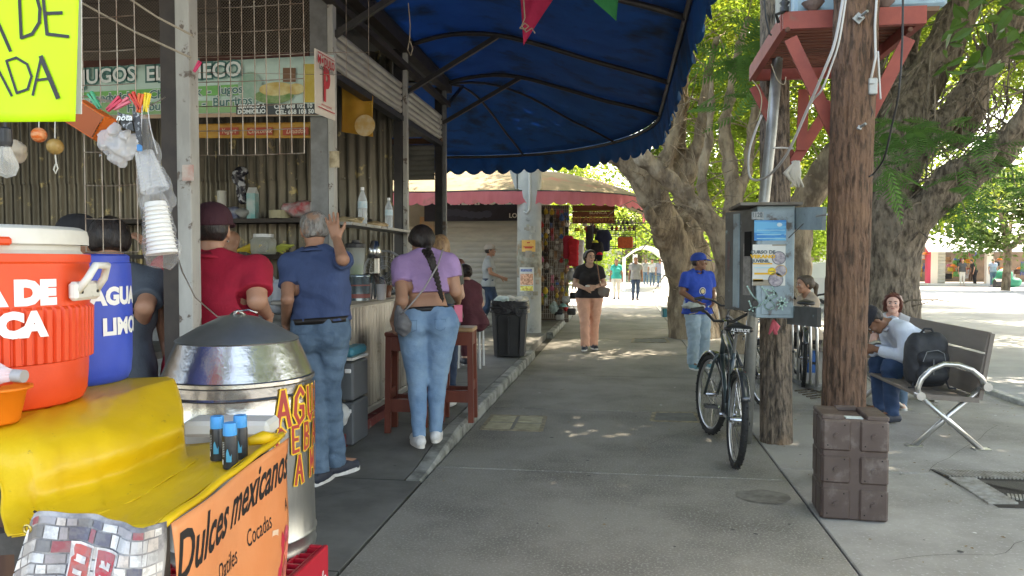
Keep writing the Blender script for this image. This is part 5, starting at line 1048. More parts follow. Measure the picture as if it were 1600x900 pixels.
for u, v, r_, m in ((1217,403,.046,INK),(1220,423,.040,YEL),(1212,437,.05,INK),(1206,424,.026,YEL)):
    c_ = AY(u, v, CY-.0165); mb = MB(); mb.tube([c_+V3((r_*math.cos(a), 0, r_*math.sin(a))) for a in np.linspace(0, 2*PI, 20, endpoint=False)], .0018, 4, closed=True); mb.build('print_ring', m, wp)
    mb = MB(); mb.poly([c_+V3((r_*.95*math.cos(a), .001, r_*.95*math.sin(a))) for a in np.linspace(0, 2*PI, 16, endpoint=False)][::-1], nrm=(0,-1,0)); mb.build('print_photo', M('ink_photo' if r_ > .03 else 'ink_yellow2', (.5,.46,.48) if r_ > .03 else (.8,.6,.05), .7, col2=(.2,.18,.22) if r_ > .03 else None, ns=40), wp)
def gline(pts, wdt, mat, name='graffiti'):
    q = [(AY(u, v, CY).x, AY(u, v, CY).z) for u, v in pts]; out = []
    for i in range(len(q)-1):
        p0, p1, p2, p3 = [np.array(q[max(0, min(len(q)-1, j))]) for j in (i-1, i, i+1, i+2)]
        for k in range(5): t = k/5; out.append(tuple(.5*((2*p1)+(-p0+p2)*t+(2*p0-5*p1+4*p2-p3)*t*t+(-p0+3*p1-3*p2+p3)*t**3)))
    out.append(q[-1]); mb = MB(); strokes([out], wdt, lambda x, z: V3((x, CY-.0135, z)), mb); mb.build(name, mat, cb)
GP = M('graffiti_mint', (.40,.60,.54), .6)
for pts in ([(1167,447),(1176,462),(1183,470),(1180,478),(1170,484)],[(1190,448),(1198,462),(1190,474),(1180,480)],[(1196,452),(1212,458),(1196,464),(1204,470),(1210,478),(1200,484),(1194,476),(1204,468),(1214,462)],[(1214,468),(1228,478)],[(1226,466),(1216,482)],[(1220,464),(1222,484)],[(1214,476),(1230,472)],[(1170,470),(1176,486)],[(1206,448),(1214,462)]): gline(pts, .010, GP)
for u, v in ((1180,474),): c_ = AY(u, v, CY-.02); mb = MB(); mb.tube([c_+V3((0,.02,0)), c_-V3((0,.01,0))], .022, 12); mb.build('lock_knob', BLKP, cb)
for u, v, w_, h_ in ((1173,338,.10,.05),): fpl(1174, 331, 1193, 343, 'number_tag', M('tag_pale', (.45,.47,.46), .8, col2=(.22,.25,.26), ns=30))
letter('1120', .045, INK, cb, plane_fn(AY(1183, 336, CY-.013), (1,0,0), (0,0,1)), .001, .8)
for nm, u0, u1, v0, v1 in (('upper_arm', 1238, 1288, 325, 358), ('lower_arm', 1232, 1280, 478, 506)):
    A__ = AY(u0, (v0+v1)/2, CY+.10); B__ = AY(u1, (v0+v1)/2+(4 if nm == 'lower_arm' else 0), CY-.25); mb = MB(); mb.bar(A__, B__, .03, (v1-v0)/F*CY); mb.build(nm, CABD if nm == 'lower_arm' else CABM, cb)
mb = MB(); mb.bar(AY(1232, 372, CY-.02), AY(1262, 343, CY-.06), .006, .006); mb.build('tie_wire', BLKP, cb); mb = MB(); mb.tube([AY(1276,338,5.35), AY(1292,335,5.2)], .008, 6); mb.build('arm_bolt', STEELG, cb)
mb = MB(); bw = AY(1208,508,6.1)
for k in range(5): mb.tube([bw+V3((0,0,.04)), bw+V3((rng.normal(0,.03),-.01,-.01)), bw+V3((rng.normal(0,.04),-.01,-.07))], [.008,.02,.006], 6)
mb.build('pink_rag', M('rag_pink', (.6,.12,.16), .8), None, smooth=True, label='pink rag tied under the steel cabinet', category='rag')
# ------------------------------------------------------------- across the street
fs = thing('shop_row', 'low white roofed row of market shops in the sun across the street', 'building', (36, 52, 0))
YS = 52; xs0, xs1 = UX(1425,YS), UX(1700,YS); WH = M('shop_white', (.8,.8,.78), .7)
zt = zg(392,YS); zbs = 0.0
mb = MB(); mb.add([(xs0, YS-2.6, zt), (xs1, YS-2.6, zt), (xs1, YS+3, zt+3.6), (xs0, YS+3, zt+3.6), (xs0, YS-2.6, zt-.15), (xs1, YS-2.6, zt-.15), (xs1, YS+3, zt+3.4), (xs0, YS+3, zt+3.4)], [(0,1,2,3),(7,6,5,4),(0,4,5,1),(1,5,6,2),(3,2,6,7),(0,3,7,4)]); mb.build('roof', WH, fs)
mb = MB(); mb.box(((xs0+xs1)/2, YS+2.5, 1.3), (xs1-xs0, .2, 2.6)); mb.build('back_wall', M('shop_inside', (.14,.11,.09), .9, col2=(.25,.18,.13), ns=1.2), fs)
mb = MB(); mb.box(((xs0+xs1)/2, YS-.4, .07), (xs1-xs0, 4.6, .14)); mb.build('step', M('shop_step', (.5,.48,.44), .8), fs)
for u0, u1, c, nm in ((1447,1453,(.55,.06,.1),'pink_pillar'),(1453,1464,(.7,.6,.5),'cream_pillar'),(1540,1550,(.7,.65,.55),'cream_pillar')):
    x0, x1 = UX(u0,YS-2), UX(u1,YS-2); mb = MB(); mb.box(((x0+x1)/2, YS-2, 1.25), (x1-x0, .3, 2.5)); mb.build(nm, M('pil_'+nm, c, .8), fs)
x0, x1 = UX(1464,YS-2), UX(1478,YS-2); mb = MB(); corr(mb, (x0, YS-1.9), (x1, YS-1.9), .14, 2.35, .2, .04, True); mb.build('shutter', M('shutter_beige', (.52,.50,.42)), fs)
nmz = {0:'bag',1:'basket',2:'cloth',3:'hat'}
for k in range(64):
    u = rng.choice([rng.uniform(1480,1530), rng.uniform(1430,1447), rng.uniform(1545,1600)], p=[.6,.12,.28]); v = rng.uniform(394, 434); kk = int(rng.integers(0,4)); nm, cc = GC[int(rng.integers(0,10))]
    if rng.random() < .3: nm, cc = 'orange', (.7,.2,.03)
    mb = trinket([1,1,2,3][kk], AY(u, v, YS-1.6+rng.uniform(-.4,.4)), rng.uniform(.25,.45), cc); mb.build('shop_goods', M('goods_'+nm, cc, .6), None, smooth=True, label=f'{nm} {nmz[kk]} hanging {"high" if v < 407 else "mid height" if v < 420 else "low"} in the far shops, {"left of the shutter" if u < 1450 else "right of the shutter" if u < 1505 else "behind the leaning person" if u < 1535 else "behind the person in jeans" if u < 1570 else "at the right edge"}', category='goods', group='goods hung out at the far shops')
gt = thing('green_tarp', 'green tarp bundle over a cart in front of the far shops', 'tarp', AY(1575, 441, YS-4)); S = SDF(.08); p = AY(1575, 437, YS-4); S.w = .05; S.wf = 4
S.cap(p+V3((-.6,0,-.15)), p+V3((.5,0,-.15)), .28, .24, k=.2); S.ell(p+V3((-.2,0,.3)), (.5,.4,.35), k=.2); S.build('cover', M('tarp_green', (.02,.24,.13), .6, col2=(.015,.17,.10), ns=3), gt, local=False)
mb = MB(); mb.tube([p+V3((-.9,-.4,-.25)), p+V3((-.2,-.45,-.25))], .3, 12); mb.build('dark_roll', BLKP, gt)
# white post line and far canopy at the end of the walkway
for u, wd, ztop in ((1038,.30,zg(390,38)),(992,.22,zg(398,40))):
    p = AY(u, 455, 38); mb = MB(); mb.box((p.x, 38, ztop/2), (wd, wd, ztop)); mb.build('white_pillar', WH, None, label='tall white pillar in the sun at the end of the walkway' if u > 1000 else 'thin white pillar left of the far men at the end of the walkway', category='pillar')
wb = thing('far_canopy', 'white arched market canopy at the end of the walkway', 'canopy', AY(1010, 455, 40))
xa, xb = UX(975,40), UX(1040,40); mb = MB(); mb.grid(lambda u, v: V3((xa+(xb-xa)*u, 38+6*v, zg(402,40)+.55*math.sin(PI*u))), 12, 1); o = mb.build('roof', WH, wb, smooth=True); sd_ = o.modifiers.new('s','SOLIDIFY'); sd_.thickness = .1
for x in (xa, xb):
    for y in (38.1, 43.9): mb = MB(); mb.box((x, y, zg(402,40)/2), (.15,.15,zg(402,40))); mb.build('post', WH, wb)
wl = thing('far_wall', 'pale wall of the market building beyond the plaza', 'building', (0, 60, 0)); mb = MB(); mb.box((-2, 60, 1.9), (40, .4, 3.8)); mb.build('wall', M('far_plaster', (.62,.60,.55), .8, col2=(.5,.47,.42), ns=.6), wl)
for k in range(9):
    mb = MB(); mb.box((-12+k*3.2, 59.7, 1.5), (1.6, .2, 2.2)); mb.build('door_opening', M('opening', (.12,.1,.09), .8, col2=(.3,.2,.15), ns=1.5), wl); mb = MB(); mb.box((-12+k*3.2, 59.2, 2.9), (2.4, 1.0, .1), rx=.25); mb.build('stall_awning', M(f'sa{k%3}', [(.5,.1,.08),(.1,.2,.4),(.6,.55,.4)][k % 3], .8), wl)
bs = thing('low_block', 'pale flat roofed building across the street behind the trees', 'building', (22, 62, 0)); mb = MB(); mb.box((28, 64, 1.7), (22, 6, 3.4)); mb.build('wall', M('far_plaster', (.62,.60,.55)), bs)
for k in range(6): mb = MB(); mb.box((19+k*3.4, 60.95, 1.6), (1.7,.12,1.6)); mb.build('window', M('opening', (.12,.1,.09)), bs)
def car(pos, rz, col_, label):
    t = thing('parked_car', label, 'car', pos, rz); prof = [(-2.1,.35),(-2.15,.75),(-1.95,.95),(-1.3,1.02),(-.75,1.42),(.55,1.45),(1.15,1.02),(1.9,.9),(2.15,.7),(2.15,.35)]
    P_ = M('paint_'+label[:5], col_, .25, col2=None, coat=.6); mb = MB(); N_ = len(prof)
    ws_ = [.82,.86,.86,.86,.66,.66,.86,.86,.82,.8]; vs = [(x, s_*w_, z) for s_ in (-1, 1) for (x, z), w_ in zip(prof, ws_)]
    mb.add(vs, [tuple(range(N_)), tuple(range(N_, 2*N_))[::-1]]+[(i, i+N_, (i+1) % N_+N_, (i+1) % N_) for i in range(N_)]); b_ = mb.build('body', P_, t, local=True); bv = b_.modifiers.new('b','BEVEL'); bv.width = .05; bv.segments = 2
    gm = M('car_glass', (.05,.07,.08), .08)
    for s_ in (-1, 1):
        mb = MB(); mb.poly([(-1.1, s_*.80, 1.06), (-.68, s_*.675, 1.37), (-.1, s_*.675, 1.38), (-.1, s_*.80, 1.06)], .01); mb.build('side_window', gm, t, local=True); mb = MB(); mb.poly([(0, s_*.80, 1.06), (0, s_*.675, 1.38), (.5, s_*.675, 1.39), (.98, s_*.80, 1.06)], .01); mb.build('side_window', gm, t, local=True)
    mb = MB(); mb.poly([(1.13, -.78, 1.06), (1.13, .78, 1.06), (.60, .6, 1.43), (.60, -.6, 1.43)], .01); mb.build('windscreen', gm, t, local=True); mb = MB(); mb.poly([(-1.28, -.78, 1.06), (-1.28, .78, 1.06), (-.80, .6, 1.41), (-.80, -.6, 1.41)], .01); mb.build('rear_window', gm, t, local=True)
    for x in (-1.3, 1.3):
        for s_ in (-1, 1): mb = MB(); mb.tube([(x, s_*.70, .32), (x, s_*.88, .32)], .32, 20); w__ = mb.build('wheel', M('tyre', (.02,.02,.02), .8), t, local=True); mb = MB(); mb.tube([(x, s_*.86, .32), (x, s_*.895, .32)], .19, 14); mb.build('rim', STEELG, w__, local=True)
    for s_ in (-1, 1): mb = MB(); mb.box((2.12, s_*.62, .72), (.08,.3,.14), bev=.02); mb.build('headlight', M('lamp_glass', (.7,.7,.7), .1), t, local=True); mb = MB(); mb.box((-2.12, s_*.62, .78), (.08,.26,.16), bev=.02); mb.build('tail_light', M('tail_red', (.4,.02,.02), .2), t, local=True)
    mb = MB(); mb.box((2.15, 0, .5), (.06, 1.5, .18), bev=.02); mb.build('bumper', P_, t, local=True); return t
car((AY(1278,430,29).x, 29, 0), PI*.5+.5, (.78,.78,.78), 'white parked car across the street between the two poles')
car((AY(1412,450,24).x-2.1, 24.5, 0), PI*.03, (.55,.55,.56), 'silver parked car mostly hidden behind the dark barked trunk')
# ------------------------------------------------------------- street things
def txt_on(s, size, u, v, Y, mat, parent, bold=0, sx=1, dy=0): return letter(s, size, mat, parent, plane_fn(AY(u, v, Y), (1,0,0), (0,0,1)), bold, sx)
# rubbish bin
b0 = G(797, 556, .1); bn = thing('rubbish_bin', 'black wheeled rubbish bin lined with a black bag and heaped with paper', 'bin', b0, .06)
PLB = M('plastic_black', (.03,.031,.034), .45, col2=(.045,.045,.047), ns=5)
def frustum(mb, w0, d0, w1, d1, z0, z1, bev=.03):
    def ring(w_, d_, z): 
        q = bev; return [(sx*(w_/2-(q if k else 0)), sy*(d_/2-(0 if k else q)), z) for sx, sy, ks in ((1,-1,(1,0)),(1,1,(0,1)),(-1,1,(1,0)),(-1,-1,(0,1))) for k in ks]
    a, b = ring(w0, d0, z0), ring(w1, d1, z1); mb.add(a+b, [(i, (i+1) % 8, (i+1) % 8+8, i+8) for i in range(8)]+[tuple(range(8))[::-1], tuple(range(8, 16))])
    return mb
mb = frustum(MB(), .42, .44, .50, .52, .02, .70, .05); mb.build('body', PLB, bn, local=True)
for x, w_ in ((-.17,.04),(.17,.04),(0,.16)): mb = MB(); mb.bar((x*.88, -.232, .06), (x, -.262, .58), .02, w_, up=(0,0,1)); mb.build('rib', PLB, bn, local=True)
mb = MB(); mb.tube([(-.17*.9,-.262,.58),(-.1,-.266,.62),(.1,-.266,.62),(.17*.9,-.262,.58)], .014, 6); mb.build('rib', PLB, bn, local=True)
mb = MB(); mb.box((0,0,.71), (.54,.56,.03), bev=.01); mb.build('rim', PLB, bn, local=True)
mb = MB()
def bag(u, v): a = 2*PI*u; c, s_ = math.cos(a), math.sin(a); k = 1/max(abs(c), abs(s_))**.75; r = .272+.02*v+.016*mnoise.noise((c*4, s_*4, v*3)); return V3((c*r*k*.98, s_*r*k, .80-.17*v+.02*mnoise.noise((c*6, s_*6, 4))))
mb.grid(bag, 60, 6); mb.build('bin_liner', M('bag_black', (.015,.015,.017), .22, bump=.9, bs=14, bd=.03), bn, smooth=True, local=True)
for k, (x, y, sx, c) in enumerate(((-.10,-.05,.13,(.55,.66,.62)), (.12,-.02,.13,(.66,.62,.52)), (-.02,.1,.12,(.6,.6,.58)), (-.16,.08,.08,(.6,.63,.55)), (.18,.1,.07,(.55,.5,.4)))):
    S = SDF(.012); S.w = .012; S.wf = 30; S.ell((x, y, .80), (sx, .11, .055), k=.03); o = S.build('crumpled_paper', M(f'paper_{k}', c, .8, bump=.6, bs=30), None, label=['pale green crumpled wrapper on top of the bin, left side','cream crumpled paper on top of the bin, right side','white crumpled paper at the back of the bin heap','small twisted wrapper at the left edge of the bin','small beige wrapper at the right edge of the bin'][k], category='rubbish'); o.location = b0
mb = MB(); mb.tube([(-.2,.2,.05),(.2,.2,.05)], .05, 12); mb.build('axle_wheels', PLB, bn, local=True)
c0 = AY(822, 508, 12.3); tb = thing('basin', 'pale blue plastic tub standing on edge behind the rubbish bin', 'basin', (c0.x, 12.3, .1)); mb = MB(); mb.lathe([(.20,0),(.27,.16),(.285,.165),(.28,.15),(.21,.01)], (0,0,0), 26, capb=True); mb.v = [(-z*.6, x*.5, y+.28) for x, y, z in mb.v]; mb.build('shell', M('plastic_sky', (.28,.42,.46), .4, tl=.2), tb, smooth=True, local=True)
# brown crate standing on end
cw = G(1283,811); cw2 = G(1387,818); rz = math.atan2(cw2.y-cw.y, cw2.x-cw.x); W_ = (cw2-cw).length; cr = thing('plastic_crate', 'brown moulded plastic crate standing on end before the reddish utility pole', 'crate', ((cw+cw2)/2), rz)
BRP = M('plastic_brown', (.072,.048,.040), .5, col2=(.10,.072,.062), ns=4, bump=.15, bs=60, col3=(.17,.14,.125), ns3=8, lo3=.54, hi3=.72)
H_ = .575; Dp = .30
mb = MB(); mb.box((0, Dp/2, H_/2), (W_-.004, Dp-.004, H_-.008), bev=.008); mb.build('core', BRP, cr, local=True)
pw = W_*.435
for r_ in range(3):
    zc = H_*[.165, .5, .835][r_]; hh = H_*[.305, .27, .305][r_]
    for s_ in (-1, 1):
        xc = s_*(W_/2-pw/2); mb = MB(); mb.box((xc, .009, zc), (pw, .040, hh), bev=.011); pn = mb.build('panel', BRP, cr, local=True)
        mb = MB(); mb.tube([(xc, -.006, zc), (xc, -.019, zc)], .017, 14); mb.tube([(xc, -.006, zc), (xc, -.022, zc)], .008, 10); mb.build('boss', BRP, pn, local=True)
        mb = MB(); 
        for dx, dz in ((-.06,-.055),(.05,.06)): mb.tube([(xc+dx*.8, -.006, zc+dz), (xc+dx*.8, -.0125, zc+dz)], .004, 8)
        mb.build('rivet_hole', M('hole_black', (.004,.004,.004), .9), pn, local=True)
        mb = MB(); mb.box((-W_/2+.004, Dp*.5+s_*Dp*.24, zc), (.018, Dp*.42, hh), bev=.005); mb.build('side_panel', BRP, cr, local=True)
mb = MB(); mb.box((-W_*.34, Dp/2, H_+.004), (W_*.34, Dp-.01, .028), bev=.006); mb.build('top_panel', BRP, cr, local=True); mb = MB(); mb.box((W_*.34, Dp/2, H_+.004), (W_*.34, Dp-.01, .028), bev=.006); mb.build('top_panel', BRP, cr, local=True)
mb = MB(); mb.box((0, Dp-.02, H_+.01), (W_*.34, .03, .03), bev=.004); mb.build('top_rib', BRP, cr, local=True)
mb = MB(); mb.box((0, .055, H_-.002), (W_*.26, .06, .006)); mb.build('label_sticker', M('label_pale', (.55,.62,.60), .6, col2=(.45,.5,.5), ns=22), cr, local=True)
# bench
SG = M('stainless', (.62,.61,.59), .3, .9, col2=(.48,.47,.45), ns=6, bump=.05, bs=60)
SLATB = M('slat_brown', (.20,.168,.145), .6, col2=(.15,.125,.105), ns=6, st=(1,.15,1), bump=.1)
fr_, ff = G(1535,703), G(1432,645); nl = G(1430,698); bl = thing('park_bench', 'dark slatted park bench with round steel arms and crossed legs', 'bench', ((fr_+nl)/2))
Yn = (fr_.y+nl.y)/2; xb_ = fr_.x; xf = nl.x; Lb = 1.62
def bp_(u, v): return AY(u, v, Yn)
na, nbk = bp_(1437,618), bp_(1541,604)
for k, yo in enumerate((0, Lb)):
    o_ = V3((0, yo, 0)); mb = MB(); mb.tube([na+o_, V3((xb_, Yn, 0))+o_], .021, 12); mb.build('leg', SG, bl, smooth=True)
    mb = MB(); mb.tube([nbk+o_+V3((0,.045,0)), V3((xf, Yn+.045, 0))+o_], .021, 12); mb.build('leg', SG, bl, smooth=True)
    for x in (xb_, xf): mb = MB(); mb.box((x, Yn+yo+(0 if x == xb_ else .045), .004), (.12,.08,.008), bev=.002); mb.build('foot_plate', SG, bl)
    arc = [(1437,618),(1434,606),(1440,592),(1455,577),(1475,569),(1497,570),(1519,578),(1533,590),(1541,604)]
    mb = MB(); mb.tube([bp_(*p)+o_ for p in arc], .0215, 12); mb.build('arm_hoop', SG, bl, smooth=True)
    for q in (na, nbk): mb = MB(); mb.tube([q+o_+V3((0,-.035,0)), q+o_+V3((0,.035,0))], .033, 16); mb.build('joint_cap', SG, bl)
    mb = MB(); mb.bar(na+o_+V3((0,.03,-.01)), V3((nbk.x-.04, Yn+yo+.03, na.z-.03)), .03, .04); mb.bar(V3((nbk.x-.03, Yn+yo+.04, na.z-.03)), bp_(1554,522)+o_+V3((.0,.04,0)), .035, .03); mb.build('side_rail', SLATB, bl)
for i in range(4): x = na.x+.05+(nbk.x-na.x-.08)*i/3.4; mb = MB(); mb.box((x, Yn+.05+Lb/2, na.z-.005-.006*i), (.105, Lb+.02, .028), bev=.005); mb.build('seat_slat', SLATB, bl)
pt, pbk = bp_(1553,530), bp_(1537,610)
for i in range(3): c_ = pt.lerp(pbk, [.02,.46,.88][i]); mb = MB(); mb.box((c_.x-.02, Yn+.05+Lb/2, c_.z-.02), (.028, Lb+.02, .160), ry=.19, bev=.005); mb.build('back_slat', SLATB, bl)
# backpack on the bench
bc = AY(1448, 568, 6.55); bk = thing('backpack', 'black backpack leaning on the bench back', 'backpack', (bc.x, 6.65, na.z+.01)); BKM = M('nylon_black', (.018,.02,.026), .6, col2=(.03,.032,.038), ns=12, bump=.4, bs=30)
S = SDF(.008); S.w = .004; S.wf = 30; o = V3(((UX(1410,6.7)+UX(1490,6.7))/2, 6.70, na.z+.02))
for z_, r_ in ((.10,.10),(.20,.105),(.30,.095),(.37,.075)): S.cap(o+V3((-.07,0,z_)), o+V3((.07,0,z_)), r_, k=.05)
S.build('main_pouch', BKM, bk, local=False)
S = SDF(.008); 
for z_, r_ in ((.11,.085),(.24,.08)): S.cap(o+V3((-.045,-.085,z_)), o+V3((.075,-.085,z_)), r_*.8, k=.05)
S.build('front_pocket', BKM, bk, local=False)
mb = MB(); mb.tube([o+V3((-.05,0,.43)), o+V3((-.02,-.01,.475)), o+V3((.03,-.01,.475)), o+V3((.06,0,.43))], .009, 8); mb.build('handle', BKM, bk)
ZIP = M('zip_grey', (.2,.21,.22), .5); mb = MB(); mb.tube([o+V3((-.075,-.145,.22)), o+V3((-.05,-.150,.30)), o+V3((.03,-.155,.315)), o+V3((.08,-.150,.29)), o+V3((.10,-.145,.2))], .003, 5); mb.tube([o+V3((0,-.158,.24)), o+V3((0,-.16,.12))], .004, 5); mb.build('zip', ZIP, bk)
for sx in (-.11, .13): mb = MB(); mb.tube([o+V3((sx,-.04,.07)), o+V3((sx*1.15,-.08,.0)), o+V3((sx*1.5,-.1,.002))], .008, 6); mb.build('strap', BKM, bk)
# bike rack
rkk = thing('bicycle_rack', 'grey steel bicycle rack of curved hoops between the two poles', 'bicycle rack', G(1255, 600)); q0, q1 = G(1276,612), G(1262,596)
for i in range(7):
    t = i/6; b_ = q0.lerp(q1+V3((-.25,.3,0)), t); h_ = .78; mb = MB(); mb.tube([b_, b_+V3((0,0,h_*.6)), b_+V3((.0,.03,h_*.9)), b_+V3((-.10,.03,h_*1.08)), b_+V3((-.26,.0,h_*1.1)), b_+V3((-.42,-.02,h_*.9)), b_+V3((-.45,-.02,.0))], .017, 8); mb.build('hoop', SG, rkk, smooth=True)
mb = MB(); mb.bar(q0+V3((.02,-.05,.03)), q1+V3((-.25,.32,.03)), .06, .05); mb.bar(q0+V3((-.45,-.05,.03)), q1+V3((-.7,.3,.03)), .06, .05); mb.build('base_rail', STEELG, rkk)
# bicycles
def ring(mb, c, R_, r, ax, n=40, m=8, f=None):      # torus about axis ax
    ax = V3(ax).normalized(); u = ax.orthogonal().normalized() if abs(ax.z) > .9 else V3((0,0,1)); v = ax.cross(u); pts = [V3(c)+(u*math.cos(2*PI*i/n)+v*math.sin(2*PI*i/n))*R_ for i in range(n)]; return mb.tube(pts, r, m, closed=True)
def bicycle(loc, rz, steer, label, paint, lean=0):
    t = thing('bicycle', label, 'bicycle', loc, rz); t.rotation_euler.x = 0; t.rotation_euler.y = lean     # rides towards +Y
    TY = M('tyre', (.02,.02,.02), .8, bump=.6, bs=80); RM = M('rim_alu', (.45,.45,.45), .3, .8); CH = M('chrome', (.5,.5,.5), .2, .95)
    def P_(mb, n, m, par=t, **k): return mb.build(n, m, par, local=True, **k)
    def wheel(c, ax, nm):
        c = V3(c); ax = V3(ax).normalized(); w_ = P_(ring(MB(), c, .312, .024, ax, 48, 10), 'wheel', TY, smooth=True); P_(ring(MB(), c, .285, .012, ax, 44, 6), 'rim', RM, w_)
        mb = MB(); mb.tube([c-ax*.05, c+ax*.05], .02, 10); P_(mb, 'hub', CH, w_); mb = MB(); u = ax.orthogonal().normalized(); v = ax.cross(u)
        for i in range(28): a = 2*PI*i/28; mb.tube([c+ax*(.03 if i % 2 else -.03)+(u*math.cos(a+.3)+v*math.sin(a+.3))*.02, c+(u*math.cos(a)+v*math.sin(a))*.28], .0012, 3, cap=False)
        P_(mb, 'spokes', CH, w_, kind='stuff')
        mb = MB()
        for i in range(56): a = 2*PI*i/56; e = (u*math.cos(a)+v*math.sin(a)); mb.box(c+e*.336+ax*(.011 if i % 2 else -.011), (.011,.011,.008)) if False else mb.bar(c+e*.330+ax*(.004 if i % 2 else -.018), c+e*.338+ax*(.018 if i % 2 else -.004), .010, .010)
        P_(mb, 'tread', TY, w_, kind='stuff'); return c
    rw = V3((0, 0, .336)); hd = V3((0, .86, .80)); SR = Matrix.Rotation(steer, 3, 'Z'); fw0 = V3((0, 1.06, .336)); fw = hd+SR @ (fw0-hd); fw.z = .336; fax = SR @ V3((1,0,0))
    wheel(rw, (1,0,0), 0); wheel(fw, fax, 1); bb = V3((0, .43, .29)); st_ = V3((0, .30, .80)); ht = V3((0, .82, .86)); hb_ = V3((0, .88, .70))
    mb = MB(); 
    for a, b, r_ in ((bb, st_, .016), (bb, hb_, .019), (st_+V3((0,0,-.06)), ht, .017), (ht, hb_, .021)): mb.tube([a, b], r_, 10)
    for sx in (-.045, .045): mb.tube([rw+V3((sx*1.3,0,0)), bb+V3((sx*.6,0,0))], .009, 8); mb.tube([rw+V3((sx*1.3,0,0)), st_+V3((sx*.5,0,-.08))], .008, 8)
    P_(mb, 'frame', paint, smooth=True)
    mb = MB()
    for sx in (-.055, .055): mb.tube([fw+fax*sx, hb_+SR @ V3((sx,.02,-.06)), hb_+SR @ V3((sx*.6,0,.0))], .012, 8)
    P_(mb, 'fork', paint, smooth=True)
    for c, nm, a0, a1 in ((rw, 'rear', .15, 2.6), (fw, 'front', .5, 2.5)):
        axx = V3((1,0,0)) if nm == 'rear' else fax; fv = axx.cross(V3((0,0,1))) ; mb = MB(); vs = []; n = 22
        for i in range(n+1):
            a = a0+(a1-a0)*i/n; e = (fv*-math.cos(a)+V3((0,0,1))*math.sin(a)) 
            for k, (dx, dr) in enumerate(((-.034,-.022),(-.022,0),(.022,0),(.034,-.022))): vs.append(c+e*(.365+dr)+axx*dx)
        mb.add(vs, [(i*4+k, i*4+k+1, i*4+k+5, i*4+k+4) for i in range(n) for k in range(3)]); o = P_(mb, 'mudguard', M('guard_black', (.05,.055,.06), .2, .3, coat=.5), smooth=True); sd_ = o.modifiers.new('s','SOLIDIFY'); sd_.thickness = .002
    mb = MB(); mb.tube([st_+V3((0,0,-.02)), V3((0,.25,.93))], .013, 8); P_(mb, 'seat_post', CH)
    S = SDF(.008); S.ell((0, .17, .965), (.105,.10,.035), k=.03); S.cap((0,.22,.965), (0,.40,.955), .035, .022, k=.04); S.cut((0,.2,.945), (0,0,-1)); sd_ = S.build('saddle', M('saddle_black', (.02,.02,.022), .4), t)
    mb = MB(); mb.tube([(-.04,.12,.94), (-.035,.25,.92), (.035,.25,.92), (.04,.12,.94)], .005, 6); ring(mb, (-.035,.15,.905), .014, .005, (1,0,0), 10, 5); ring(mb, (.035,.15,.905), .014, .005, (1,0,0), 10, 5); P_(mb, 'saddle_springs', CH, sd_)
    mb = MB(); stem = V3((0,.80,.97)); mb.tube([ht, stem, stem+SR @ V3((0,.05,.01))], .013, 8); P_(mb, 'stem', CH)
    hbp = [(-.34,-.16,.09),(-.27,-.14,.10),(-.17,-.02,.07),(-.08,.045,.0),(0,.05,0),(.08,.045,.0),(.17,-.02,.07),(.27,-.14,.10),(.34,-.16,.09)]
    mb = MB(); mb.tube([stem+SR @ V3(p) for p in hbp], .0125, 10); hbo = P_(mb, 'handlebar', M('bar_black', (.03,.03,.032), .35), smooth=True)
    for a, b in ((0, 1), (8, 7)): mb = MB(); mb.tube([stem+SR @ V3(hbp[a]), stem+SR @ (V3(hbp[a]).lerp(V3(hbp[b]), 1.5))], .018, 10); P_(mb, 'grip', PLB, hbo); mb = MB(); mb.tube([stem+SR @ (V3(hbp[b])+V3((0,.02,.0))), stem+SR @ (V3(hbp[b])+V3((0,.05,-.03))), stem+SR @ (V3(hbp[a])+V3((0,.06,-.04)))], .006, 6); P_(mb, 'brake_lever', CH, hbo)
    for k, q in enumerate(((-.2,0),(.2,0))): mb = MB(); mb.tube([stem+SR @ V3((q[0],.0,.06)), stem+SR @ V3((q[0]*.4,.12,.10)), stem+SR @ V3((0,.1,-.06)), ht+V3((0,-.05,-.08))], .0028, 5); P_(mb, 'brake_cable', BLKP)
    S_ = MB(); ring(S_, bb+V3((.05,0,0)), .085, .006, (1,0,0), 30, 5); S_.tube([bb+V3((-.06,0,0)), bb+V3((.06,0,0))], .02, 10); P_(S_, 'chainring', CH)
    for sx, an in ((1, -.5), (-1, -.5+PI)):
        d = V3((0, math.cos(an), math.sin(an)))*.17; c_ = bb+V3((sx*.075,0,0)); mb = MB(); mb.tube([c_, c_+d+V3((sx*.015,0,0))], .009, 6); ck = P_(mb, 'crank', CH); mb = MB(); pc = c_+d+V3((sx*.07,0,0))
        for yy in (-.035, .035): mb.box(pc+V3((0,yy,0)), (.095,.014,.022))
        for xx in (-.04, 0, .04): mb.box(pc+V3((xx,0,0)), (.014,.07,.02))
        P_(mb, 'pedal', PLB, ck)
    mb = MB(); mb.tube([bb+V3((.05,0,.085)), rw+V3((.05,0,.035))], .004, 4); mb.tube([bb+V3((.05,0,-.085)), rw+V3((.05,0,-.035))], .004, 4); P_(mb, 'chain', M('chain_dark', (.05,.045,.04), .5, .6)); return t
ra, fa = G(1147,730), G(1119,684); rot = math.atan2(-(fa.x-ra.x), fa.y-ra.y)
bk1 = bicycle((ra.x, ra.y, 0), rot, .22, 'black city bicycle leaning beside the steel pipe, seen from behind', M('bike_dark', (.04,.06,.065), .3, .2, coat=.6), lean=.05)
txt = letter('ALTITUDE', .030, M('saddle_print', (.6,.6,.6), .6), bk1, lambda x, y: V3((x, .17-.098*math.sqrt(max(.02, 1-(x/.108)**2))-.002, .962+y)), .0008, .95, local=True)
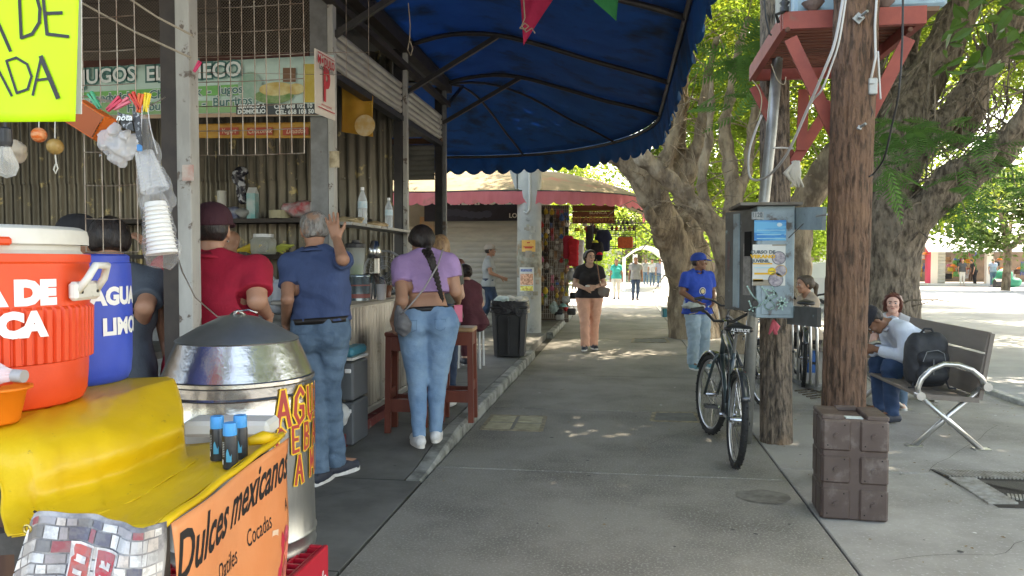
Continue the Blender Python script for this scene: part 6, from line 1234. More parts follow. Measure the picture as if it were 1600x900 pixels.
ra2 = G(1196,640); bk2 = bicycle((ra2.x, ra2.y+.1, 0), rot+.25, -.5, 'second bicycle parked behind the first, half hidden by the pipe', M('bike_black', (.025,.03,.04), .3, .2, coat=.6), lean=-.04)
ra3 = G(1262,600); bicycle((ra3.x-.1, ra3.y-.2, 0), rot-.2, .2, 'bicycle standing in the rack between the two poles', BLKP, lean=.03)
# vendor's coolers under the ficus
def coolbox(pos, rz, w_, d_, h_, c, lid, label, tall=None):
    t = thing('cool_box', label, 'cool box', pos, rz); mb = frustum(MB(), w_*.94, d_*.94, w_, d_, 0, h_*.8, .02); mb.build('body', M('cb_'+label[:8], c, .45), t, local=True); mb = MB(); mb.box((0,0,h_*.88), (w_*1.04, d_*1.05, h_*.14), bev=.015); mb.build('lid', M('cbl_'+label[:8], lid, .45), t, local=True)
    mb = MB(); mb.tube([(-w_*.53,-.0,h_*.62), (-w_*.56,-d_*.3,h_*.60), (-w_*.53,-d_*.3,h_*.7)], .01, 6); mb.box((0,-d_*.52,h_*.78), (w_*.2,.015,.05)); mb.build('latch', M('cbl_'+label[:8], lid), t, local=True); return t
coolbox(G(1042,495), .1, .26, .3, .28, (.02,.16,.22), (.5,.5,.48), 'small teal cool box with white lid under the ficus by the vendor')
coolbox(G(1057,490), .1, .42, .3, .38, (.03,.08,.25), (.03,.07,.22), 'large navy blue cool box at the foot of the pale ficus')
coolbox(G(1272,580), .1, .3, .3, .36, (.02,.12,.38), (.5,.5,.48), 'blue cool box with pale lid behind the bicycle rack')
mb = MB(); p = G(1062, 512); S = SDF(.01); S.w = .015; S.wf = 25; S.ell(p+V3((0,0,.12)), (.08,.06,.14), k=.03); S.build('plastic_bag', M('bag_yellow', (.6,.55,.03), .5, tl=.3), None, label='yellow plastic bag hanging beside the teal cool box', category='bag')
mb = MB()
for q in range(5): a = G(1242+q*6, 612+q*3); mb.tube([a+V3((0,0,.01)), a+V3((.2,.1,.02)), a+V3((.35,-.15,.012)), a+V3((.5,-.35,.01))], .008, 5)
mb.build('fallen_twigs', BARKD, None, kind='stuff')
# bar stools
ST = M('stool_wood', (.20,.05,.03), .45, col2=(.13,.03,.018), ns=6, st=(1,1,.2), coat=.2)
def stool(pos, rz, label, pale=False):
    t = thing('bar_stool', label, 'stool', pos, rz); h_ = .78; top = M('stool_top', (.42,.27,.14), .5, col2=(.3,.18,.09), ns=6) if pale else ST
    mb = MB(); mb.box((0,0,h_), (.29,.27,.035), bev=.008); mb.build('seat', top, t, local=True)
    for x in (-.12, .12):
        for y in (-.11, .11): mb = MB(); mb.bar((x*1.04, y*1.04, 0), (x*.95, y*.95, h_-.015), .045, .045, up=(0,1,0)); mb.build('leg', ST, t, local=True)
    for y in (-.115, .115):
        mb = MB(); mb.box((0, y*.98, h_-.075), (.23,.022,.11)); mb.build('apron', ST, t, local=True); mb = MB(); mb.box((0, y*1.02, .22), (.21,.025,.10)); mb.build('stretcher', ST, t, local=True)
    for x in (-.12, .12): mb = MB(); mb.box((x, 0, h_-.075), (.022,.20,.11)); mb.build('apron', ST, t, local=True); mb = MB(); mb.box((x, 0, .30), (.025,.18,.08)); mb.build('stretcher', ST, t, local=True)
    return t
s1 = G(630, 676, .1); stool((s1.x, s1.y+.10, .1), .05, 'dark red wooden bar stool left of the woman in lilac'); s2_ = G(712, 660, .1); stool((s2_.x+.0, s2_.y+.12, .1), .05, 'red wooden bar stool right of the woman in lilac', True)
s3 = AY(735, 560, 9.6); t = thing('metal_stool', 'white metal stool under the seated woman in the maroon top', 'stool', (s3.x, 9.65, .1))
mb = MB(); mb.box((0,0,.66), (.34,.34,.03), bev=.008); mb.build('seat', GREYL, t, local=True)
for x in (-.14,.14):
    for y in (-.14,.14): mb = MB(); mb.bar((x,y,0), (x*.9,y*.9,.65), .022, .022); mb.build('leg', M('leg_white', (.6,.6,.58), .5), t, local=True)
# things on counter and shelves
ZC = 1.158; X0 = PX-.20
CLR = glassy('clear_plastic', (.85,.9,.92), .28); STM = M('steel_shiny', (.6,.6,.58), .22, .95)
def bottle(u, Y, h_, label, water=True, z=1.747):
    x = UX(u, Y); t = thing('water_bottle', label, 'bottle', (x, Y, z)); r = .038*h_/.3
    pr = [(r*.9,0),(r,.01),(r*.93,h_*.10),(r,h_*.14),(r*.93,h_*.22),(r,h_*.27),(r*.94,h_*.36),(r,h_*.40),(r,h_*.62),(r*.9,h_*.7),(r*.35,h_*.88),(r*.33,h_*.92)]
    mb = MB(); mb.lathe(pr, (x,Y,z), 20, capb=True); mb.build('bottle_body', glassy('bottle_plastic', (.75,.82,.85), .30, .08), t, smooth=True); mb = MB(); mb.lathe([(r*1.015,h_*.44),(r*1.015,h_*.62)], (x,Y,z), 20); mb.build('label_band', M('label_blue', (.35,.55,.62), .5, col2=(.6,.65,.66), ns=30), t, smooth=True)
    mb = MB(); mb.lathe([(r*.38,h_*.92),(r*.38,h_)], (x,Y,z), 12, capt=True); mb.build('cap', M('cap_white', (.75,.75,.75), .4), t); return t
bottle(567, 5.95, .30, 'tall clear water bottle on the pale front shelf, nearer one'); bottle(608, 6.85, .29, 'clear water bottle at the far end of the pale front shelf')
for u, Y, w_, h_, c, l in ((548,5.7,.10,.04,(.45,.35,.2),'crumpled brown paper on the near end of the front shelf'),(585,6.4,.12,.04,(.4,.28,.15),'brown snack packets on the front shelf between the bottles')):
    S = SDF(.008); S.w = .008; S.wf = 40; S.ell((UX(u,Y), Y, 1.747+h_/2), (w_, .08, h_*.7)); S.build('packet', M('pk_'+l[:8], c, .7, bump=.5, bs=40), None, label=l, category='packet')
# blender
def at(u, Y, z=ZC): return V3((UX(u, Y), Y, z))
p = at(556, 5.75); t = thing('blender', 'juice blender with clear jug on the counter beside the grey post', 'blender', p); mb = MB(); mb.lathe([(.085,0),(.09,.02),(.075,.16),(.06,.18)], p, 20, capt=True); mb.build('base', STM, t, smooth=True); mb = MB(); mb.lathe([(.055,.18),(.075,.40),(.078,.40)], p, 20); mb.build('jug', glassy('jug_glass', (.75,.8,.75), .35), t, smooth=True); mb = MB(); mb.lathe([(.05,.185),(.062,.27)], p, 16, capt=True); mb.build('juice', M('juice_green', (.2,.3,.06), .3), t); mb = MB(); mb.lathe([(.08,.40),(.08,.43),(.03,.44),(.03,.46)], p, 16, capt=True); mb.build('lid', PLB, t)
p = at(557, 5.60); t = thing('steel_canister', 'wide blue grey steel canister at the near end of the counter', 'canister', p); mb = MB(); mb.lathe([(.10,0),(.10,.17),(.107,.175),(.107,.19),(.10,.195)], p, 26, capt=True); mb.build('body', M('can_blue', (.30,.38,.42), .25, .8), t, smooth=True); mb = MB(); mb.lathe([(.101,.02),(.101,.05)], p, 26); mb.lathe([(.101,.11),(.101,.12)], p, 26); mb.build('band', M('band_red', (.25,.08,.07), .5), t)
p = at(582, 5.85); t = thing('steel_jug', 'tall steel milkshake jug on the counter', 'jug', p); mb = MB(); mb.lathe([(.05,0),(.062,.2),(.064,.2)], p, 22); mb.build('body', STM, t, smooth=True); mb = MB(); mb.tube([p+V3((.06,0,.17)), p+V3((.1,0,.15)), p+V3((.09,0,.05)), p+V3((.055,0,.03))], .006, 6); mb.build('handle', STM, t)
p = at(586, 6.1); t = thing('milkshake_mixer', 'chrome milkshake mixer standing before the round fan', 'mixer', p); mb = MB(); mb.box(p+V3((0,0,.015)), (.14,.16,.03), bev=.01); mb.build('base', STM, t); mb = MB(); mb.box(p+V3((0,.05,.2)), (.05,.04,.36), bev=.01); mb.build('column', STM, t); mb = MB(); mb.lathe([(.05,0),(.055,.06),(.03,.14),(.01,.15)], p+V3((0,-.01,.32)), 16, capt=True, capb=True); mb.build('motor_head', STM, t, smooth=True); mb = MB(); mb.lathe([(.035,0),(.045,.17)], p+V3((0,-.02,.03)), 16); mb.build('cup', STM, t, smooth=True)
p = at(601, 6.6, ZC); t = thing('desk_fan', 'round grey desk fan at the far end of the counter', 'fan', p); c_ = p+V3((0,0,.20)); mb = MB(); 
for r_ in (.06,.10,.14,.18): ring(mb, c_, r_, .0022, (0,1,0), 36, 4)
for i in range(36): a = 2*PI*i/36; mb.tube([c_+V3((.03*math.cos(a),-.02,.03*math.sin(a))), c_+V3((.12*math.cos(a),-.03,.12*math.sin(a))), c_+V3((.19*math.cos(a),0,.19*math.sin(a)))], .0012, 3)
mb.build('guard', M('fan_wire', (.4,.4,.4), .4, .7), t, kind='stuff'); mb = MB(); ring(mb, c_, .19, .008, (0,1,0), 40, 8); mb.build('guard_rim', M('fan_wire', (.4,.4,.4)), t)
for i in range(3):
    a = i*2.1; mb = MB(); pts = [c_+V3((.025*math.cos(a),.02,.025*math.sin(a))), c_+V3((.15*math.cos(a-.4),.0,.15*math.sin(a-.4))), c_+V3((.165*math.cos(a),.02,.165*math.sin(a))), c_+V3((.13*math.cos(a+.5),.045,.13*math.sin(a+.5)))]; mb.poly(pts, .003); mb.build('blade', M('fan_blade', (.12,.13,.14), .4), t)
mb = MB(); mb.tube([c_+V3((0,.04,0)), c_+V3((0,.04,-.2))], .015, 8); mb.lathe([(.09,0),(.08,.02)], (p.x, p.y+.04, p.z), 18, capt=True); mb.build('stand', BLKP, t)
for k, (u, Y, h_, r_, c, l) in enumerate(((566,6.0,.16,.04,(.5,.5,.5),'steel cup beside the blender'),(572,5.65,.13,.045,(.35,.3,.28),'glass pitcher of dark juice beside the canister'),(596,5.7,.12,.04,(.55,.52,.5),'pale cup at the counter edge near the jug'),(603,6.1,.10,.05,(.2,.08,.04),'dark brown jar on the counter near the lilac top'))):
    p = at(u, Y); mb = MB(); mb.lathe([(r_*.8,0),(r_,h_),(r_*.9,h_)], p, 16, capt=True); mb.build('cup', M(f'cupm{k}', c, .3, .5 if k < 1 else 0), None, smooth=True, label=l, category='cup')
# back shelf things
ZS = 1.866
def bs_item(kind, u, w_, h_, c, label, cat, Y=7.0, z=ZS, c2=None):
    x = UX(u, Y)
    if kind == 'roll': mb = MB(); mb.lathe([(w_,0),(w_,h_)], (x,Y,z), 18, capt=True); return mb.build(cat.replace(' ','_'), M('it_'+label[:9], c, .6), None, smooth=False, label=label, category=cat)
    if kind == 'carton':
        t = thing('milk_carton', label, cat, (x,Y,z)); mb = MB(); mb.box((x,Y,z+h_*.4), (w_,w_,h_*.8)); mb.build('body', M('it_'+label[:9], c, .6, col2=c2, ns=9), t); mb = MB(); mb.add([(x-w_/2,Y-w_/2,z+h_*.8),(x+w_/2,Y-w_/2,z+h_*.8),(x+w_/2,Y+w_/2,z+h_*.8),(x-w_/2,Y+w_/2,z+h_*.8),(x-w_/2,Y,z+h_),(x+w_/2,Y,z+h_)], [(0,1,5,4),(2,3,4,5),(0,4,3),(1,2,5)]); mb.build('gable', M('carton_w', (.6,.62,.6), .6), t); return t
    S = SDF(.012); S.w = .012; S.wf = 28; S.ell((x,Y,z+h_/2), (w_,.10,h_/2), k=.03); return S.build(cat.replace(' ','_'), M('it_'+label[:9], c, .4, col2=c2, ns=12, bump=.5, bs=30), None, label=label, category=cat)
bs_item('roll', 348, .045, .27, (.55,.54,.48), 'white paper roll standing on the dark back shelf', 'paper roll')
bs_item('bag', 366, .09, .12, (.05,.07,.2), 'blue foil packets on the back shelf beside the paper roll', 'packets', c2=(.4,.42,.45))
bs_item('carton', 396, .085, .30, (.5,.56,.54), 'white and teal milk carton on the back shelf', 'carton', c2=(.12,.42,.42))
bs_item('bag', 382, .07, .10, (.3,.3,.28), 'clear jar of sweets left of the milk carton', 'jar')
bs_item('roll', 438, .10, .075, (.42,.38,.24), 'low gold tin on the back shelf', 'tin')
bs_item('bag', 478, .22, .17, (.45,.43,.42), 'clear bag of red and white snacks on the back shelf', 'snack bag', c2=(.45,.05,.06))
bs_item('roll', 498, .07, .14, (.5,.5,.46), 'white tub right of the snack bag on the back shelf', 'tub', Y=6.9)
t = thing('hanging_bag', 'dark printed bag of bottles hanging over the milk carton', 'bag', AY(376,290,7.0)); S = SDF(.012); S.w = .01; S.wf = 30; S.cap(AY(372,275,7.0), AY(380,312,7.0), .055, .04); S.ell(AY(376,268,7.0), (.07,.05,.05)); S.build('bag', M('bagdk', (.03,.03,.04), .25, col2=(.4,.42,.45), ns=16, lo=.5, hi=.55), t, local=False)
p = AY(412, 395, 6.9); t = thing('glass_jar', 'big glass jar with white lid on the lower back shelf', 'jar', (p.x,6.9,1.52)); mb = MB(); mb.lathe([(.11,0),(.12,.03),(.12,.13),(.09,.16)], (p.x,6.9,1.522), 22, capb=True); mb.build('jar', glassy('jar_glass', (.6,.62,.55), .35), t, smooth=True); mb = MB(); mb.lathe([(.095,.16),(.095,.19)], (p.x,6.9,1.522), 20, capt=True); mb.build('lid', M('cap_white', (.75,.75,.75)), t)
for k, (u, l) in enumerate(((386,'left of the glass jar'),(436,'right of the glass jar'))):
    t = thing('banana_bunch', 'yellow green banana bunch '+l, 'bananas', (UX(u,6.95),6.95,1.52))
    for q in range(5): x = UX(u,6.95)+(q-2)*.028; mb = MB(); mb.tube([(x-.07,6.95,1.545+.01*q),(x-.02,6.93,1.56+.012*q),(x+.05,6.95,1.56+.01*q),(x+.09,6.97,1.53+.02*q)], [.008,.017,.017,.007], 7); mb.build('banana', M('banana'+str(k), ((.6,.42,.04),(.42,.45,.08))[k], .5), t, smooth=True)
p = AY(418, 452, 5.6); t = thing('milk_jug', 'white plastic gallon jug with red cap behind the man in the blue polo', 'jug', p); S = SDF(.008); S.cap(p+V3((0,0,-.10)), p+V3((0,0,.02)), .075, k=.03); S.cap(p+V3((0,0,.03)), p+V3((0,0,.14)), .055, .028, k=.03); S.cap(p+V3((.02,0,.12)), p+V3((.07,0,.06)), .014, k=.01); S.cap(p+V3((.07,0,.06)), p+V3((.07,0,-.03)), .014, k=.01); S.build('jug', M('jug_milky', (.6,.63,.62), .35, tl=.3), t, local=False)
mb = MB(); mb.lathe([(.026,0),(.026,.025)], p+V3((0,0,.155)), 12, capt=True); mb.build('cap', M('cap_red', (.6,.04,.08), .4), t)
p = AY(438, 458, 5.6); S = SDF(.01); S.cap(p+V3((-.02,0,-.1)), p+V3((0,0,.05)), .06, k=.03); S.build('plastic_jug', M('jug_milky2', (.45,.47,.5), .35), None, label='second milky jug with pink lid next to the red capped jug', category='jug')
# menu banners and signs
def banner(u0, v0a, v0b, u1, v1a, v1b, Y, name, mat, label, cat='banner', th=.006):
    t = thing(name, label, cat, AY((u0+u1)/2, (v0b+v1b)/2, Y)); P_ = [AY(u0, v0a, Y), AY(u1, v1a, Y), AY(u1, v1b, Y), AY(u0, v0b, Y)]
    def fn(u, v): return (P_[0].lerp(P_[1], u)).lerp(P_[3].lerp(P_[2], u), v)+V3((0, .010*math.sin(u*9+1)*math.sin(v*3.1), 0))
    mb = MB(); mb.grid(fn, 24, 6); o = mb.build('sheet', mat, t, smooth=True); s_ = o.modifiers.new('s','SOLIDIFY'); s_.thickness = th; s_.offset = 1 if False else -1
    return t, fn
YB_ = 5.30
jb, jf = banner(60, 110, 184, 522, 86, 181, YB_, 'menu_banner', M('banner_mint', (.48,.68,.60), .55, col2=(.62,.78,.72), ns=1.4), 'green and white juice menu banner with burger picture behind the wire grids')
def bquad(u0, v0, u1, v1, name, mat, Y=YB_, dy=.016, par=None, skew=-.052):
    Yq = Y-dy; mb = MB(); q = [(u0,v0),(u1,v0),(u1,v1),(u0,v1)]; mb.poly([AY(u, v+(u-290)*skew*(1 if v < 150 else .35), Yq) for u, v in q][::-1], nrm=(0,-1,0)); return mb.build(name, mat, par or jb)
BG = M('print_green', (.14,.46,.12), .6, col2=(.25,.56,.2), ns=2)
bquad(75, 136, 378, 150, 'print_band', BG); bquad(75, 158, 378, 177, 'print_band', M('print_green2', (.26,.47,.22), .6)); bquad(75, 178, 522, 184, 'print_foot', M('print_peach', (.45,.32,.22), .7), dy=.015)
TG = M('print_teal', (.07,.20,.18), .6); TW = M('print_white', (.78,.84,.82), .6)
def btxt(s, size, u, v, mat, bold, sx, dy, rot=-.03): letter(s, size, mat, jb, plane_fn(AY(u, v, YB_-dy), (1,0,-rot*1.0), (0,0,1), .0), bold, sx)
for s, u in (('JUGOS', 169), ('EL', 242), ('MUÑECO', 312)):
    sx = {'JUGOS':1.0,'EL':1.0,'MUÑECO':1.02}[s]; btxt(s, .148, u, 119-(u-169)*.045, TG, .016, sx, .022); btxt(s, .148, u, 119-(u-169)*.045, TW, .003, sx, .025)
for s, u, v, sz in (('Sandwich  -  Chocomilk  -  Jugos', 258, 147, .088), ('Hamburguesas  -  Burritos', 295, 163, .088)): btxt(s, sz, u, v, TW, .006, 1.05, .020); btxt(s, sz, u, v, TG, .0015, 1.05, .023)
bgx = M('burger_bun', (.55,.36,.08), .6, col2=(.75,.68,.35), ns=9); 
def belli(u, v, ru, rv, name, mat, dy): c_ = AY(u, v, YB_-dy); k_ = YB_/F; mb = MB(); mb.poly([c_+V3((ru*k_*math.cos(a), 0, rv*k_*math.sin(a))) for a in np.linspace(0, 2*PI, 26, endpoint=False)][::-1], nrm=(0,-1,0)); mb.build(name, mat, jb)
belli(391,138,22,27,'print_glass', M('pr_glass', (.42,.55,.48), .6, col2=(.25,.45,.33), ns=9), .018); belli(428,150,34,12,'print_lettuce', M('pr_lettuce', (.12,.27,.07), .6, col2=(.3,.4,.2), ns=30), .019); belli(432,139,30,11,'print_bun', bgx, .021)
bquad(474, 100, 512, 160, 'print_juice', M('pr_juice', (.55,.38,.04), .6, col2=(.62,.52,.15), ns=6), dy=.018, skew=0); bquad(442, 106, 462, 128, 'print_jar', M('pr_jar', (.22,.12,.07), .6), dy=.019, skew=0); belli(462,139,15,9,'print_orange', bgx, .020)
pl = M('plate_dark', (.06,.075,.08), .6); bquad(369, 162, 520, 179, 'print_plate', pl, dy=.022, skew=0)
btxt('SERVICIO A', .040, 393, 166, TW, .002, 1.0, .028, 0); btxt('DOMICILIO', .040, 393, 174.5, TW, .002, 1.05, .028, 0); btxt('CEL: 668 102 10', .043, 458, 166, TW, .0015, 1.0, .028, 0); btxt('CEL: 668 103 50 53', .043, 466, 174.8, TW, .0015, 1.0, .028, 0)
mn, mf = banner(300, 194, 216, 512, 190, 216, 5.45, 'menu_strip', M('strip_orange', (.38,.17,.03), .6, col2=(.50,.30,.05), ns=3), 'narrow orange menu strip under the green banner')
for u, s in ((357, 'Yogurt'), (406, 'Chocomilk'), (462, 'Licuados')): mb = MB(); P_ = AY(u, 205, 5.425); mb.box(P_, (.20 if u != 357 else .16, .004, .055)); mb.build('print_tag', M('tag_red', (.38,.06,.03), .6), mn); letter(s, .05, M('tag_text', (.65,.45,.3), .6), mn, plane_fn(AY(u, 205, 5.42), (1,0,0), (0,0,1)), .0005, .85, .3)
op, of_ = banner(534, 115, 206, 583, 150, 214, 6.3, 'juice_poster', M('poster_or', (.45,.20,.02), .55, col2=(.60,.34,.04), ns=3, col3=(.7,.55,.25), ns3=5, lo3=.6, hi3=.65), 'orange poster with citrus slices behind the grey post')
c_ = AY(570, 196, 6.27); mb = MB(); mb.poly([c_+V3((.09*math.cos(a), 0, .09*math.sin(a))) for a in np.linspace(0, 2*PI, 22, endpoint=False)][::-1], nrm=(0,-1,0)); mb.build('print_slice', M('slice', (.7,.42,.12), .6, col2=(.75,.6,.35), ns=16), op)
# P sign
ps = thing('module_sign', 'white sign with red letter P hanging beside the grey post', 'sign', AY(512, 120, 4.9)); a, b = AY(492, 63, 4.75), AY(523, 80, 5.05); zb_ = zg(167, 4.75); c_, d_ = V3((b.x, b.y, zg(181, 5.05))), V3((a.x, a.y, zb_)); a = V3((a.x, a.y, zg(63,4.75))); b = V3((b.x, b.y, zg(80,5.05)))
xd = (b-a); xd.z = 0; wS = xd.length; mb = MB(); mb.poly([a, d_, c_, b], .006); mb.build('board', M('sign_cream', (.66,.60,.52), .6, col2=(.60,.54,.46), ns=4), ps); RD = M('sign_red', (.50,.04,.05), .6)
cen = (a+b+c_+d_)/4; pf_ = plane_fn(cen, xd, (0,0,1), .009)
hS = (a.z-d_.z+b.z-c_.z)/2
letter('MÓDULO', .075, RD, ps, lambda x, y: pf_(x, y+hS*.34), .0025, .72*wS/.28); letter('Locales K-N', .05, M('sign_ink', (.12,.14,.12), .6), ps, lambda x, y: pf_(x, y+hS*.24), .0008, .80*wS/.28); letter('P', .30, RD, ps, lambda x, y: pf_(x, y-hS*.03), .012, .62*wS/.28); letter('centro comercial', .022, RD, ps, lambda x, y: pf_(x, y-hS*.33), .0003, 1.)
for y_ in (.44, -.40): mb = MB(); mb.add([pf_(-wS*.42, y_*hS), pf_(wS*.42, y_*hS), pf_(wS*.42, y_*hS+.006), pf_(-wS*.42, y_*hS+.006)], [(0,1,2,3)]); mb.build('print_line', RD, ps)
for p_ in ((515,236,522,262,5.27,(.5,.42,.28),'cream sticker on the grey post'),): mb = MB(); A__, B__ = AY(p_[0], p_[3], p_[4]), AY(p_[0]+15, p_[1], p_[4]); mb.box(((A__.x+B__.x)/2, p_[4], (A__.z+B__.z)/2), (B__.x-A__.x, .004, B__.z-A__.z)); mb.build('sticker', M('stk1', p_[5], .7, col2=(.25,.2,.12), ns=20), k1)
A__, B__ = AY(288, 283, 3.36), AY(305, 258, 3.36); mb = MB(); mb.box(((A__.x+B__.x)/2, 3.345, (A__.z+B__.z)/2), (B__.x-A__.x, .004, B__.z-A__.z)); mb.build('sticker', M('stk2', (.5,.47,.4), .7, col2=(.45,.25,.2), ns=14), k1)
# grey drawer cooler, bag and small things by the post
p = G(533, 690, .08); t = thing('drawer_chest', 'dark grey plastic chest with white latches and blue lid by the grey post', 'chest', (p.x, p.y, .08)); xw = (UX(551,5.45)-UX(520,5.45)); xm = UX(534,5.45)
GP_ = M('plastic_grey', (.10,.11,.12), .5)
for k, (za, zb) in enumerate(((.0,.32),(.335,.62))): mb = MB(); mb.box((xm-.04, 5.62, .08+(za+zb)/2), (.24,.34,zb-za), bev=.012); dw = mb.build('drawer', GP_, t); mb = MB(); mb.box((xm+.045, 5.44, .08+zb-.06), (.045,.02,.03), bev=.004); mb.build('latch', M('cap_white', (.75,.75,.75)), dw)
mb = MB(); mb.box((xm-.04, 5.62, .725), (.25,.35,.022), bev=.005); mb.build('rim', M('leg_white', (.6,.6,.58)), t); mb = MB(); mb.box((xm-.04, 5.62, .775), (.235,.33,.07), bev=.02); mb.build('lid', M('lid_teal', (.04,.22,.30), .5), t)
S = SDF(.01); S.w = .016; S.wf = 26; p = AY(528, 650, 5.30); S.ell(p, (.085,.05,.085), k=.03); S.ell(p+V3((-.05,0,.05)), (.05,.03,.05), k=.03); S.build('plastic_bag', M('bag_white', (.55,.56,.55), .5, bump=.6, bs=25, tl=.2), None, label='crumpled white plastic bag hanging on the grey chest', category='bag')
# ------------------------------------------------------------- drinks and sweets cart in the foreground
ZT, ZL = 1.07, .90
YC = M('oilcloth_yellow', (.72,.47,.012), .5, col2=(.62,.39,.01), ns=3, bump=.5, bs=7, bst=(1,.4,1), bd=.012, col3=(.40,.24,.02), ns3=38, lo3=.66, hi3=.72, coat=.12)
def row(pts, k=40):
    P_ = [G(*p) for p in pts]; out = []
    for i in range(k+1):
        t = i/k*(len(P_)-1); j = min(int(t), len(P_)-2); f = t-j; f = f*f*(3-2*f)*.35+f*.65; out.append(P_[j].lerp(P_[j+1], f))
    return out
rows = [row([(-120,606,ZT),(90,600,ZT),(200,592,ZT),(262,590,ZT)]), row([(-120,640,ZT),(80,630,ZT),(180,612,ZT),(268,592,ZT)]), row([(-120,664,ZT),(60,652,ZT),(165,626,ZT),(274,596,ZT-.003)]),
        row([(-90,700,ZT-.03),(60,690,ZT-.03),(170,664,ZT-.03),(284,632,ZT-.05)]), row([(-6,745,.985),(62,735,.985),(172,708,.985),(288,664,.985)]), row([(6,795,.930),(66,778,.925),(178,742,.925),(291,690,.925)]), row([(12,828,ZL+.006),(72,812,ZL+.004),(184,772,ZL+.004),(296,708,ZL+.006)]), row([(16,836,ZL+.002),(100,826,ZL),(208,782,ZL),(312,716,ZL)])]
ct = thing('sweets_cart', 'vendor cart draped in yellow oilcloth with coolers and a lower tray', 'cart', (G(150,700,ZL).x, G(150,700,ZL).y, 0))
def cfn(u, v):
    t = v*(len(rows)-1); j = min(int(t), len(rows)-2); f = t-j; i = min(40, int(round(u*40))); g = lambda q: rows[max(0, min(len(rows)-1, q))][i]
    p0, p1, p2, p3 = g(j-1), g(j), g(j+1), g(j+2); p = .5*((2*p1)+(-p0+p2)*f+(2*p0-5*p1+4*p2-p3)*f*f+(-p0+3*p1-3*p2+p3)*f**3)
    if v > .45: p = p+V3((.010, .006, 0))*mnoise.noise((u*9, v*2.0, 1))*1.4+V3((0, -.012, .0))*math.sin(u*17+v*3)*(v-.45)
    cr_ = abs(mnoise.noise((u*6+v*3, v*2.2, 7)))+.6*abs(mnoise.noise((u*13-v*5, v*5, 2)))
    return p+V3((0, -.004*cr_, -.010*cr_*min(1, v*3)))
mb = MB(); mb.grid(cfn, 40, 48); o = mb.build('oilcloth', YC, ct, smooth=True); s_ = o.modifiers.new('s','SOLIDIFY'); s_.thickness = .003
A_, B_, C_, D_ = G(18,838,ZL-.004), G(250,824,ZL), G(440,683,ZL), G(286,694,ZL-.004); mb = MB()
mb.grid(lambda u, v: A_.lerp(B_, u).lerp(D_.lerp(C_, u), v)+V3((0,0,.006*mnoise.noise((u*4, v*4, 3))+.018*max(0, u-.93)/.07)), 30, 24); o = mb.build('tray_cloth', YC, ct, smooth=True); s_ = o.modifiers.new('s','SOLIDIFY'); s_.thickness = .003
mb = MB(); E0, E1 = G(252,822,ZL+.012), G(441,680,ZL+.012); mb.tube([E0.lerp(E1, t)+V3((0,0,.003*math.sin(t*20))) for t in np.linspace(0, 1, 24)], .010, 10); mb.build('rolled_edge', YC, ct, smooth=True)
mb = MB(); mb.tube([E0-V3((.003,.01,0)), E0+(E1-E0)*.01], .0075, 10); mb.build('tube_end', BLKP, ct)
BF = M('frame_worn', (.05,.047,.043), .55, col2=(.09,.08,.07), ns=12, bump=.2)
mb = MB(); a, b = G(-40,848,ZL-.03), G(62,842,ZL-.03); mb.bar(a, b, .04, .045); mb.build('frame_beam', BF, ct); mb = MB(); mb.bar(V3((a.x+.05,a.y+.1,0)), V3((a.x+.05,a.y+.1,ZL)), .05, .05, up=(0,1,0)); mb.build('leg', BF, ct)
for q in (G(430,690,ZL), G(270,600,ZT)): mb = MB(); mb.bar((q.x-.05,q.y,0), (q.x-.05,q.y,q.z-.03), .04, .04, up=(0,1,0)); mb.build('leg', BF, ct)
mb = MB(); mb.box(G(15,760,.95)+V3((-.30,.35,-.5)), (.05,.05,1.0)); mb.box(G(0,740,.95)+V3((-.12,.30,-.35)), (.06,.06,.9)); mb.build('wood_post', M('post_wood', (.16,.08,.04), .8, col2=(.09,.045,.03), ns=8, st=(1,1,.2)), ct)
mb = MB(); mb.tube([G(-20,762,.93), G(30,790,.915), G(66,808,.905)], .006, 7); mb.build('tie_rope', M('rope_dark', (.03,.028,.025), .8), ct, smooth=True)
# orange sweets banner along the cart side
N0, N1 = G(258,818,ZL+.01), G(441,684,ZL+.01); Bz = .62; L0 = N0+V3((.0,.0,-Bz)); dirB = (N1-N0).normalized(); L1 = N1-dirB*.09+V3((0,0,-Bz))
OB = M('banner_orange', (.74,.29,.12), .42, col2=(.68,.23,.08), ns=2.2, bump=.2, bs=5, bd=.01, coat=.1); nB = V3((dirB.y, -dirB.x, 0)); LB = (N1-N0).length
bt = thing('sweets_banner', 'glossy orange vinyl sweets banner tied along the side of the yellow cart', 'banner', L0)
def bfn(u, v): p = N0.lerp(N1, u).lerp(L0.lerp(L1, u), v); return p+nB*(.012+.006*math.sin(u*8+v*2)+.004*math.sin(v*11+u*3)+.02*v)
mb = MB(); mb.grid(bfn, 40, 30); o = mb.build('sheet', OB, bt, smooth=True); s_ = o.modifiers.new('s','SOLIDIFY'); s_.thickness = .0015; s_.offset = -1
def bwr(x, y, lift=.0025): return bfn(min(1, max(0, x/LB)), -y/Bz)+nB*lift     # x along, y down from the top edge (negative)
INKB = M('ink_black', (.015,.013,.014), .45)
letter('Dulces mexicanos', .140, INKB, bt, lambda x, y: bwr(min(x+LB*.495, LB*.995), y-.078+ (x)*.02), .0028, .76, .35, maxe=.03)
letter('Cocadas', .064, INKB, bt, lambda x, y: bwr(x+LB*.69, y-.195), .0002, .78, 0, maxe=.03); letter('Datiles', .064, INKB, bt, lambda x, y: bwr(x+LB*.40, y-.205), .0002, .78, 0, maxe=.03); letter('Amaranto', .05, INKB, bt, lambda x, y: bwr(min(x+LB*.965+.06, LB*.985), y-.19), .0002, .7, 0, maxe=.03)
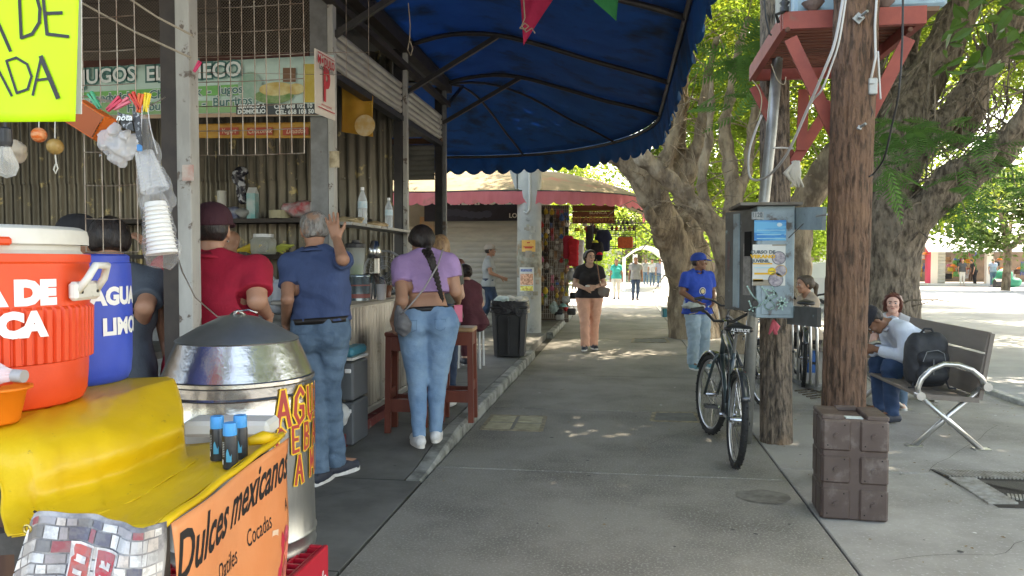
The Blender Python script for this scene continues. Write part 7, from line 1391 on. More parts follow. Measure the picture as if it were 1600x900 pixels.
def bpatch(pts, name, mat, lift): mb = MB(); P_ = [bwr(x*LB, -y, lift) for x, y in pts]; mb.poly(P_, nrm=nB); mb.build(name, mat, bt)
bpatch([(.80,.225),(.86,.235),(.84,.46),(.74,.46)], 'print_candy', M('print_cream', (.72,.45,.30), .5, col2=(.78,.58,.42), ns=7), .0030); bpatch([(.90,.25),(.93,.28),(.86,.5),(.80,.5)], 'print_candy', M('print_red2', (.55,.02,.05), .4), .0036)
for x, y, r_, c in ((.955,.27,.020,(.30,.03,.05)),(.96,.32,.022,(.45,.10,.06)),(.95,.37,.022,(.30,.05,.04)),(.925,.42,.026,(.6,.12,.1)),(.96,.44,.024,(.35,.05,.05)),(.55,.30,.016,(.75,.6,.03)),(.53,.33,.02,(.72,.55,.03)),(.57,.34,.014,(.7,.6,.05)),(.30,.26,.018,(.06,.05,.12)),(.34,.24,.020,(.05,.04,.1)),(.36,.29,.024,(.08,.06,.16)),(.25,.28,.016,(.45,.05,.15))):
    bpatch([(x+r_*1.4*math.cos(a)*(1+.25*math.sin(a*5+x*50)), y+r_*1.2*math.sin(a)) for a in np.linspace(0, 2*PI, 18, endpoint=False)], 'print_sweet', M('pp'+str(c), c, .45, col2=tuple(min(1,q*2+.05) for q in c), ns=40), .0033)
# collage banner at the near end
T_ = [AC(56,806,1.46), AC(74,793,1.47), AC(130,802,1.47), AC(185,811,1.48), AC(236,819,1.49), AC(263,813,1.53)]
cb2 = thing('product_banner', 'crumpled banner printed with rows of packaged sweets at the near end of the cart', 'banner', T_[2])
def pfn(u, v):
    t = u*5; j = min(int(t), 4); p = T_[j].lerp(T_[j+1], t-j); return p+V3((-.05*v*(1-u)*1.2, -.012*math.sin(u*10+v*4)-.03*math.sin(v*3.0)+.004*math.sin(u*31+v*13), -.42*v-.0*u))+V3((0,-.01,0))
mb = MB(); mb.grid(pfn, 40, 26); o = mb.build('sheet', M('collage_base', (.38,.37,.37), .4, col2=(.16,.155,.17), ns=14, nd=8, lo=.42, hi=.58, coat=.2), cb2, smooth=True); s_ = o.modifiers.new('s','SOLIDIFY'); s_.thickness = .0015; s_.offset = 1
prr = np.random.default_rng(3); CC = [(.62,.62,.62),(.55,.56,.58),(.45,.45,.46),(.28,.08,.10),(.30,.30,.33),(.10,.10,.14),(.50,.45,.42),(.30,.28,.30),(.16,.16,.17),(.66,.64,.62)]
def cpatch(u0, u1, v0, v1, c, nm='print_pack', lift=.003):
    mb = MB(); n_ = V3((0,-1,0)); mb.grid(lambda a, b: pfn(u0+(u1-u0)*a, v0+(v1-v0)*b)+n_*lift, 3, 2); mb.build(nm, M('cp'+str(c), c, .4, col2=tuple(q*.6+.08 for q in c), ns=45, lo=.45, hi=.55), cb2)
v_ = .02
for r_ in range(14):
    u_ = .02; hh = prr.uniform(.03,.055)
    while u_ < .95: w_ = prr.uniform(.03,.12); cpatch(u_, min(.98, u_+w_), v_, v_+hh, CC[int(prr.integers(0,10))]); u_ += w_+.007
    v_ += hh+.008
for u0, c in ((.38,(.45,.08,.07)),(.54,(.42,.02,.04))): cpatch(u0-.01, u0+.13, .12, .30, (.62,.58,.56), 'print_box', .0042); cpatch(u0, u0+.12, .13, .29, c, 'print_box', .0052); cpatch(u0+.02, u0+.10, .17, .20, (.62,.58,.56), 'print_box', .0062); cpatch(u0+.03, u0+.09, .23, .25, (.62,.58,.56), 'print_box', .0062)
cpatch(.22, .40, .36, .56, (.17,.17,.18), 'print_box', .0045)
for k in range(3):
    for u0 in (.42,.60): cpatch(u0, u0+.16, .34+k*.075, .40+k*.075, (.6,.6,.62), 'print_pack', .005)
mb = MB(); e_ = pfn(.06,.05)+V3((0,-.006,0)); ring(mb, e_, .007, .0025, (0,1,0), 16, 6); mb.build('eyelet', M('brass', (.5,.38,.12), .3, .9), cb2)
# spray cans
for k, (u, v) in enumerate(((340,718),(360,731),(376,716))):
    p = G(u, v, ZL+.004); t = thing('spray_can', ['black spray can with blue cap, left one of three on the yellow tray','black spray can with blue cap, nearest and middle one of three','black spray can with blue cap, right one next to the orange banner'][k], 'spray can', p, group='three spray cans on the yellow tray'); t.rotation_euler.z = k*.4
    mb = MB(); mb.lathe([(.0185,0),(.0195,.003),(.0195,.082),(.0175,.088)], (0,0,0), 26, capb=True, capt=True); bd = mb.build('can', M('can_black', (.012,.014,.018), .3, col2=(.03,.035,.04), ns=30), t, smooth='auto', local=True)
    mb = MB(); mb.lathe([(.0178,.088),(.0182,.092),(.0178,.118),(.016,.121)], (0,0,0), 24, capt=True); mb.build('cap', M('cap_blue', (.03,.27,.60), .4), t, smooth='auto', local=True)
    w2 = lambda x, y, k=k: V3((.0199*math.sin(x/.0199+(-.25-k*.4)), -.0199*math.cos(x/.0199+(-.25-k*.4)), y)); LG = M('can_print', (.35,.4,.42), .5); LB_ = M('can_blue_print', (.04,.25,.38), .4)
    mb = MB(); mb.grid(lambda a, b: w2(-.012+.006*a, .012+.014*b), 3, 1); mb.build('barcode', M('leg_white', (.6,.6,.58)), t, local=True)
    for r_ in range(9): mb = MB(); mb.grid(lambda a, b: w2(-.012+.011*a, .034+r_*.0045+.0016*b), 4, 1); mb.build('print_line', LG, t, local=True)
    mb = MB(); mb.grid(lambda a, b: w2(.004+.014*a, .02+.035*b*(.7+.3*math.sin(a*6))), 6, 4); mb.build('print_swirl', LB_, t, local=True)
# white foam tray behind the cans
mb = MB(); c_ = (G(285,690,ZL)+G(408,684,ZL))/2+V3((0,.06,.03)); mb.box(c_, (.27,.12,.05), rz=YAW, bev=.012); mb.build('foam_tray', M('foam_white', (.62,.60,.55), .8), None, label='white foam tray standing at the back of the yellow tray before the steel pot', category='tray')
mb = MB(); mb.tube([G(388,690,ZL+.03), G(410,684,ZL+.035), G(432,682,ZL+.02)], [.012,.02,.010], 8); mb.build('cloth_fold', YC, ct, smooth=True)
# orange red cooler
def AC0(u, d, z): p = AC(u, 450, d); return V3((p.x, p.y, z))
cc_ = AC0(-24, 2.04, ZT); RC = M('cooler_red', (.78,.075,.018), .42, col2=(.68,.06,.015), ns=4, bump=.08, bs=80)
k = thing('drink_cooler', 'big orange red drinks cooler with white lid and lettering', 'cooler', cc_)
def cr(r, z, a):
    if .122 < z < .262: return r+.006+.004*(1 if math.sin(a*64) > -.45 else -1)
    return r
pr = [(.205,0),(.226,.010),(.235,.03),(.239,.08),(.240,.115),(.240,.120),(.242,.124),(.243,.17),(.244,.22),(.245,.258),(.245,.266),(.245,.30),(.245,.33),(.245,.375),(.249,.38),(.249,.400)]
mb = MB(); mb.lathe(pr, cc_, 384, fn=cr, capb=True); mb.build('body', RC, k, smooth='auto')
mb = MB(); mb.lathe([(.249,.400),(.232,.401),(.224,.41),(.224,.438),(.234,.44)], cc_, 64); mb.build('neck', M('lid_white', (.70,.69,.64), .45, col2=(.6,.58,.52), ns=6, col3=(.4,.36,.3), ns3=14, lo3=.66, hi3=.72), k, smooth='auto')
mb = MB(); mb.lathe([(.243,.425),(.245,.425),(.245,.448),(.241,.463),(.224,.472),(.05,.476),(0.001,.476)], cc_, 64); mb.build('lid', M('lid_white', (.7,.69,.64)), k, smooth='auto')
mb = MB(); mb.box(cc_+V3((.19,-.16,.43)), (.05,.06,.02), rz=.7, bev=.005); mb.build('lid_tab', RC, k)
camang = math.atan2(-cc_.x, cc_.y)        # bearing from the cooler to the camera, for the side that faces us
def cyl(c, r, a0): return lambda x, y: V3((c.x+r*math.sin(x/r+a0), c.y-r*math.cos(x/r+a0), c.z+y))
fa_ = math.atan2(-cc_.x, cc_.y)
LW = M('lettering_white', (.80,.80,.78), .5)
letter('AGUA DE', .078, LW, k, (lambda g: (lambda x, y: g(x-.012, y+.300)))(cyl(cc_, .2475, fa_)), .0065, 1.02, maxe=.03)
letter('JAMAICA', .078, LW, k, (lambda g: (lambda x, y: g(x-.024, y+.222)))(cyl(cc_, .2560, fa_)), .0065, .98, maxe=.03)
ha = fa_+1.06; hc = V3((cc_.x+.248*math.sin(ha), cc_.y-.248*math.cos(ha), ZT+.315)); hx = V3((math.cos(ha), math.sin(ha), 0)); hn = V3((math.sin(ha), -math.cos(ha), 0))
mb = MB(); mb.tube([hc+hx*-.055+V3((0,0,-.015))+hn*.01, hc+hx*-.05+V3((0,0,.02))+hn*.035, hc+hx*-.035+V3((0,0,.055))+hn*.05, hc+hx*.035+V3((0,0,.055))+hn*.05, hc+hx*.05+V3((0,0,.02))+hn*.035, hc+hx*.055+V3((0,0,-.015))+hn*.01], .010, 10); mb.build('handle', M('lid_white', (.7,.69,.64)), k, smooth=True)
mb = MB(); mb.box(hc+hn*.006+V3((0,0,-.012)), (.14,.025,.05), rz=ha, bev=.008); mb.build('handle_plate', M('lid_white', (.7,.69,.64)), k)
mb = MB()
for q in (-.045,.045): mb.tube([hc+hx*q+V3((0,0,-.015)), hc+hx*q+hn*.022+V3((0,0,-.015))], .004, 8)
mb.build('screws', BLKP, k, kind='stuff')
# blue barrel
bc_ = AC0(100, 2.42, ZT); fb = math.atan2(-bc_.x, bc_.y); BB = M('barrel_blue', (.035,.085,.52), .42, col2=(.03,.07,.44), ns=4, bump=.08, bs=60)
k = thing('drink_barrel', 'blue plastic drinks barrel with white lettering behind the red cooler', 'barrel', bc_)
mb = MB(); mb.lathe([(.165,0),(.178,.008),(.187,.03),(.189,.06),(.191,.08),(.193,.22),(.192,.33),(.190,.375),(.186,.378),(.186,.398),(.178,.404),(.001,.406)], bc_, 96, capb=True); mb.build('body', BB, k, smooth='auto')
letter('AGUA', .072, LW, k, (lambda g: (lambda x, y: g(x+.168, y+.272)))(cyl(bc_, .1945, fb)), .004, 1.0, maxe=.02); letter('LIMON', .070, LW, k, (lambda g: (lambda x, y: g(x+.215, y+.178)))(cyl(bc_, .1950, fb)), .0032, 1.02, maxe=.02)
# orange bowl with a bottle
p = AC0(-12, 1.80, ZT); mb = MB(); mb.lathe([(.045,0),(.05,.005),(.066,.078),(.078,.080),(.078,.086),(.07,.086)], p, 40, capb=True, fn=lambda r, z, a: r+.0012*math.sin(a*60)*(1 if .01 < z < .085 else 0)); mb.build('bowl', M('bowl_orange', (.80,.20,.015), .4, tl=.1), None, smooth=True, label='orange plastic bowl at the left edge in front of the red cooler', category='bowl')
t = thing('plastic_bottle', 'clear plastic bottle lying across the orange bowl', 'bottle', p+V3((0,0,.1))); a = p+V3((-.10,-.02,.125)); b = AC(38,588,1.78); d_ = (b-a).normalized(); mb = MB(); mb.tube([a, a.lerp(b,.55), a.lerp(b,.75), a.lerp(b,.88)], [.035,.034,.018,.013], 18); mb.build('body', glassy('clear_plastic', (.85,.9,.92), .28), t, smooth=True); mb = MB(); mb.tube([a.lerp(b,.86), b], .015, 18); mb.build('cap', M('cap_grey', (.35,.33,.33), .4), t, smooth='auto')
# steel steamer pot
pc = AC0(371, 2.95, .352); k = thing('steamer_pot', 'big dented steel pot with painted red and yellow letters and cone lid', 'pot', pc)
PT = M('pot_steel', (.58,.57,.55), .24, .95, col2=(.42,.41,.39), ns=5, bump=.45, bs=8, bd=.010, col3=(.35,.33,.31), ns3=9, lo3=.62, hi3=.7)
PT2 = M('pot_galv', (.44,.445,.43), .34, .88, col2=(.33,.335,.325), ns=6, st=(1,1,.2), bump=.4, bs=9, bd=.008, col3=(.30,.29,.28), ns3=7, lo3=.62, hi3=.72)
q = lambda r, z, a: r+.0025*mnoise.noise((math.cos(a)*2, math.sin(a)*2, z*5))
mb = MB(); mb.lathe([(.285,0),(.287,.012),(.283,.02),(.283,.055),(.288,.062),(.283,.069),(.281,.20),(.279,.40),(.278,.515)], pc, 96, fn=q); mb.build('wall', PT2, k, smooth='auto')
mb = MB(); mb.lathe([(.278,.515),(.284,.520),(.278,.528),(.277,.60),(.283,.606),(.277,.613),(.277,.645),(.285,.652),(.284,.664)], pc, 96, fn=q); mb.build('upper_band', PT, k, smooth='auto')
mb = MB(); mb.lathe([(.284,.664),(.276,.668),(.245,.745),(.224,.795),(.226,.800),(.219,.803)], pc, 96, fn=q); mb.build('shoulder', PT, k, smooth='auto')
mb = MB(); mb.lathe([(.226,.801),(.222,.806),(.15,.848),(.07,.886),(.02,.897),(.001,.898)], pc, 96, fn=lambda r, z, a: r+.004*mnoise.noise((math.cos(a)*1.5, math.sin(a)*1.5, z*9))); mb.build('lid', M('lid_steel', (.50,.52,.50), .38, .85, col2=(.36,.39,.37), ns=4, bump=.3, bs=6, bd=.01), k, smooth=True)
lp = pc+V3((0,0,.894)); mb = MB(); mb.tube([lp+V3((-.03,0,0)), lp+V3((0,-.02,.014)), lp+V3((.06,-.03,.022)), lp+V3((.09,-.02,.01))], .004, 6); mb.tube([lp+V3((.0,-.03,0)), lp+V3((.01,-.02,.018)), lp+V3((.03,0,.0))], .006, 6); mb.build('lid_wire', PT, k, smooth=True)
fp = math.atan2(-pc.x, pc.y); RL = M('letter_red', (.45,.035,.03), .5, col2=(.35,.05,.04), ns=20); YL = M('letter_yellow', (.85,.52,.03), .5)
GLY = {'A':[[(0,0),(.35,1),(.7,0)],[(.15,.38),(.55,.38)]],'G':[[(.65,.8),(.4,1),(.1,.75),(.05,.3),(.3,0),(.62,.15),(.62,.45),(.4,.45)]],'U':[[(.05,1),(.08,.2),(.35,0),(.6,.2),(.64,1)]],'C':[[(.6,.85),(.3,1),(.05,.6),(.08,.2),(.35,0),(.6,.15)]],'E':[[(.6,1),(.08,1),(.08,0),(.6,0)],[(.08,.5),(.5,.5)]],'B':[[(.05,0),(.05,1),(.45,.95),(.5,.65),(.1,.52),(.55,.4),(.5,.05),(.05,0)]],'D':[[(.05,0),(.05,1),(.5,.8),(.6,.4),(.4,.05),(.05,0)]],'L':[[(.08,1),(.08,0),(.6,.03)]],'M':[[(0,0),(.08,1),(.35,.35),(.62,1),(.7,0)]],'I':[[(.3,0),(.3,1)]]}
def painted(s, x0, y0, h_, adv):
    lines = []
    for i, ch in enumerate(s):
        for st_ in GLY[ch]: lines.append([(x0+i*adv+a*h_*.62+rng.uniform(-.002,.002), y0+b*h_+rng.uniform(-.003,.003)) for a, b in st_])
    def sub(L_): 
        out = []
        for l in L_:
            r = [l[0]]
            for a, b in zip(l, l[1:]):
                for t in (.25,.5,.75,1): r.append((a[0]+(b[0]-a[0])*t, a[1]+(b[1]-a[1])*t))
            out.append(r)
        return out
    lines = sub(lines); g1, g2 = cyl(pc, .2842, fp), cyl(pc, .2850, fp)
    strokes(lines, h_*.24, g1).build('letter_outline', YL, k); strokes(lines, h_*.13, g2).build('painted_letters', RL, k)
painted('AGUA', .135, .50, .125, .080); painted('CEBADA', .130, .395, .095, .070); painted('LA', .130, .275, .10, .085); painted('MI', .315, .28, .10, .08)
mb = MB(); mb.tube([AC(277,400,3.2), AC(285,425,3.1), AC(305,465,3.0), AC(340,495,2.95), AC(372,492,2.95)], .003, 6); mb.build('wire', WIRE, None, smooth=True, label='thin wire drooping from the brown post to the pot lid', category='wire')
# red crate under the pot
e1 = G(513,850,.37); xcr = e1.x; L_ = .46; y1 = e1.y; RCR = M('crate_red', (.50,.012,.03), .4, col2=(.42,.01,.025), ns=5)
for j, (zb, lab) in enumerate(((.13,'red plastic drinks crate directly under the steel pot'),(-.02,'lower red drinks crate beneath the other under the steel pot'))):
    if j: hc2 = .12
    else: hc2 = .27
    t = thing('drinks_crate', lab, 'crate', (xcr-.25, y1-.22, max(0, zb))); zt_ = .37 if not j else .13; zb2 = .13 if not j else 0
    for nm, c_, d_ in (('side_panel',(xcr-.01,y1-L_/2,(zt_+zb2)/2),(.02,L_,zt_-zb2-.004)),('side_panel',(xcr-.49,y1-L_/2,(zt_+zb2)/2),(.02,L_,zt_-zb2-.004)),('end_panel',(xcr-.25,y1-.01,(zt_+zb2)/2),(.455,.02,zt_-zb2-.006)),('end_panel',(xcr-.25,y1-L_+.01,(zt_+zb2)/2),(.455,.02,zt_-zb2-.006))): mb = MB(); mb.box(c_, d_, bev=.004); mb.build(nm, RCR, t)
    mb = MB(); 
    for i in range(9): mb.bar((xcr-.48, y1-.03-i*.05, zt_-.03), (xcr-.02, y1-.03-i*.05, zt_-.03), .008, .04)
    for i in range(9): mb.bar((xcr-.03-i*.055, y1-.02, zt_-.028), (xcr-.03-i*.055, y1-L_+.02, zt_-.028), .008, .038)
    mb.build('bottle_grid', RCR, t, kind='stuff')
    if not j: letter('Coca-Cola', .10, LW, t, plane_fn((xcr+.001, y1-.22, .25), (0,1,0), (0,0,1), .001), .001, .85, .4)
# neon sign and the things hung from the wires
NS_ = M('neon_card', (.50,.80,.010), .6, col2=(.46,.75,.008), ns=3, bump=.2, bs=4, bd=.01); ng = thing('neon_sign', 'fluorescent yellow green hand lettered price card at the top left', 'sign', AC(50,100,1.62))
def nf(u, v): return AC(u, v, 1.62+.008*math.sin(u*.04)*math.sin(v*.02))
mb = MB(); mb.grid(lambda a, b: nf(-150+(118+7*(1-b)+150)*a, -60+(252-2*a)*b), 24, 16); o = mb.build('card', NS_, ng, smooth=True); s_ = o.modifiers.new('s','SOLIDIFY'); s_.thickness = .0015
mb = MB(); mb.poly([AC(60,-60,1.65), AC(127,-60,1.65), AC(127,178,1.65), AC(60,175,1.65)][::-1], .003); mb.build('backing_card', M('card_white', (.6,.6,.6), .8), ng)
ls = [[(-6,25),(18,80)],[(32,-4),(35,60),(52,54),(63,36),(64,15),(59,-4)],[(69,-4),(75,54),(108,58)],[(72,22),(98,21)],[(-10,92),(20,150)],[(12,96),(28,146),(45,140),(51,120),(44,101),(27,91),(12,96)],[(53,149),(66,90),(92,153)],[(59,126),(82,123)]]
ls = [[(a, b) for a, b in l] for l in ls]; dens = []
for l in ls:
    r = [l[0]]
    for a, b in zip(l, l[1:]):
        for t in (.34,.67,1): r.append((a[0]+(b[0]-a[0])*t, a[1]+(b[1]-a[1])*t))
    dens.append(r)
strokes(dens[:4], 5.2, lambda u, v: nf(u, v)-_f*.004).build('hand_lettering', INKB, ng); strokes(dens[4:], 4.0, lambda u, v: nf(u, v)-_f*.004).build('hand_lettering', INKB, ng); strokes([dens[6][3:]], 7, lambda u, v: nf(u, v)-_f*.0045).build('hand_lettering', INKB, ng)
DH = 2.3
mb = MB(); mb.tube([AC(-20,185,DH), AC(60,178,DH), AC(135,150,DH), AC(185,160,DH), AC(235,165,DH), AC(258,152,2.9)], .002, 5); mb.tube([AC(-20,150,DH), AC(135,150,DH), AC(180,162,DH)], .0015, 5); mb.build('hanging_line', WIRE, None, label='thin line stretched under the neon card with pegs on it', category='line')
def peg(u, v, ang, c, nm, d=DH):
    p = AC(u, v, d); t = thing('clothes_peg', f'{nm}', 'peg', p); 
    for s_ in (-1, 1): mb = MB(); dv = V3((math.sin(ang), 0, math.cos(ang)))*.028; sd = V3((math.cos(ang), 0, -math.sin(ang)))*.004*s_; mb.bar(p-dv+sd*.4, p+dv+sd*1.6, .007, .009, up=(0,1,0)); mb.build('jaw', M('peg'+str(c), c, .4), t)
peg(148,157,-.6,(.05,.35,.18),'green clothes peg left of the bag of ladles'); peg(178,163,.9,(.65,.05,.10),'pink red clothes peg above the black printed pouch'); peg(212,158,-.5,(.6,.04,.02),'red clothes peg left of the yellow one'); peg(219,161,.2,(.7,.12,.02),'orange red clothes peg touching the yellow one'); peg(229,160,.15,(.75,.55,.02),'yellow clothes peg above the clear cup bag'); peg(308,104,.6,(.65,.03,.12),'crimson clothes peg on the wire grid beside the brown post', 3.55); peg(190,163,1.1,(.7,.15,.2),'salmon clothes peg right of the pink red one')
# orange strainer basket
sb = thing('strainer_basket', 'orange plastic strainer basket hung beside the neon card', 'basket', AC(140,190,DH)); OR = M('strainer_orange', (.75,.16,.02), .4, tl=.1)
c0_, ex, ey, ez = AC(133,186,DH), V3((.80,.25,-.55)).normalized(), V3((.45,.1,.85)).normalized(), V3((-.3,.95,.1)).normalized()
ez = ex.cross(ey).normalized(); a_, b_, d3 = .045, .036, -.07
def pp(x, y, z): return c0_+ex*x+ey*y+ez*z
mb = MB()
for i in range(12): x = -a_+2*a_*i/11; mb.bar(pp(x,-b_,0), pp(x,b_,0), .0028, .002); 
for i in range(9): y = -b_+2*b_*i/8; mb.bar(pp(-a_,y,0), pp(a_,y,0), .0028, .002)
mb.build('mesh', OR, sb, kind='stuff')
for q0_, q1_, q2_, q3_ in (((-a_,-b_),(a_,-b_),(a_*1.15,-b_*1.15),(-a_*1.15,-b_*1.15)),((a_,-b_),(a_,b_),(a_*1.15,b_*1.15),(a_*1.15,-b_*1.15)),((a_,b_),(-a_,b_),(-a_*1.15,b_*1.15),(a_*1.15,b_*1.15)),((-a_,b_),(-a_,-b_),(-a_*1.15,-b_*1.15),(-a_*1.15,b_*1.15))):
    mb = MB(); mb.poly([pp(*q0_,0), pp(*q1_,0), pp(*q2_,d3), pp(*q3_,d3)], .003); mb.build('side', OR, sb)
mb = MB(); mb.poly([pp(-a_*.97,-b_*.97,.01), pp(a_*.97,-b_*.97,.01), pp(a_*.97,b_*.97,.01), pp(-a_*.97,b_*.97,.01)], .002); mb.build('inner_shade', M('strainer_inner', (.35,.08,.02), .6), sb)
for c_, r_, m, l in (((61,211),.022,M('ball_orange', (.7,.14,.02), .4, col2=(.75,.3,.12), ns=30, st=(1,1,4), lo=.45, hi=.5),'orange striped ball hanging below the neon card'),((86,229),.024,M('ball_amber', (.42,.24,.06), .15, col2=(.55,.36,.12), ns=12, tl=.3),'amber glass ball with a knotted cord below the neon card')):
    p = AC(*c_, DH); t = thing('hanging_ball', l, 'ball', p); mb = MB(); mb.ball(p, r_, 22, 14); mb.build('ball', m, t, smooth=True); mb = MB(); mb.tube([p+V3((.002,0,.08)), p+V3((0,0,r_))], .0018, 5)
    if c_[0] == 86: mb.tube([p+V3((0,0,-r_)), p+V3((.003,0,-.05)), p+V3((.008,0,-.065)), p+V3((0,0,-.08)), p+V3((-.006,0,-.068)), p+V3((.001,0,-.052))], .0022, 6)
    mb.build('cord', M('cord_white', (.6,.58,.5), .8), t)
lt = thing('light_bulb', 'clear unlit bulb in a black holder hanging at the left edge', 'bulb', AC(8,240,2.1)); p = AC(9,222,2.1); mb = MB(); mb.lathe([(.010,.04),(.016,.035),(.017,0),(.014,-.012)], p, 18); mb.tube([p+V3((0,0,.04)), p+V3((0,0,.12))], .004, 6); mb.build('holder', PLB, lt); mb = MB(); mb.lathe([(.012,-.012),(.018,-.03),(.029,-.055),(.030,-.068),(.022,-.09),(.001,-.098)], p, 24); mb.build('glass', glassy('bulb_glass', (.8,.8,.75), .22, .05), lt, smooth=True)
t = thing('small_bag', 'beige bag tied with red string behind the bulb', 'bag', AC(22,238,2.3)); S = SDF(.006); S.w = .006; S.wf = 50; S.ell(AC(22,236,2.35), (.035,.03,.035)); S.build('bag', M('bag_beige', (.45,.38,.28), .6, bump=.5), t, local=False)
S = SDF(.005); S.w = .012; S.wf = 75; S.ell(AC(186,224,DH), (.052,.04,.046), k=.02); S.ell(AC(190,240,DH), (.03,.03,.03), k=.03); S.build('plastic_bag', glassy('film_bag', (.70,.70,.70), .45, .2, .25), None, label='translucent crumpled white bag of ladles hanging from the pegs', category='bag')
for (x0_, y0_, x1_, y1_, c, l) in ((183,175,205,205,(.02,.02,.022),'black printed pouch pegged in front of the white bag'),(206,172,218,228,(.025,.025,.03),'narrow black and white printed strip beside the clear cup bag')):
    t = thing('printed_pouch', l, 'pouch', AC(x0_, y0_, DH-.05)); mb = MB(); mb.poly([AC(x0_,y0_,DH-.05), AC(x1_,y0_+6,DH-.05), AC(x1_+4,y1_,DH-.05), AC(x0_+8,y1_-6,DH-.05)][::-1], .004); mb.build('pouch', M('pch'+l[:6], c, .3, col2=(.4,.42,.45), ns=50, lo=.54, hi=.58), t)
letter('nota', .026, M('print_white', (.62,.7,.68)), t, plane_fn(AC(194,184,DH-.058), _r, _u), .0005, 1, .3)
cg = thing('cup_bag', 'clear bag of plastic cups hanging above the foam cups', 'bag', AC(232,260,DH)); a, b = AC(225,238,DH), AC(243,298,DH); dd = (b-a).normalized()
mb = MB(); mb.tube([a, b], [.026,.040], 28, cap=False)
for i in range(9): q_ = a.lerp(b, .3+.08*i); r_ = .026+.014*(.3+.08*i); mb.tube([q_, q_+dd*.003], r_+.003, 28, cap=False)
mb.build('cups', glassy('cup_plastic', (.75,.78,.8), .25, .2, .3), cg, smooth=True)
S = SDF(.006); S.w = .006; S.wf = 60; S.cap(AC(222,190,DH), AC(246,312,DH), .016, .052, k=.03); S.build('bag_film', glassy('film_clear', (.85,.87,.88), .05, .08, .22), cg, local=False)
mb = MB(); 
for s_ in (-1, 1): mb.tube([AC(226+4*s_,165,DH), AC(228+7*s_,200,DH), AC(232+14*s_,240,DH)], .0018, 5)
mb.build('film_folds', glassy('film_fold', (.9,.9,.9), .3, .1, .3), cg); mb = MB(); mb.box(AC(218,231,DH-.03), (.014,.01,.02), bev=.002); mb.build('blue_clip', M('clip_blue', (.04,.25,.6), .4), cg)
fcups = thing('foam_cups', 'stack of white foam cups in a clear bag hanging below the cup bag', 'cups', AC(248,350,DH)); a, b = AC(243,318,DH), AC(253,392,DH); dd = (b-a).normalized()
for i in range(11): q_ = a.lerp(b, i/11); r_ = .033+.0105*i/11; mb = MB(); mb.tube([q_-dd*.004, q_+dd*.009, q_+dd*.012], [r_-.004, r_-.001, r_+.0035], 28); mb.build('cup', M('foam_cup', (.72,.72,.70), .6), fcups, smooth='auto')
mb = MB(); mb.tube([a.lerp(b, 1.0), a.lerp(b, 1.06)], [.044,.046], 30, cap=False); mb.tube([a.lerp(b, 1.055), a.lerp(b, .98)], [.043,.030], 30, cap=True); mb.build('cup', M('foam_cup', (.72,.72,.7)), fcups, smooth='auto')
S = SDF(.007); S.w = .005; S.wf = 55; S.cap(a, b, .040, .053, k=.03); S.cap(b+V3((-.03,0,.0)), b+V3((-.045,0,-.035)), .014, .006, k=.02); S.cap(b+V3((.03,0,-.01)), b+V3((.025,0,-.05)), .016, .006, k=.02); S.build('bag_film', glassy('film_clear', (.85,.87,.88), .05, .08, .22), fcups, local=False)
# ------------------------------------------------------------- the people in the scene
def ploc(u, d, z=0): p = AC(u, 450, d); return V3((p.x, p.y, z))
def tol(loc, face, h):                 # world point -> the person's own frame
    s = h/1.7; R_ = Matrix.Rotation(-face, 3, 'Z'); return lambda w_: tuple((R_ @ (V3(w_)-V3(loc)))/s)
RED = cloth('shirt_red', (.36,.008,.03), .75); POLO = cloth('polo_blue', (.052,.085,.19), .8); PUR = cloth('top_lilac', (.42,.27,.50), .85); DG = cloth('shirt_grey_dark', (.075,.09,.11), .8)
BKT = cloth('top_black', (.022,.018,.02), .8); PEA = cloth('trousers_peach', (.74,.40,.28), .9); GT = cloth('tshirt_grey', (.36,.38,.38), .85); MAR = cloth('top_maroon', (.10,.025,.035), .8); VB = cloth('polo_royal', (.02,.07,.42), .8); WSH = cloth('shirt_pale_blue', (.66,.72,.83), .9); TEA = cloth('top_teal', (.01,.30,.26), .85); BEI = cloth('shirt_beige', (.42,.33,.25), .85)
# red shirt, burgundy cap
l = ploc(331, 3.95); f = .12; h = 1.72; q = tol(l, f, h)
person('man in a red shirt and burgundy cap seen from behind at the stall', l, f, h, P=dict(er=q(AC(402,470,3.85)), wr=q(AC(418,492,4.1)), el=q(AC(250,462,3.9)), wl=q(AC(258,535,3.95))), skin=SKIN, shirt=dict(mat=RED, collar=1, hem=.86, sl=.72, o=.026, neck=.06), pants=dict(mat=DENIM_D), hair=dict(mat=HAIR, front=.03), cap=cloth('cap_burgundy', (.055,.015,.022)), vox=.008, wide=1.22, belly=.05, eyes=False, shoes=BLACK_S)
capo = [o for o in sc.objects if o.name == 'cap'][-1] if False else None
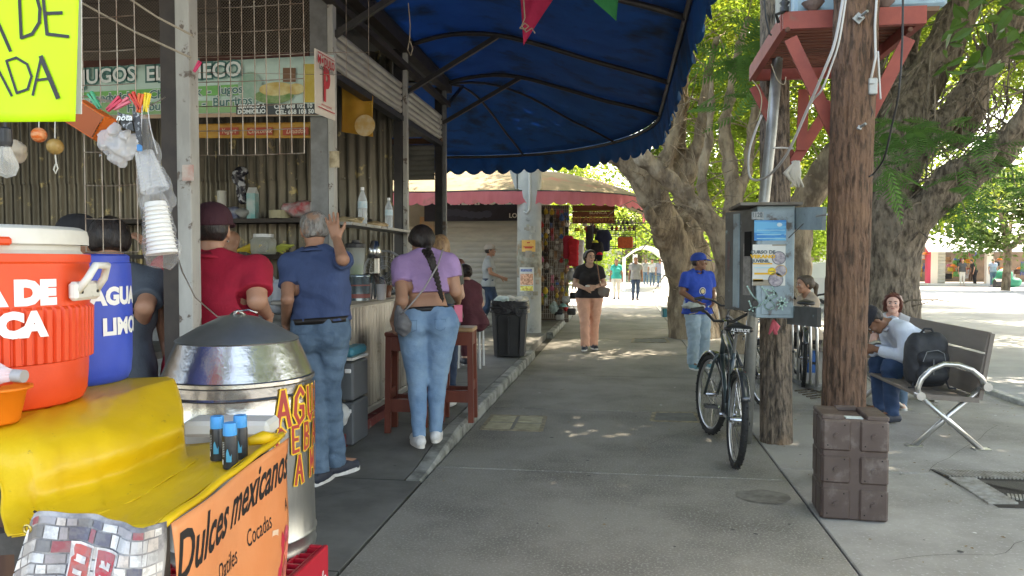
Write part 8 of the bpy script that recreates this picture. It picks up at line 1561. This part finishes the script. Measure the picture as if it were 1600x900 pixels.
# dark grey shirt, black hair
l = ploc(170, 3.75); f = .55; h = 1.66; q = tol(l, f, h)
person('man with black hair in a dark grey shirt behind the blue barrel', l, f, h, P=dict(er=q(AC(226,480,3.7)), wr=q(AC(215,530,3.9)), el=q(AC(120,480,3.9)), wl=q(AC(120,520,4.2))), shirt=dict(mat=DG, hem=.80, sl=.75, o=.028), pants=dict(mat=BKT), hair=dict(mat=HAIR, front=.04, r=.018), vox=.009, wide=1.12, eyes=False, lean=.12, hp=.1, shoes=BLACK_S)
l = ploc(118, 4.6, 0); f = -.5; h = 1.70; q = tol(l, f, h)
person('man in a dark cap facing right behind the man in dark grey', l, f, h, P=dict(er=q(AC(176,425,4.5)), wr=q(AC(186,372,4.35)), el=q(AC(120,470,4.6)), wl=q(AC(130,520,4.6))), hand_opt=dict(r=dict(d=tuple(Matrix.Rotation(.5,3,'Z') @ V3((.8,.1,.15))), n=(0,.3,-1), curl=.6)), shirt=dict(mat=cloth('shirt_maroon_dark', (.10,.03,.035)), hem=.88, o=.02), pants=dict(mat=DENIM_D), hair=dict(mat=HAIR, front=.03), cap=cloth('cap_charcoal', (.03,.03,.035)), vox=.009, eyes=False, shoes=BLACK_S)
# blue polo, grey hair, hand up on the post
l = ploc(501, 5.12); f = .10; h = 1.78; q = tol(l, f, h)
person('grey haired man in a blue polo and jeans with one hand raised on the post', l, f, h, P=dict(er=q(AC(535,405,4.85)), wr=q(AC(526,373,5.02)), el=q(AC(449,468,4.95)), wl=q(AC(446,505,5.2)), kr=q(AC(515,610,5.12)), ar=q(AC(524,722,5.20)), kl=q(AC(492,612,5.08)), al=q(AC(497,735,5.02)), tr=(.09,.13,-.035), tl=(.03,.15,-.035)),
   hand_opt=dict(r=dict(d=(-.25,.05,1), n=(0,1,0), curl=.12, spread=.12, flip=-1), l=dict(d=(.3,.4,-.8), n=(1,0,0), curl=.7)), skin=SKIN, shirt=dict(mat=POLO, collar=1, hem=1.0, sl=.62, o=.020, w=.009, wf=19), pants=dict(mat=DENIM, pockets=1, flare=.014, w=.007, o=.013), belt=True, hair=dict(mat=HAIR_G, r=.006, front=.05), vox=.0075, wide=.96, belly=.04, hy=.6, hp=.05, shoes=BLACK_S, sole=WHITE_S, lean=.03, roll=-.07)
# lilac top, braid
l = ploc(668, 5.70, .1); f = .16; h = 1.63; q = tol(l, f, h)
person('woman in a lilac top and blue jeans with a long black braid', l, f, h, fem=True, P=dict(el=q(AC(628,470,5.6)), wl=q(AC(614,502,5.75)), er=q(AC(712,455,5.75)), wr=q(AC(716,470,6.0)), kl=q(AC(652,590,5.72)), al=q(AC(655,680,5.62)), kr=q(AC(683,590,5.76)), ar=q(AC(681,672,5.78)), tl=(-.05,.14,-.035), tr=(.0,.15,-.035), hipz=.94),
   hand_opt=dict(l=dict(d=(.1,.3,-.9), n=(1,0,0), curl=.9)), skin=M('skin_tan', (.46,.25,.16), .5, col2=(.40,.21,.13), ns=9), shirt=dict(mat=PUR, hem=1.145, sl=.52, o=.018, neck=.062, w=.004), pants=dict(mat=DENIM_M, pockets=1, top=1.03, o=.006, w=.003), belt=True, hair=dict(mat=HAIR, r=.022, st='back', braid=[(.0,-.10,1.50),(.04,-.17,1.44),(.065,-.18,1.36),(.09,-.17,1.27),(.11,-.155,1.18),(.125,-.14,1.12)]), vox=.0075, wide=1.22, eyes=False, lean=.16, roll=-.05, hp=.5, hy=.5, shoes=WHITE_S, sole=M('sole_pale', (.7,.66,.6), .6), belly=.02)
gb = thing('handbag', 'grey handbag with long strap held by the woman in lilac', 'handbag', AC(628,515,5.55)); S = SDF(.009); S.w = .008; S.wf = 30; S.ell(AC(629,508,5.5), (.065,.05,.075), k=.03); S.ell(AC(622,488,5.52), (.03,.03,.05), k=.04); S.build('bag', M('bag_grey', (.17,.165,.17), .5, col2=(.11,.11,.115), ns=9, bump=.4), gb, local=False)
mb = MB(); mb.tube([AC(624,494,5.48), AC(640,478,5.42), AC(662,452,5.45), AC(684,415,5.50), AC(692,390,5.58)], .006, 7); mb.build('strap', M('strap_grey', (.3,.28,.27), .6), gb, smooth=True)
ph = thing('phone', 'pink phone sticking out of the back pocket of the blue jeans', 'phone', AC(715,492,5.78)); mb = MB(); mb.box(AC(716,490,5.72), (.07,.010,.13), rz=.7, bev=.005); mb.build('case', M('case_pink', (.55,.12,.2), .4), ph)
# behind her
l = ploc(688, 7.1, .1); person('blonde woman standing behind the woman in lilac', l, .2, 1.60, fem=True, P=dict(el=(-.2,.05,1.1), wl=(-.1,.25,1.1), er=(.2,.05,1.1), wr=(.1,.25,1.1)), skin=SKIN_L, shirt=dict(mat=cloth('top_olive', (.12,.12,.1))), pants=dict(mat=DENIM_D), hair=dict(mat=HAIR_B, st='long', len=.1), vox=.012, eyes=False, hp=.3)
SITH = dict(kl=(-.12,.40,.62), kr=(.12,.40,.62), al=(-.12,.38,.16), ar=(.12,.38,.16), hipz=.72)
l = ploc(716, 9.9, .06); person('person in a pink flowered top behind the woman in maroon', l, .9, 1.62, fem=True, P=dict(SITH, el=(-.2,.1,.95), wl=(-.1,.3,.9), er=(.2,.1,.95), wr=(.1,.3,.9)), skin=SKIN_L, shirt=dict(mat=M('top_floral', (.50,.20,.27), .8, col2=(.6,.42,.42), ns=30), o=.02, hem=.86), pants=dict(mat=BKT), hair=dict(mat=HAIR_R, st='bun'), vox=.014)
l = ploc(738, 9.45, .06); person('woman in a maroon sleeveless top seated on a white stool', l, .75, 1.62, fem=True, P=dict(SITH, hipz=.67, el=(-.24,-.02,.88), wl=(-.22,.06,.66), er=(.2,.1,.9), wr=(.1,.3,.85)), skin=SKIN_L, shirt=dict(mat=MAR, sl=0, o=.014, hem=.86), pants=dict(mat=MAR, len=.9), hair=dict(mat=HAIR, st='bun', r=.014), vox=.011, lean=.25, hp=.1, belly=.03, shoes=BLACK_S)
# man walking along the shutter
l = ploc(764, 15.6, .1); person('man in a grey t-shirt and pale cap walking past the shutter', l, -PI/2+.1, 1.68, P=dict(kr=(.09,.16,.50), ar=(.09,.22,.10), kl=(-.09,.0,.48), al=(-.09,-.20,.11), er=(.25,.05,1.14), wr=(.24,.27,1.05), el=(-.22,-.08,1.12), wl=(-.22,.0,.9)), shirt=dict(mat=GT, hem=.86, o=.022), pants=dict(mat=DENIM_D, o=.018), hair=dict(mat=HAIR), cap=cloth('cap_beige', (.45,.40,.33)), vox=.013, shoes=BLACK_S, sole=WHITE_S, belly=.03)
# woman in black top
l = ploc(921, 12.55); f = PI+.12; h = 1.63
wb_ = person('woman in a black top and peach trousers walking toward us', l, f, h, fem=True, P=dict(kr=(.085,.12,.50), ar=(.08,.10,.10), kl=(-.09,.0,.48), al=(-.08,-.10,.10), el=(-.25,.0,1.13), wl=(-.08,.20,1.09), er=(.25,.0,1.13), wr=(.08,.20,1.06)), hand_opt=dict(l=dict(d=(.9,.3,.0), n=(0,-1,0), curl=.5), r=dict(d=(-.9,.3,.05), n=(0,-1,0), curl=.5)), skin=SKIN_L, shirt=dict(mat=BKT, hem=.90, o=.018, sl=.62), pants=dict(mat=PEA, flare=.022, o=.012, top=.96), hair=dict(mat=HAIR, st='pony', r=.024, front=.040), vox=.009, wide=1.12, belly=.02, hy=.35, shoes=BLACK_S, sole=WHITE_S)
mb = MB(); Hh = wb_[1]['H']
for sx in (-1, 1): ring(mb, Hh(sx*.03,.104,.010), .017, .0018, (0,1,0), 14, 4)
mb.build('glasses', BLKP, wb_[0], local=True)
hb2 = thing('handbag', 'brown shoulder bag hanging at the side of the woman in black', 'handbag', AC(943,455,12.5)); mb = MB(); mb.box(AC(943,456,12.45), (.20,.09,.16), ry=.2, bev=.02); mb.build('bag', M('leather_brown', (.16,.06,.035), .5, col2=(.2,.18,.16), ns=4), hb2); mb = MB(); mb.tube([AC(938,447,12.4), AC(935,425,12.35), AC(932,405,12.4)], .009, 6); mb.build('strap', M('leather_strap', (.22,.1,.06), .5), hb2)
mb = MB(); mb.box(AC(918,447,12.28), (.07,.03,.03), bev=.008); mb.build('paper_cup', M('foam_white', (.62,.6,.55)), None, label='small white packet in the hands of the woman in black', category='packet')
# far walkers
l = ploc(963, 29.2); person('woman in a teal top walking in the distance', l, PI, 1.56, fem=True, P=dict(kr=(.09,.15,.50), ar=(.07,.08,.10)), shirt=dict(mat=TEA, o=.02), pants=dict(mat=cloth('trousers_pale', (.55,.53,.48)), top=.96), hair=dict(mat=HAIR), vox=.02, eyes=False, skin=SKIN_D, shoes=BLACK_S)
l = ploc(993, 28.4); person('man in a grey shirt and dark jeans walking in the distance', l, PI, 1.62, P=dict(kr=(.09,.12,.50), al=(-.07,-.1,.10)), shirt=dict(mat=cloth('shirt_grey2', (.22,.22,.22)), hem=.84, o=.025), pants=dict(mat=DENIM_D), hair=dict(mat=HAIR), vox=.02, eyes=False, skin=SKIN_D, shoes=BLACK_S)
for u, v, d, c, lb in ((1019,440,44,(.5,.5,.5),'person in white far beyond the walkway'),(1031,441,42,(.25,.27,.35),'person in blue grey far beyond the walkway, by the pillar'),(1046,440,46,(.5,.2,.2),'person in rose right of the white pillar far off'),(1009,441,46,(.3,.3,.3),'person in grey far off left of the person in white')):
    l = ploc(u, d); person(lb, l, PI, 1.62, shirt=dict(mat=cloth('farc'+lb[:14], c), o=.02), pants=dict(mat=DENIM), hair=dict(mat=HAIR), vox=.032, eyes=False, shoes=None)
for u, d, c, lb, pm in ((1503,46,(.06,.06,.06),'person in a black shirt and pale trousers at the far shops','w'),(1523,46,(.03,.03,.03),'person in black leaning at the far shops','k'),(1551,45,(.25,.3,.36),'person in blue jeans standing before the far orange goods','j')):
    l = ploc(u, d); person(lb, l, PI if pm != 'k' else PI/2, 1.62, shirt=dict(mat=cloth('fars'+lb[:20], c), o=.02), pants=dict(mat={'w':cloth('trousers_pale', (.55,.53,.48)), 'k':BKT, 'j':DENIM}[pm]), hair=dict(mat=HAIR), vox=.034, eyes=False, shoes=None, lean=.3 if pm == 'k' else 0)
# vendor in blue
l = ploc(1090, 10.45); f = -2.62; h = 1.56; 
vd = person('vendor in a royal blue polo and blue cap beside the ficus', l, f, h, P=dict(er=(.27,.0,1.13), wr=(.16,.20,1.0), el=(-.27,.0,1.13), wl=(-.12,.22,1.0), kl=(-.10,.02,.49), al=(-.12,-.02,.085), ar=(.12,.06,.085), kr=(.10,.06,.49), hipz=.90), skin=SKIN_D, shirt=dict(mat=VB, collar=1, hem=.83, o=.024, sl=.7), pants=dict(mat=DENIM_P, o=.022, w=.007, flare=.02), hair=dict(mat=HAIR, front=.03), cap=cloth('cap_blue_cloth', (.02,.06,.33)), vox=.009, belly=.06, wide=1.12, hy=.75, shoes=M('shoe_teal', (.12,.3,.36), .6), sole=WHITE_S)
Tv = vd[1]['T']; mb = MB(); c_ = Tv(.03,.158,1.17); 
for r_, m, nm, dy in ((.052, M('badge_white', (.6,.6,.55), .7), 'badge', 0), (.043, M('badge_navy', (.03,.04,.12), .7), 'badge_ring', .003), (.030, M('badge_gold', (.6,.5,.25), .7), 'badge_centre', .006)): mb = MB(); mb.poly([c_+V3((r_*math.cos(a), .012+dy, r_*math.sin(a))) for a in np.linspace(0, 2*PI, 20, endpoint=False)], nrm=(0,1,0)); mb.build(nm, m, vd[0], local=True)
S = SDF(.01); S.w = .014; S.wf = 30; p = AC(1083,478,10.15); S.ell(p, (.12,.08,.045), k=.03); S.build('clear_bag', M('bag_milky', (.5,.52,.48), .4, bump=.5, tl=.2), None, label='bundle of clear plastic bags held by the vendor in blue', category='bag')
# seated people by the poles
BN = dict(kl=(-.11,.42,.50), kr=(.11,.42,.50), al=(-.11,.44,.085), ar=(.11,.44,.085), hipz=.53)
yb = 7.45; l = V3((na.x+.52, yb, 0)); f = PI/2+.05; h = 1.70
pm_ = person('man in a pale blue shirt and black cap bent forward on the bench', l, f, h, P=dict(BN, kl=(-.16,.44,.50), kr=(.14,.44,.50), al=(-.15,.42,.085), ar=(.13,.42,.085), el=(-.22,.34,.60), wl=(-.08,.56,.66), er=(.22,.30,.62), wr=(.10,.55,.62)), lean=.85, hp=.35, skin=SKIN_D, shirt=dict(mat=WSH, hem=.93, sl=1.85, o=.022, w=.007, wf=16, collar=1), pants=dict(mat=M('denim_navy', (.022,.05,.115), .8, col2=(.035,.075,.16), ns=8, bump=.3, bs=260, bd=.002), o=.016, w=.006, top=1.0), hair=dict(mat=HAIR, front=.03), cap=cloth('cap_black', (.015,.015,.022)), vox=.008, wide=1.08, shoes=BLACK_S)
l = ploc(1396, 8.0, -.05); person('girl with long reddish hair looking back from behind the seated man', l, PI-.35, 1.55, fem=True, P=dict(BN, hipz=.50, el=(-.2,.12,.72), wl=(-.1,.34,.66), er=(.2,.12,.72), wr=(.1,.34,.66)), skin=M('skin_fair', (.66,.40,.32), .5, col2=(.6,.33,.26), ns=9), shirt=dict(mat=cloth('top_white', (.5,.5,.52)), o=.014, hem=.9), pants=dict(mat=DENIM), hair=dict(mat=HAIR_R, st='long', len=.40, r=.020, w=.007), vox=.008, hy=.0)
l = ploc(1262, 9.5, 0); person('woman in a beige shirt with a ponytail seated behind the grey brown pole', l, PI/2+.25, 1.66, fem=True, P=dict(BN, hipz=.53, kl=(-.10,.42,.5), al=(-.1,.5,.085), el=(-.2,.12,.75), wl=(-.1,.36,.68), er=(.2,.12,.75), wr=(.1,.36,.68)), skin=SKIN, shirt=dict(mat=BEI, o=.02, hem=.9), pants=dict(mat=BKT), hair=dict(mat=M('hair_ashy', (.045,.03,.02), .6, col2=(.09,.065,.045), ns=60), st='pony'), vox=.010, hp=.1, shoes=BLACK_S, sole=WHITE_S)
sb2 = thing('low_bench', 'low grey bench under the woman in beige behind the poles', 'bench', ploc(1268, 9.6)); p = ploc(1275, 9.6); mb = MB(); mb.box((p.x+.1, p.y, .42), (.42, 1.3, .05), bev=.01); mb.build('seat', SLATB, sb2)
for y in (-.5, .5): mb = MB(); mb.box((p.x+.1, p.y+y, .2), (.36,.05,.4)); mb.build('leg', SG, sb2)
p = ploc(1399, 8.05, -.05); sb3 = thing('low_bench', 'low bench under the reddish haired girl behind the dark slatted bench', 'bench', p); mb = MB(); mb.box((p.x, p.y+.02, .39), (.9,.36,.04), bev=.01); mb.build('seat', SLATB, sb3)
for x in (-.38, .38): mb = MB(); mb.box((p.x+x, p.y+.02, .19), (.05,.3,.37)); mb.build('leg', SG, sb3)
l = ploc(362, 6.75, .1); person('bald stall keeper behind the counter half hidden by the red shirt', l, PI, 1.62, P=dict(el=(-.2,.1,1.1), wl=(-.1,.3,1.05), er=(.2,.1,1.1), wr=(.1,.3,1.05)), shirt=dict(mat=cloth('apron_grey', (.2,.2,.2))), pants=dict(mat=BKT), vox=.014)
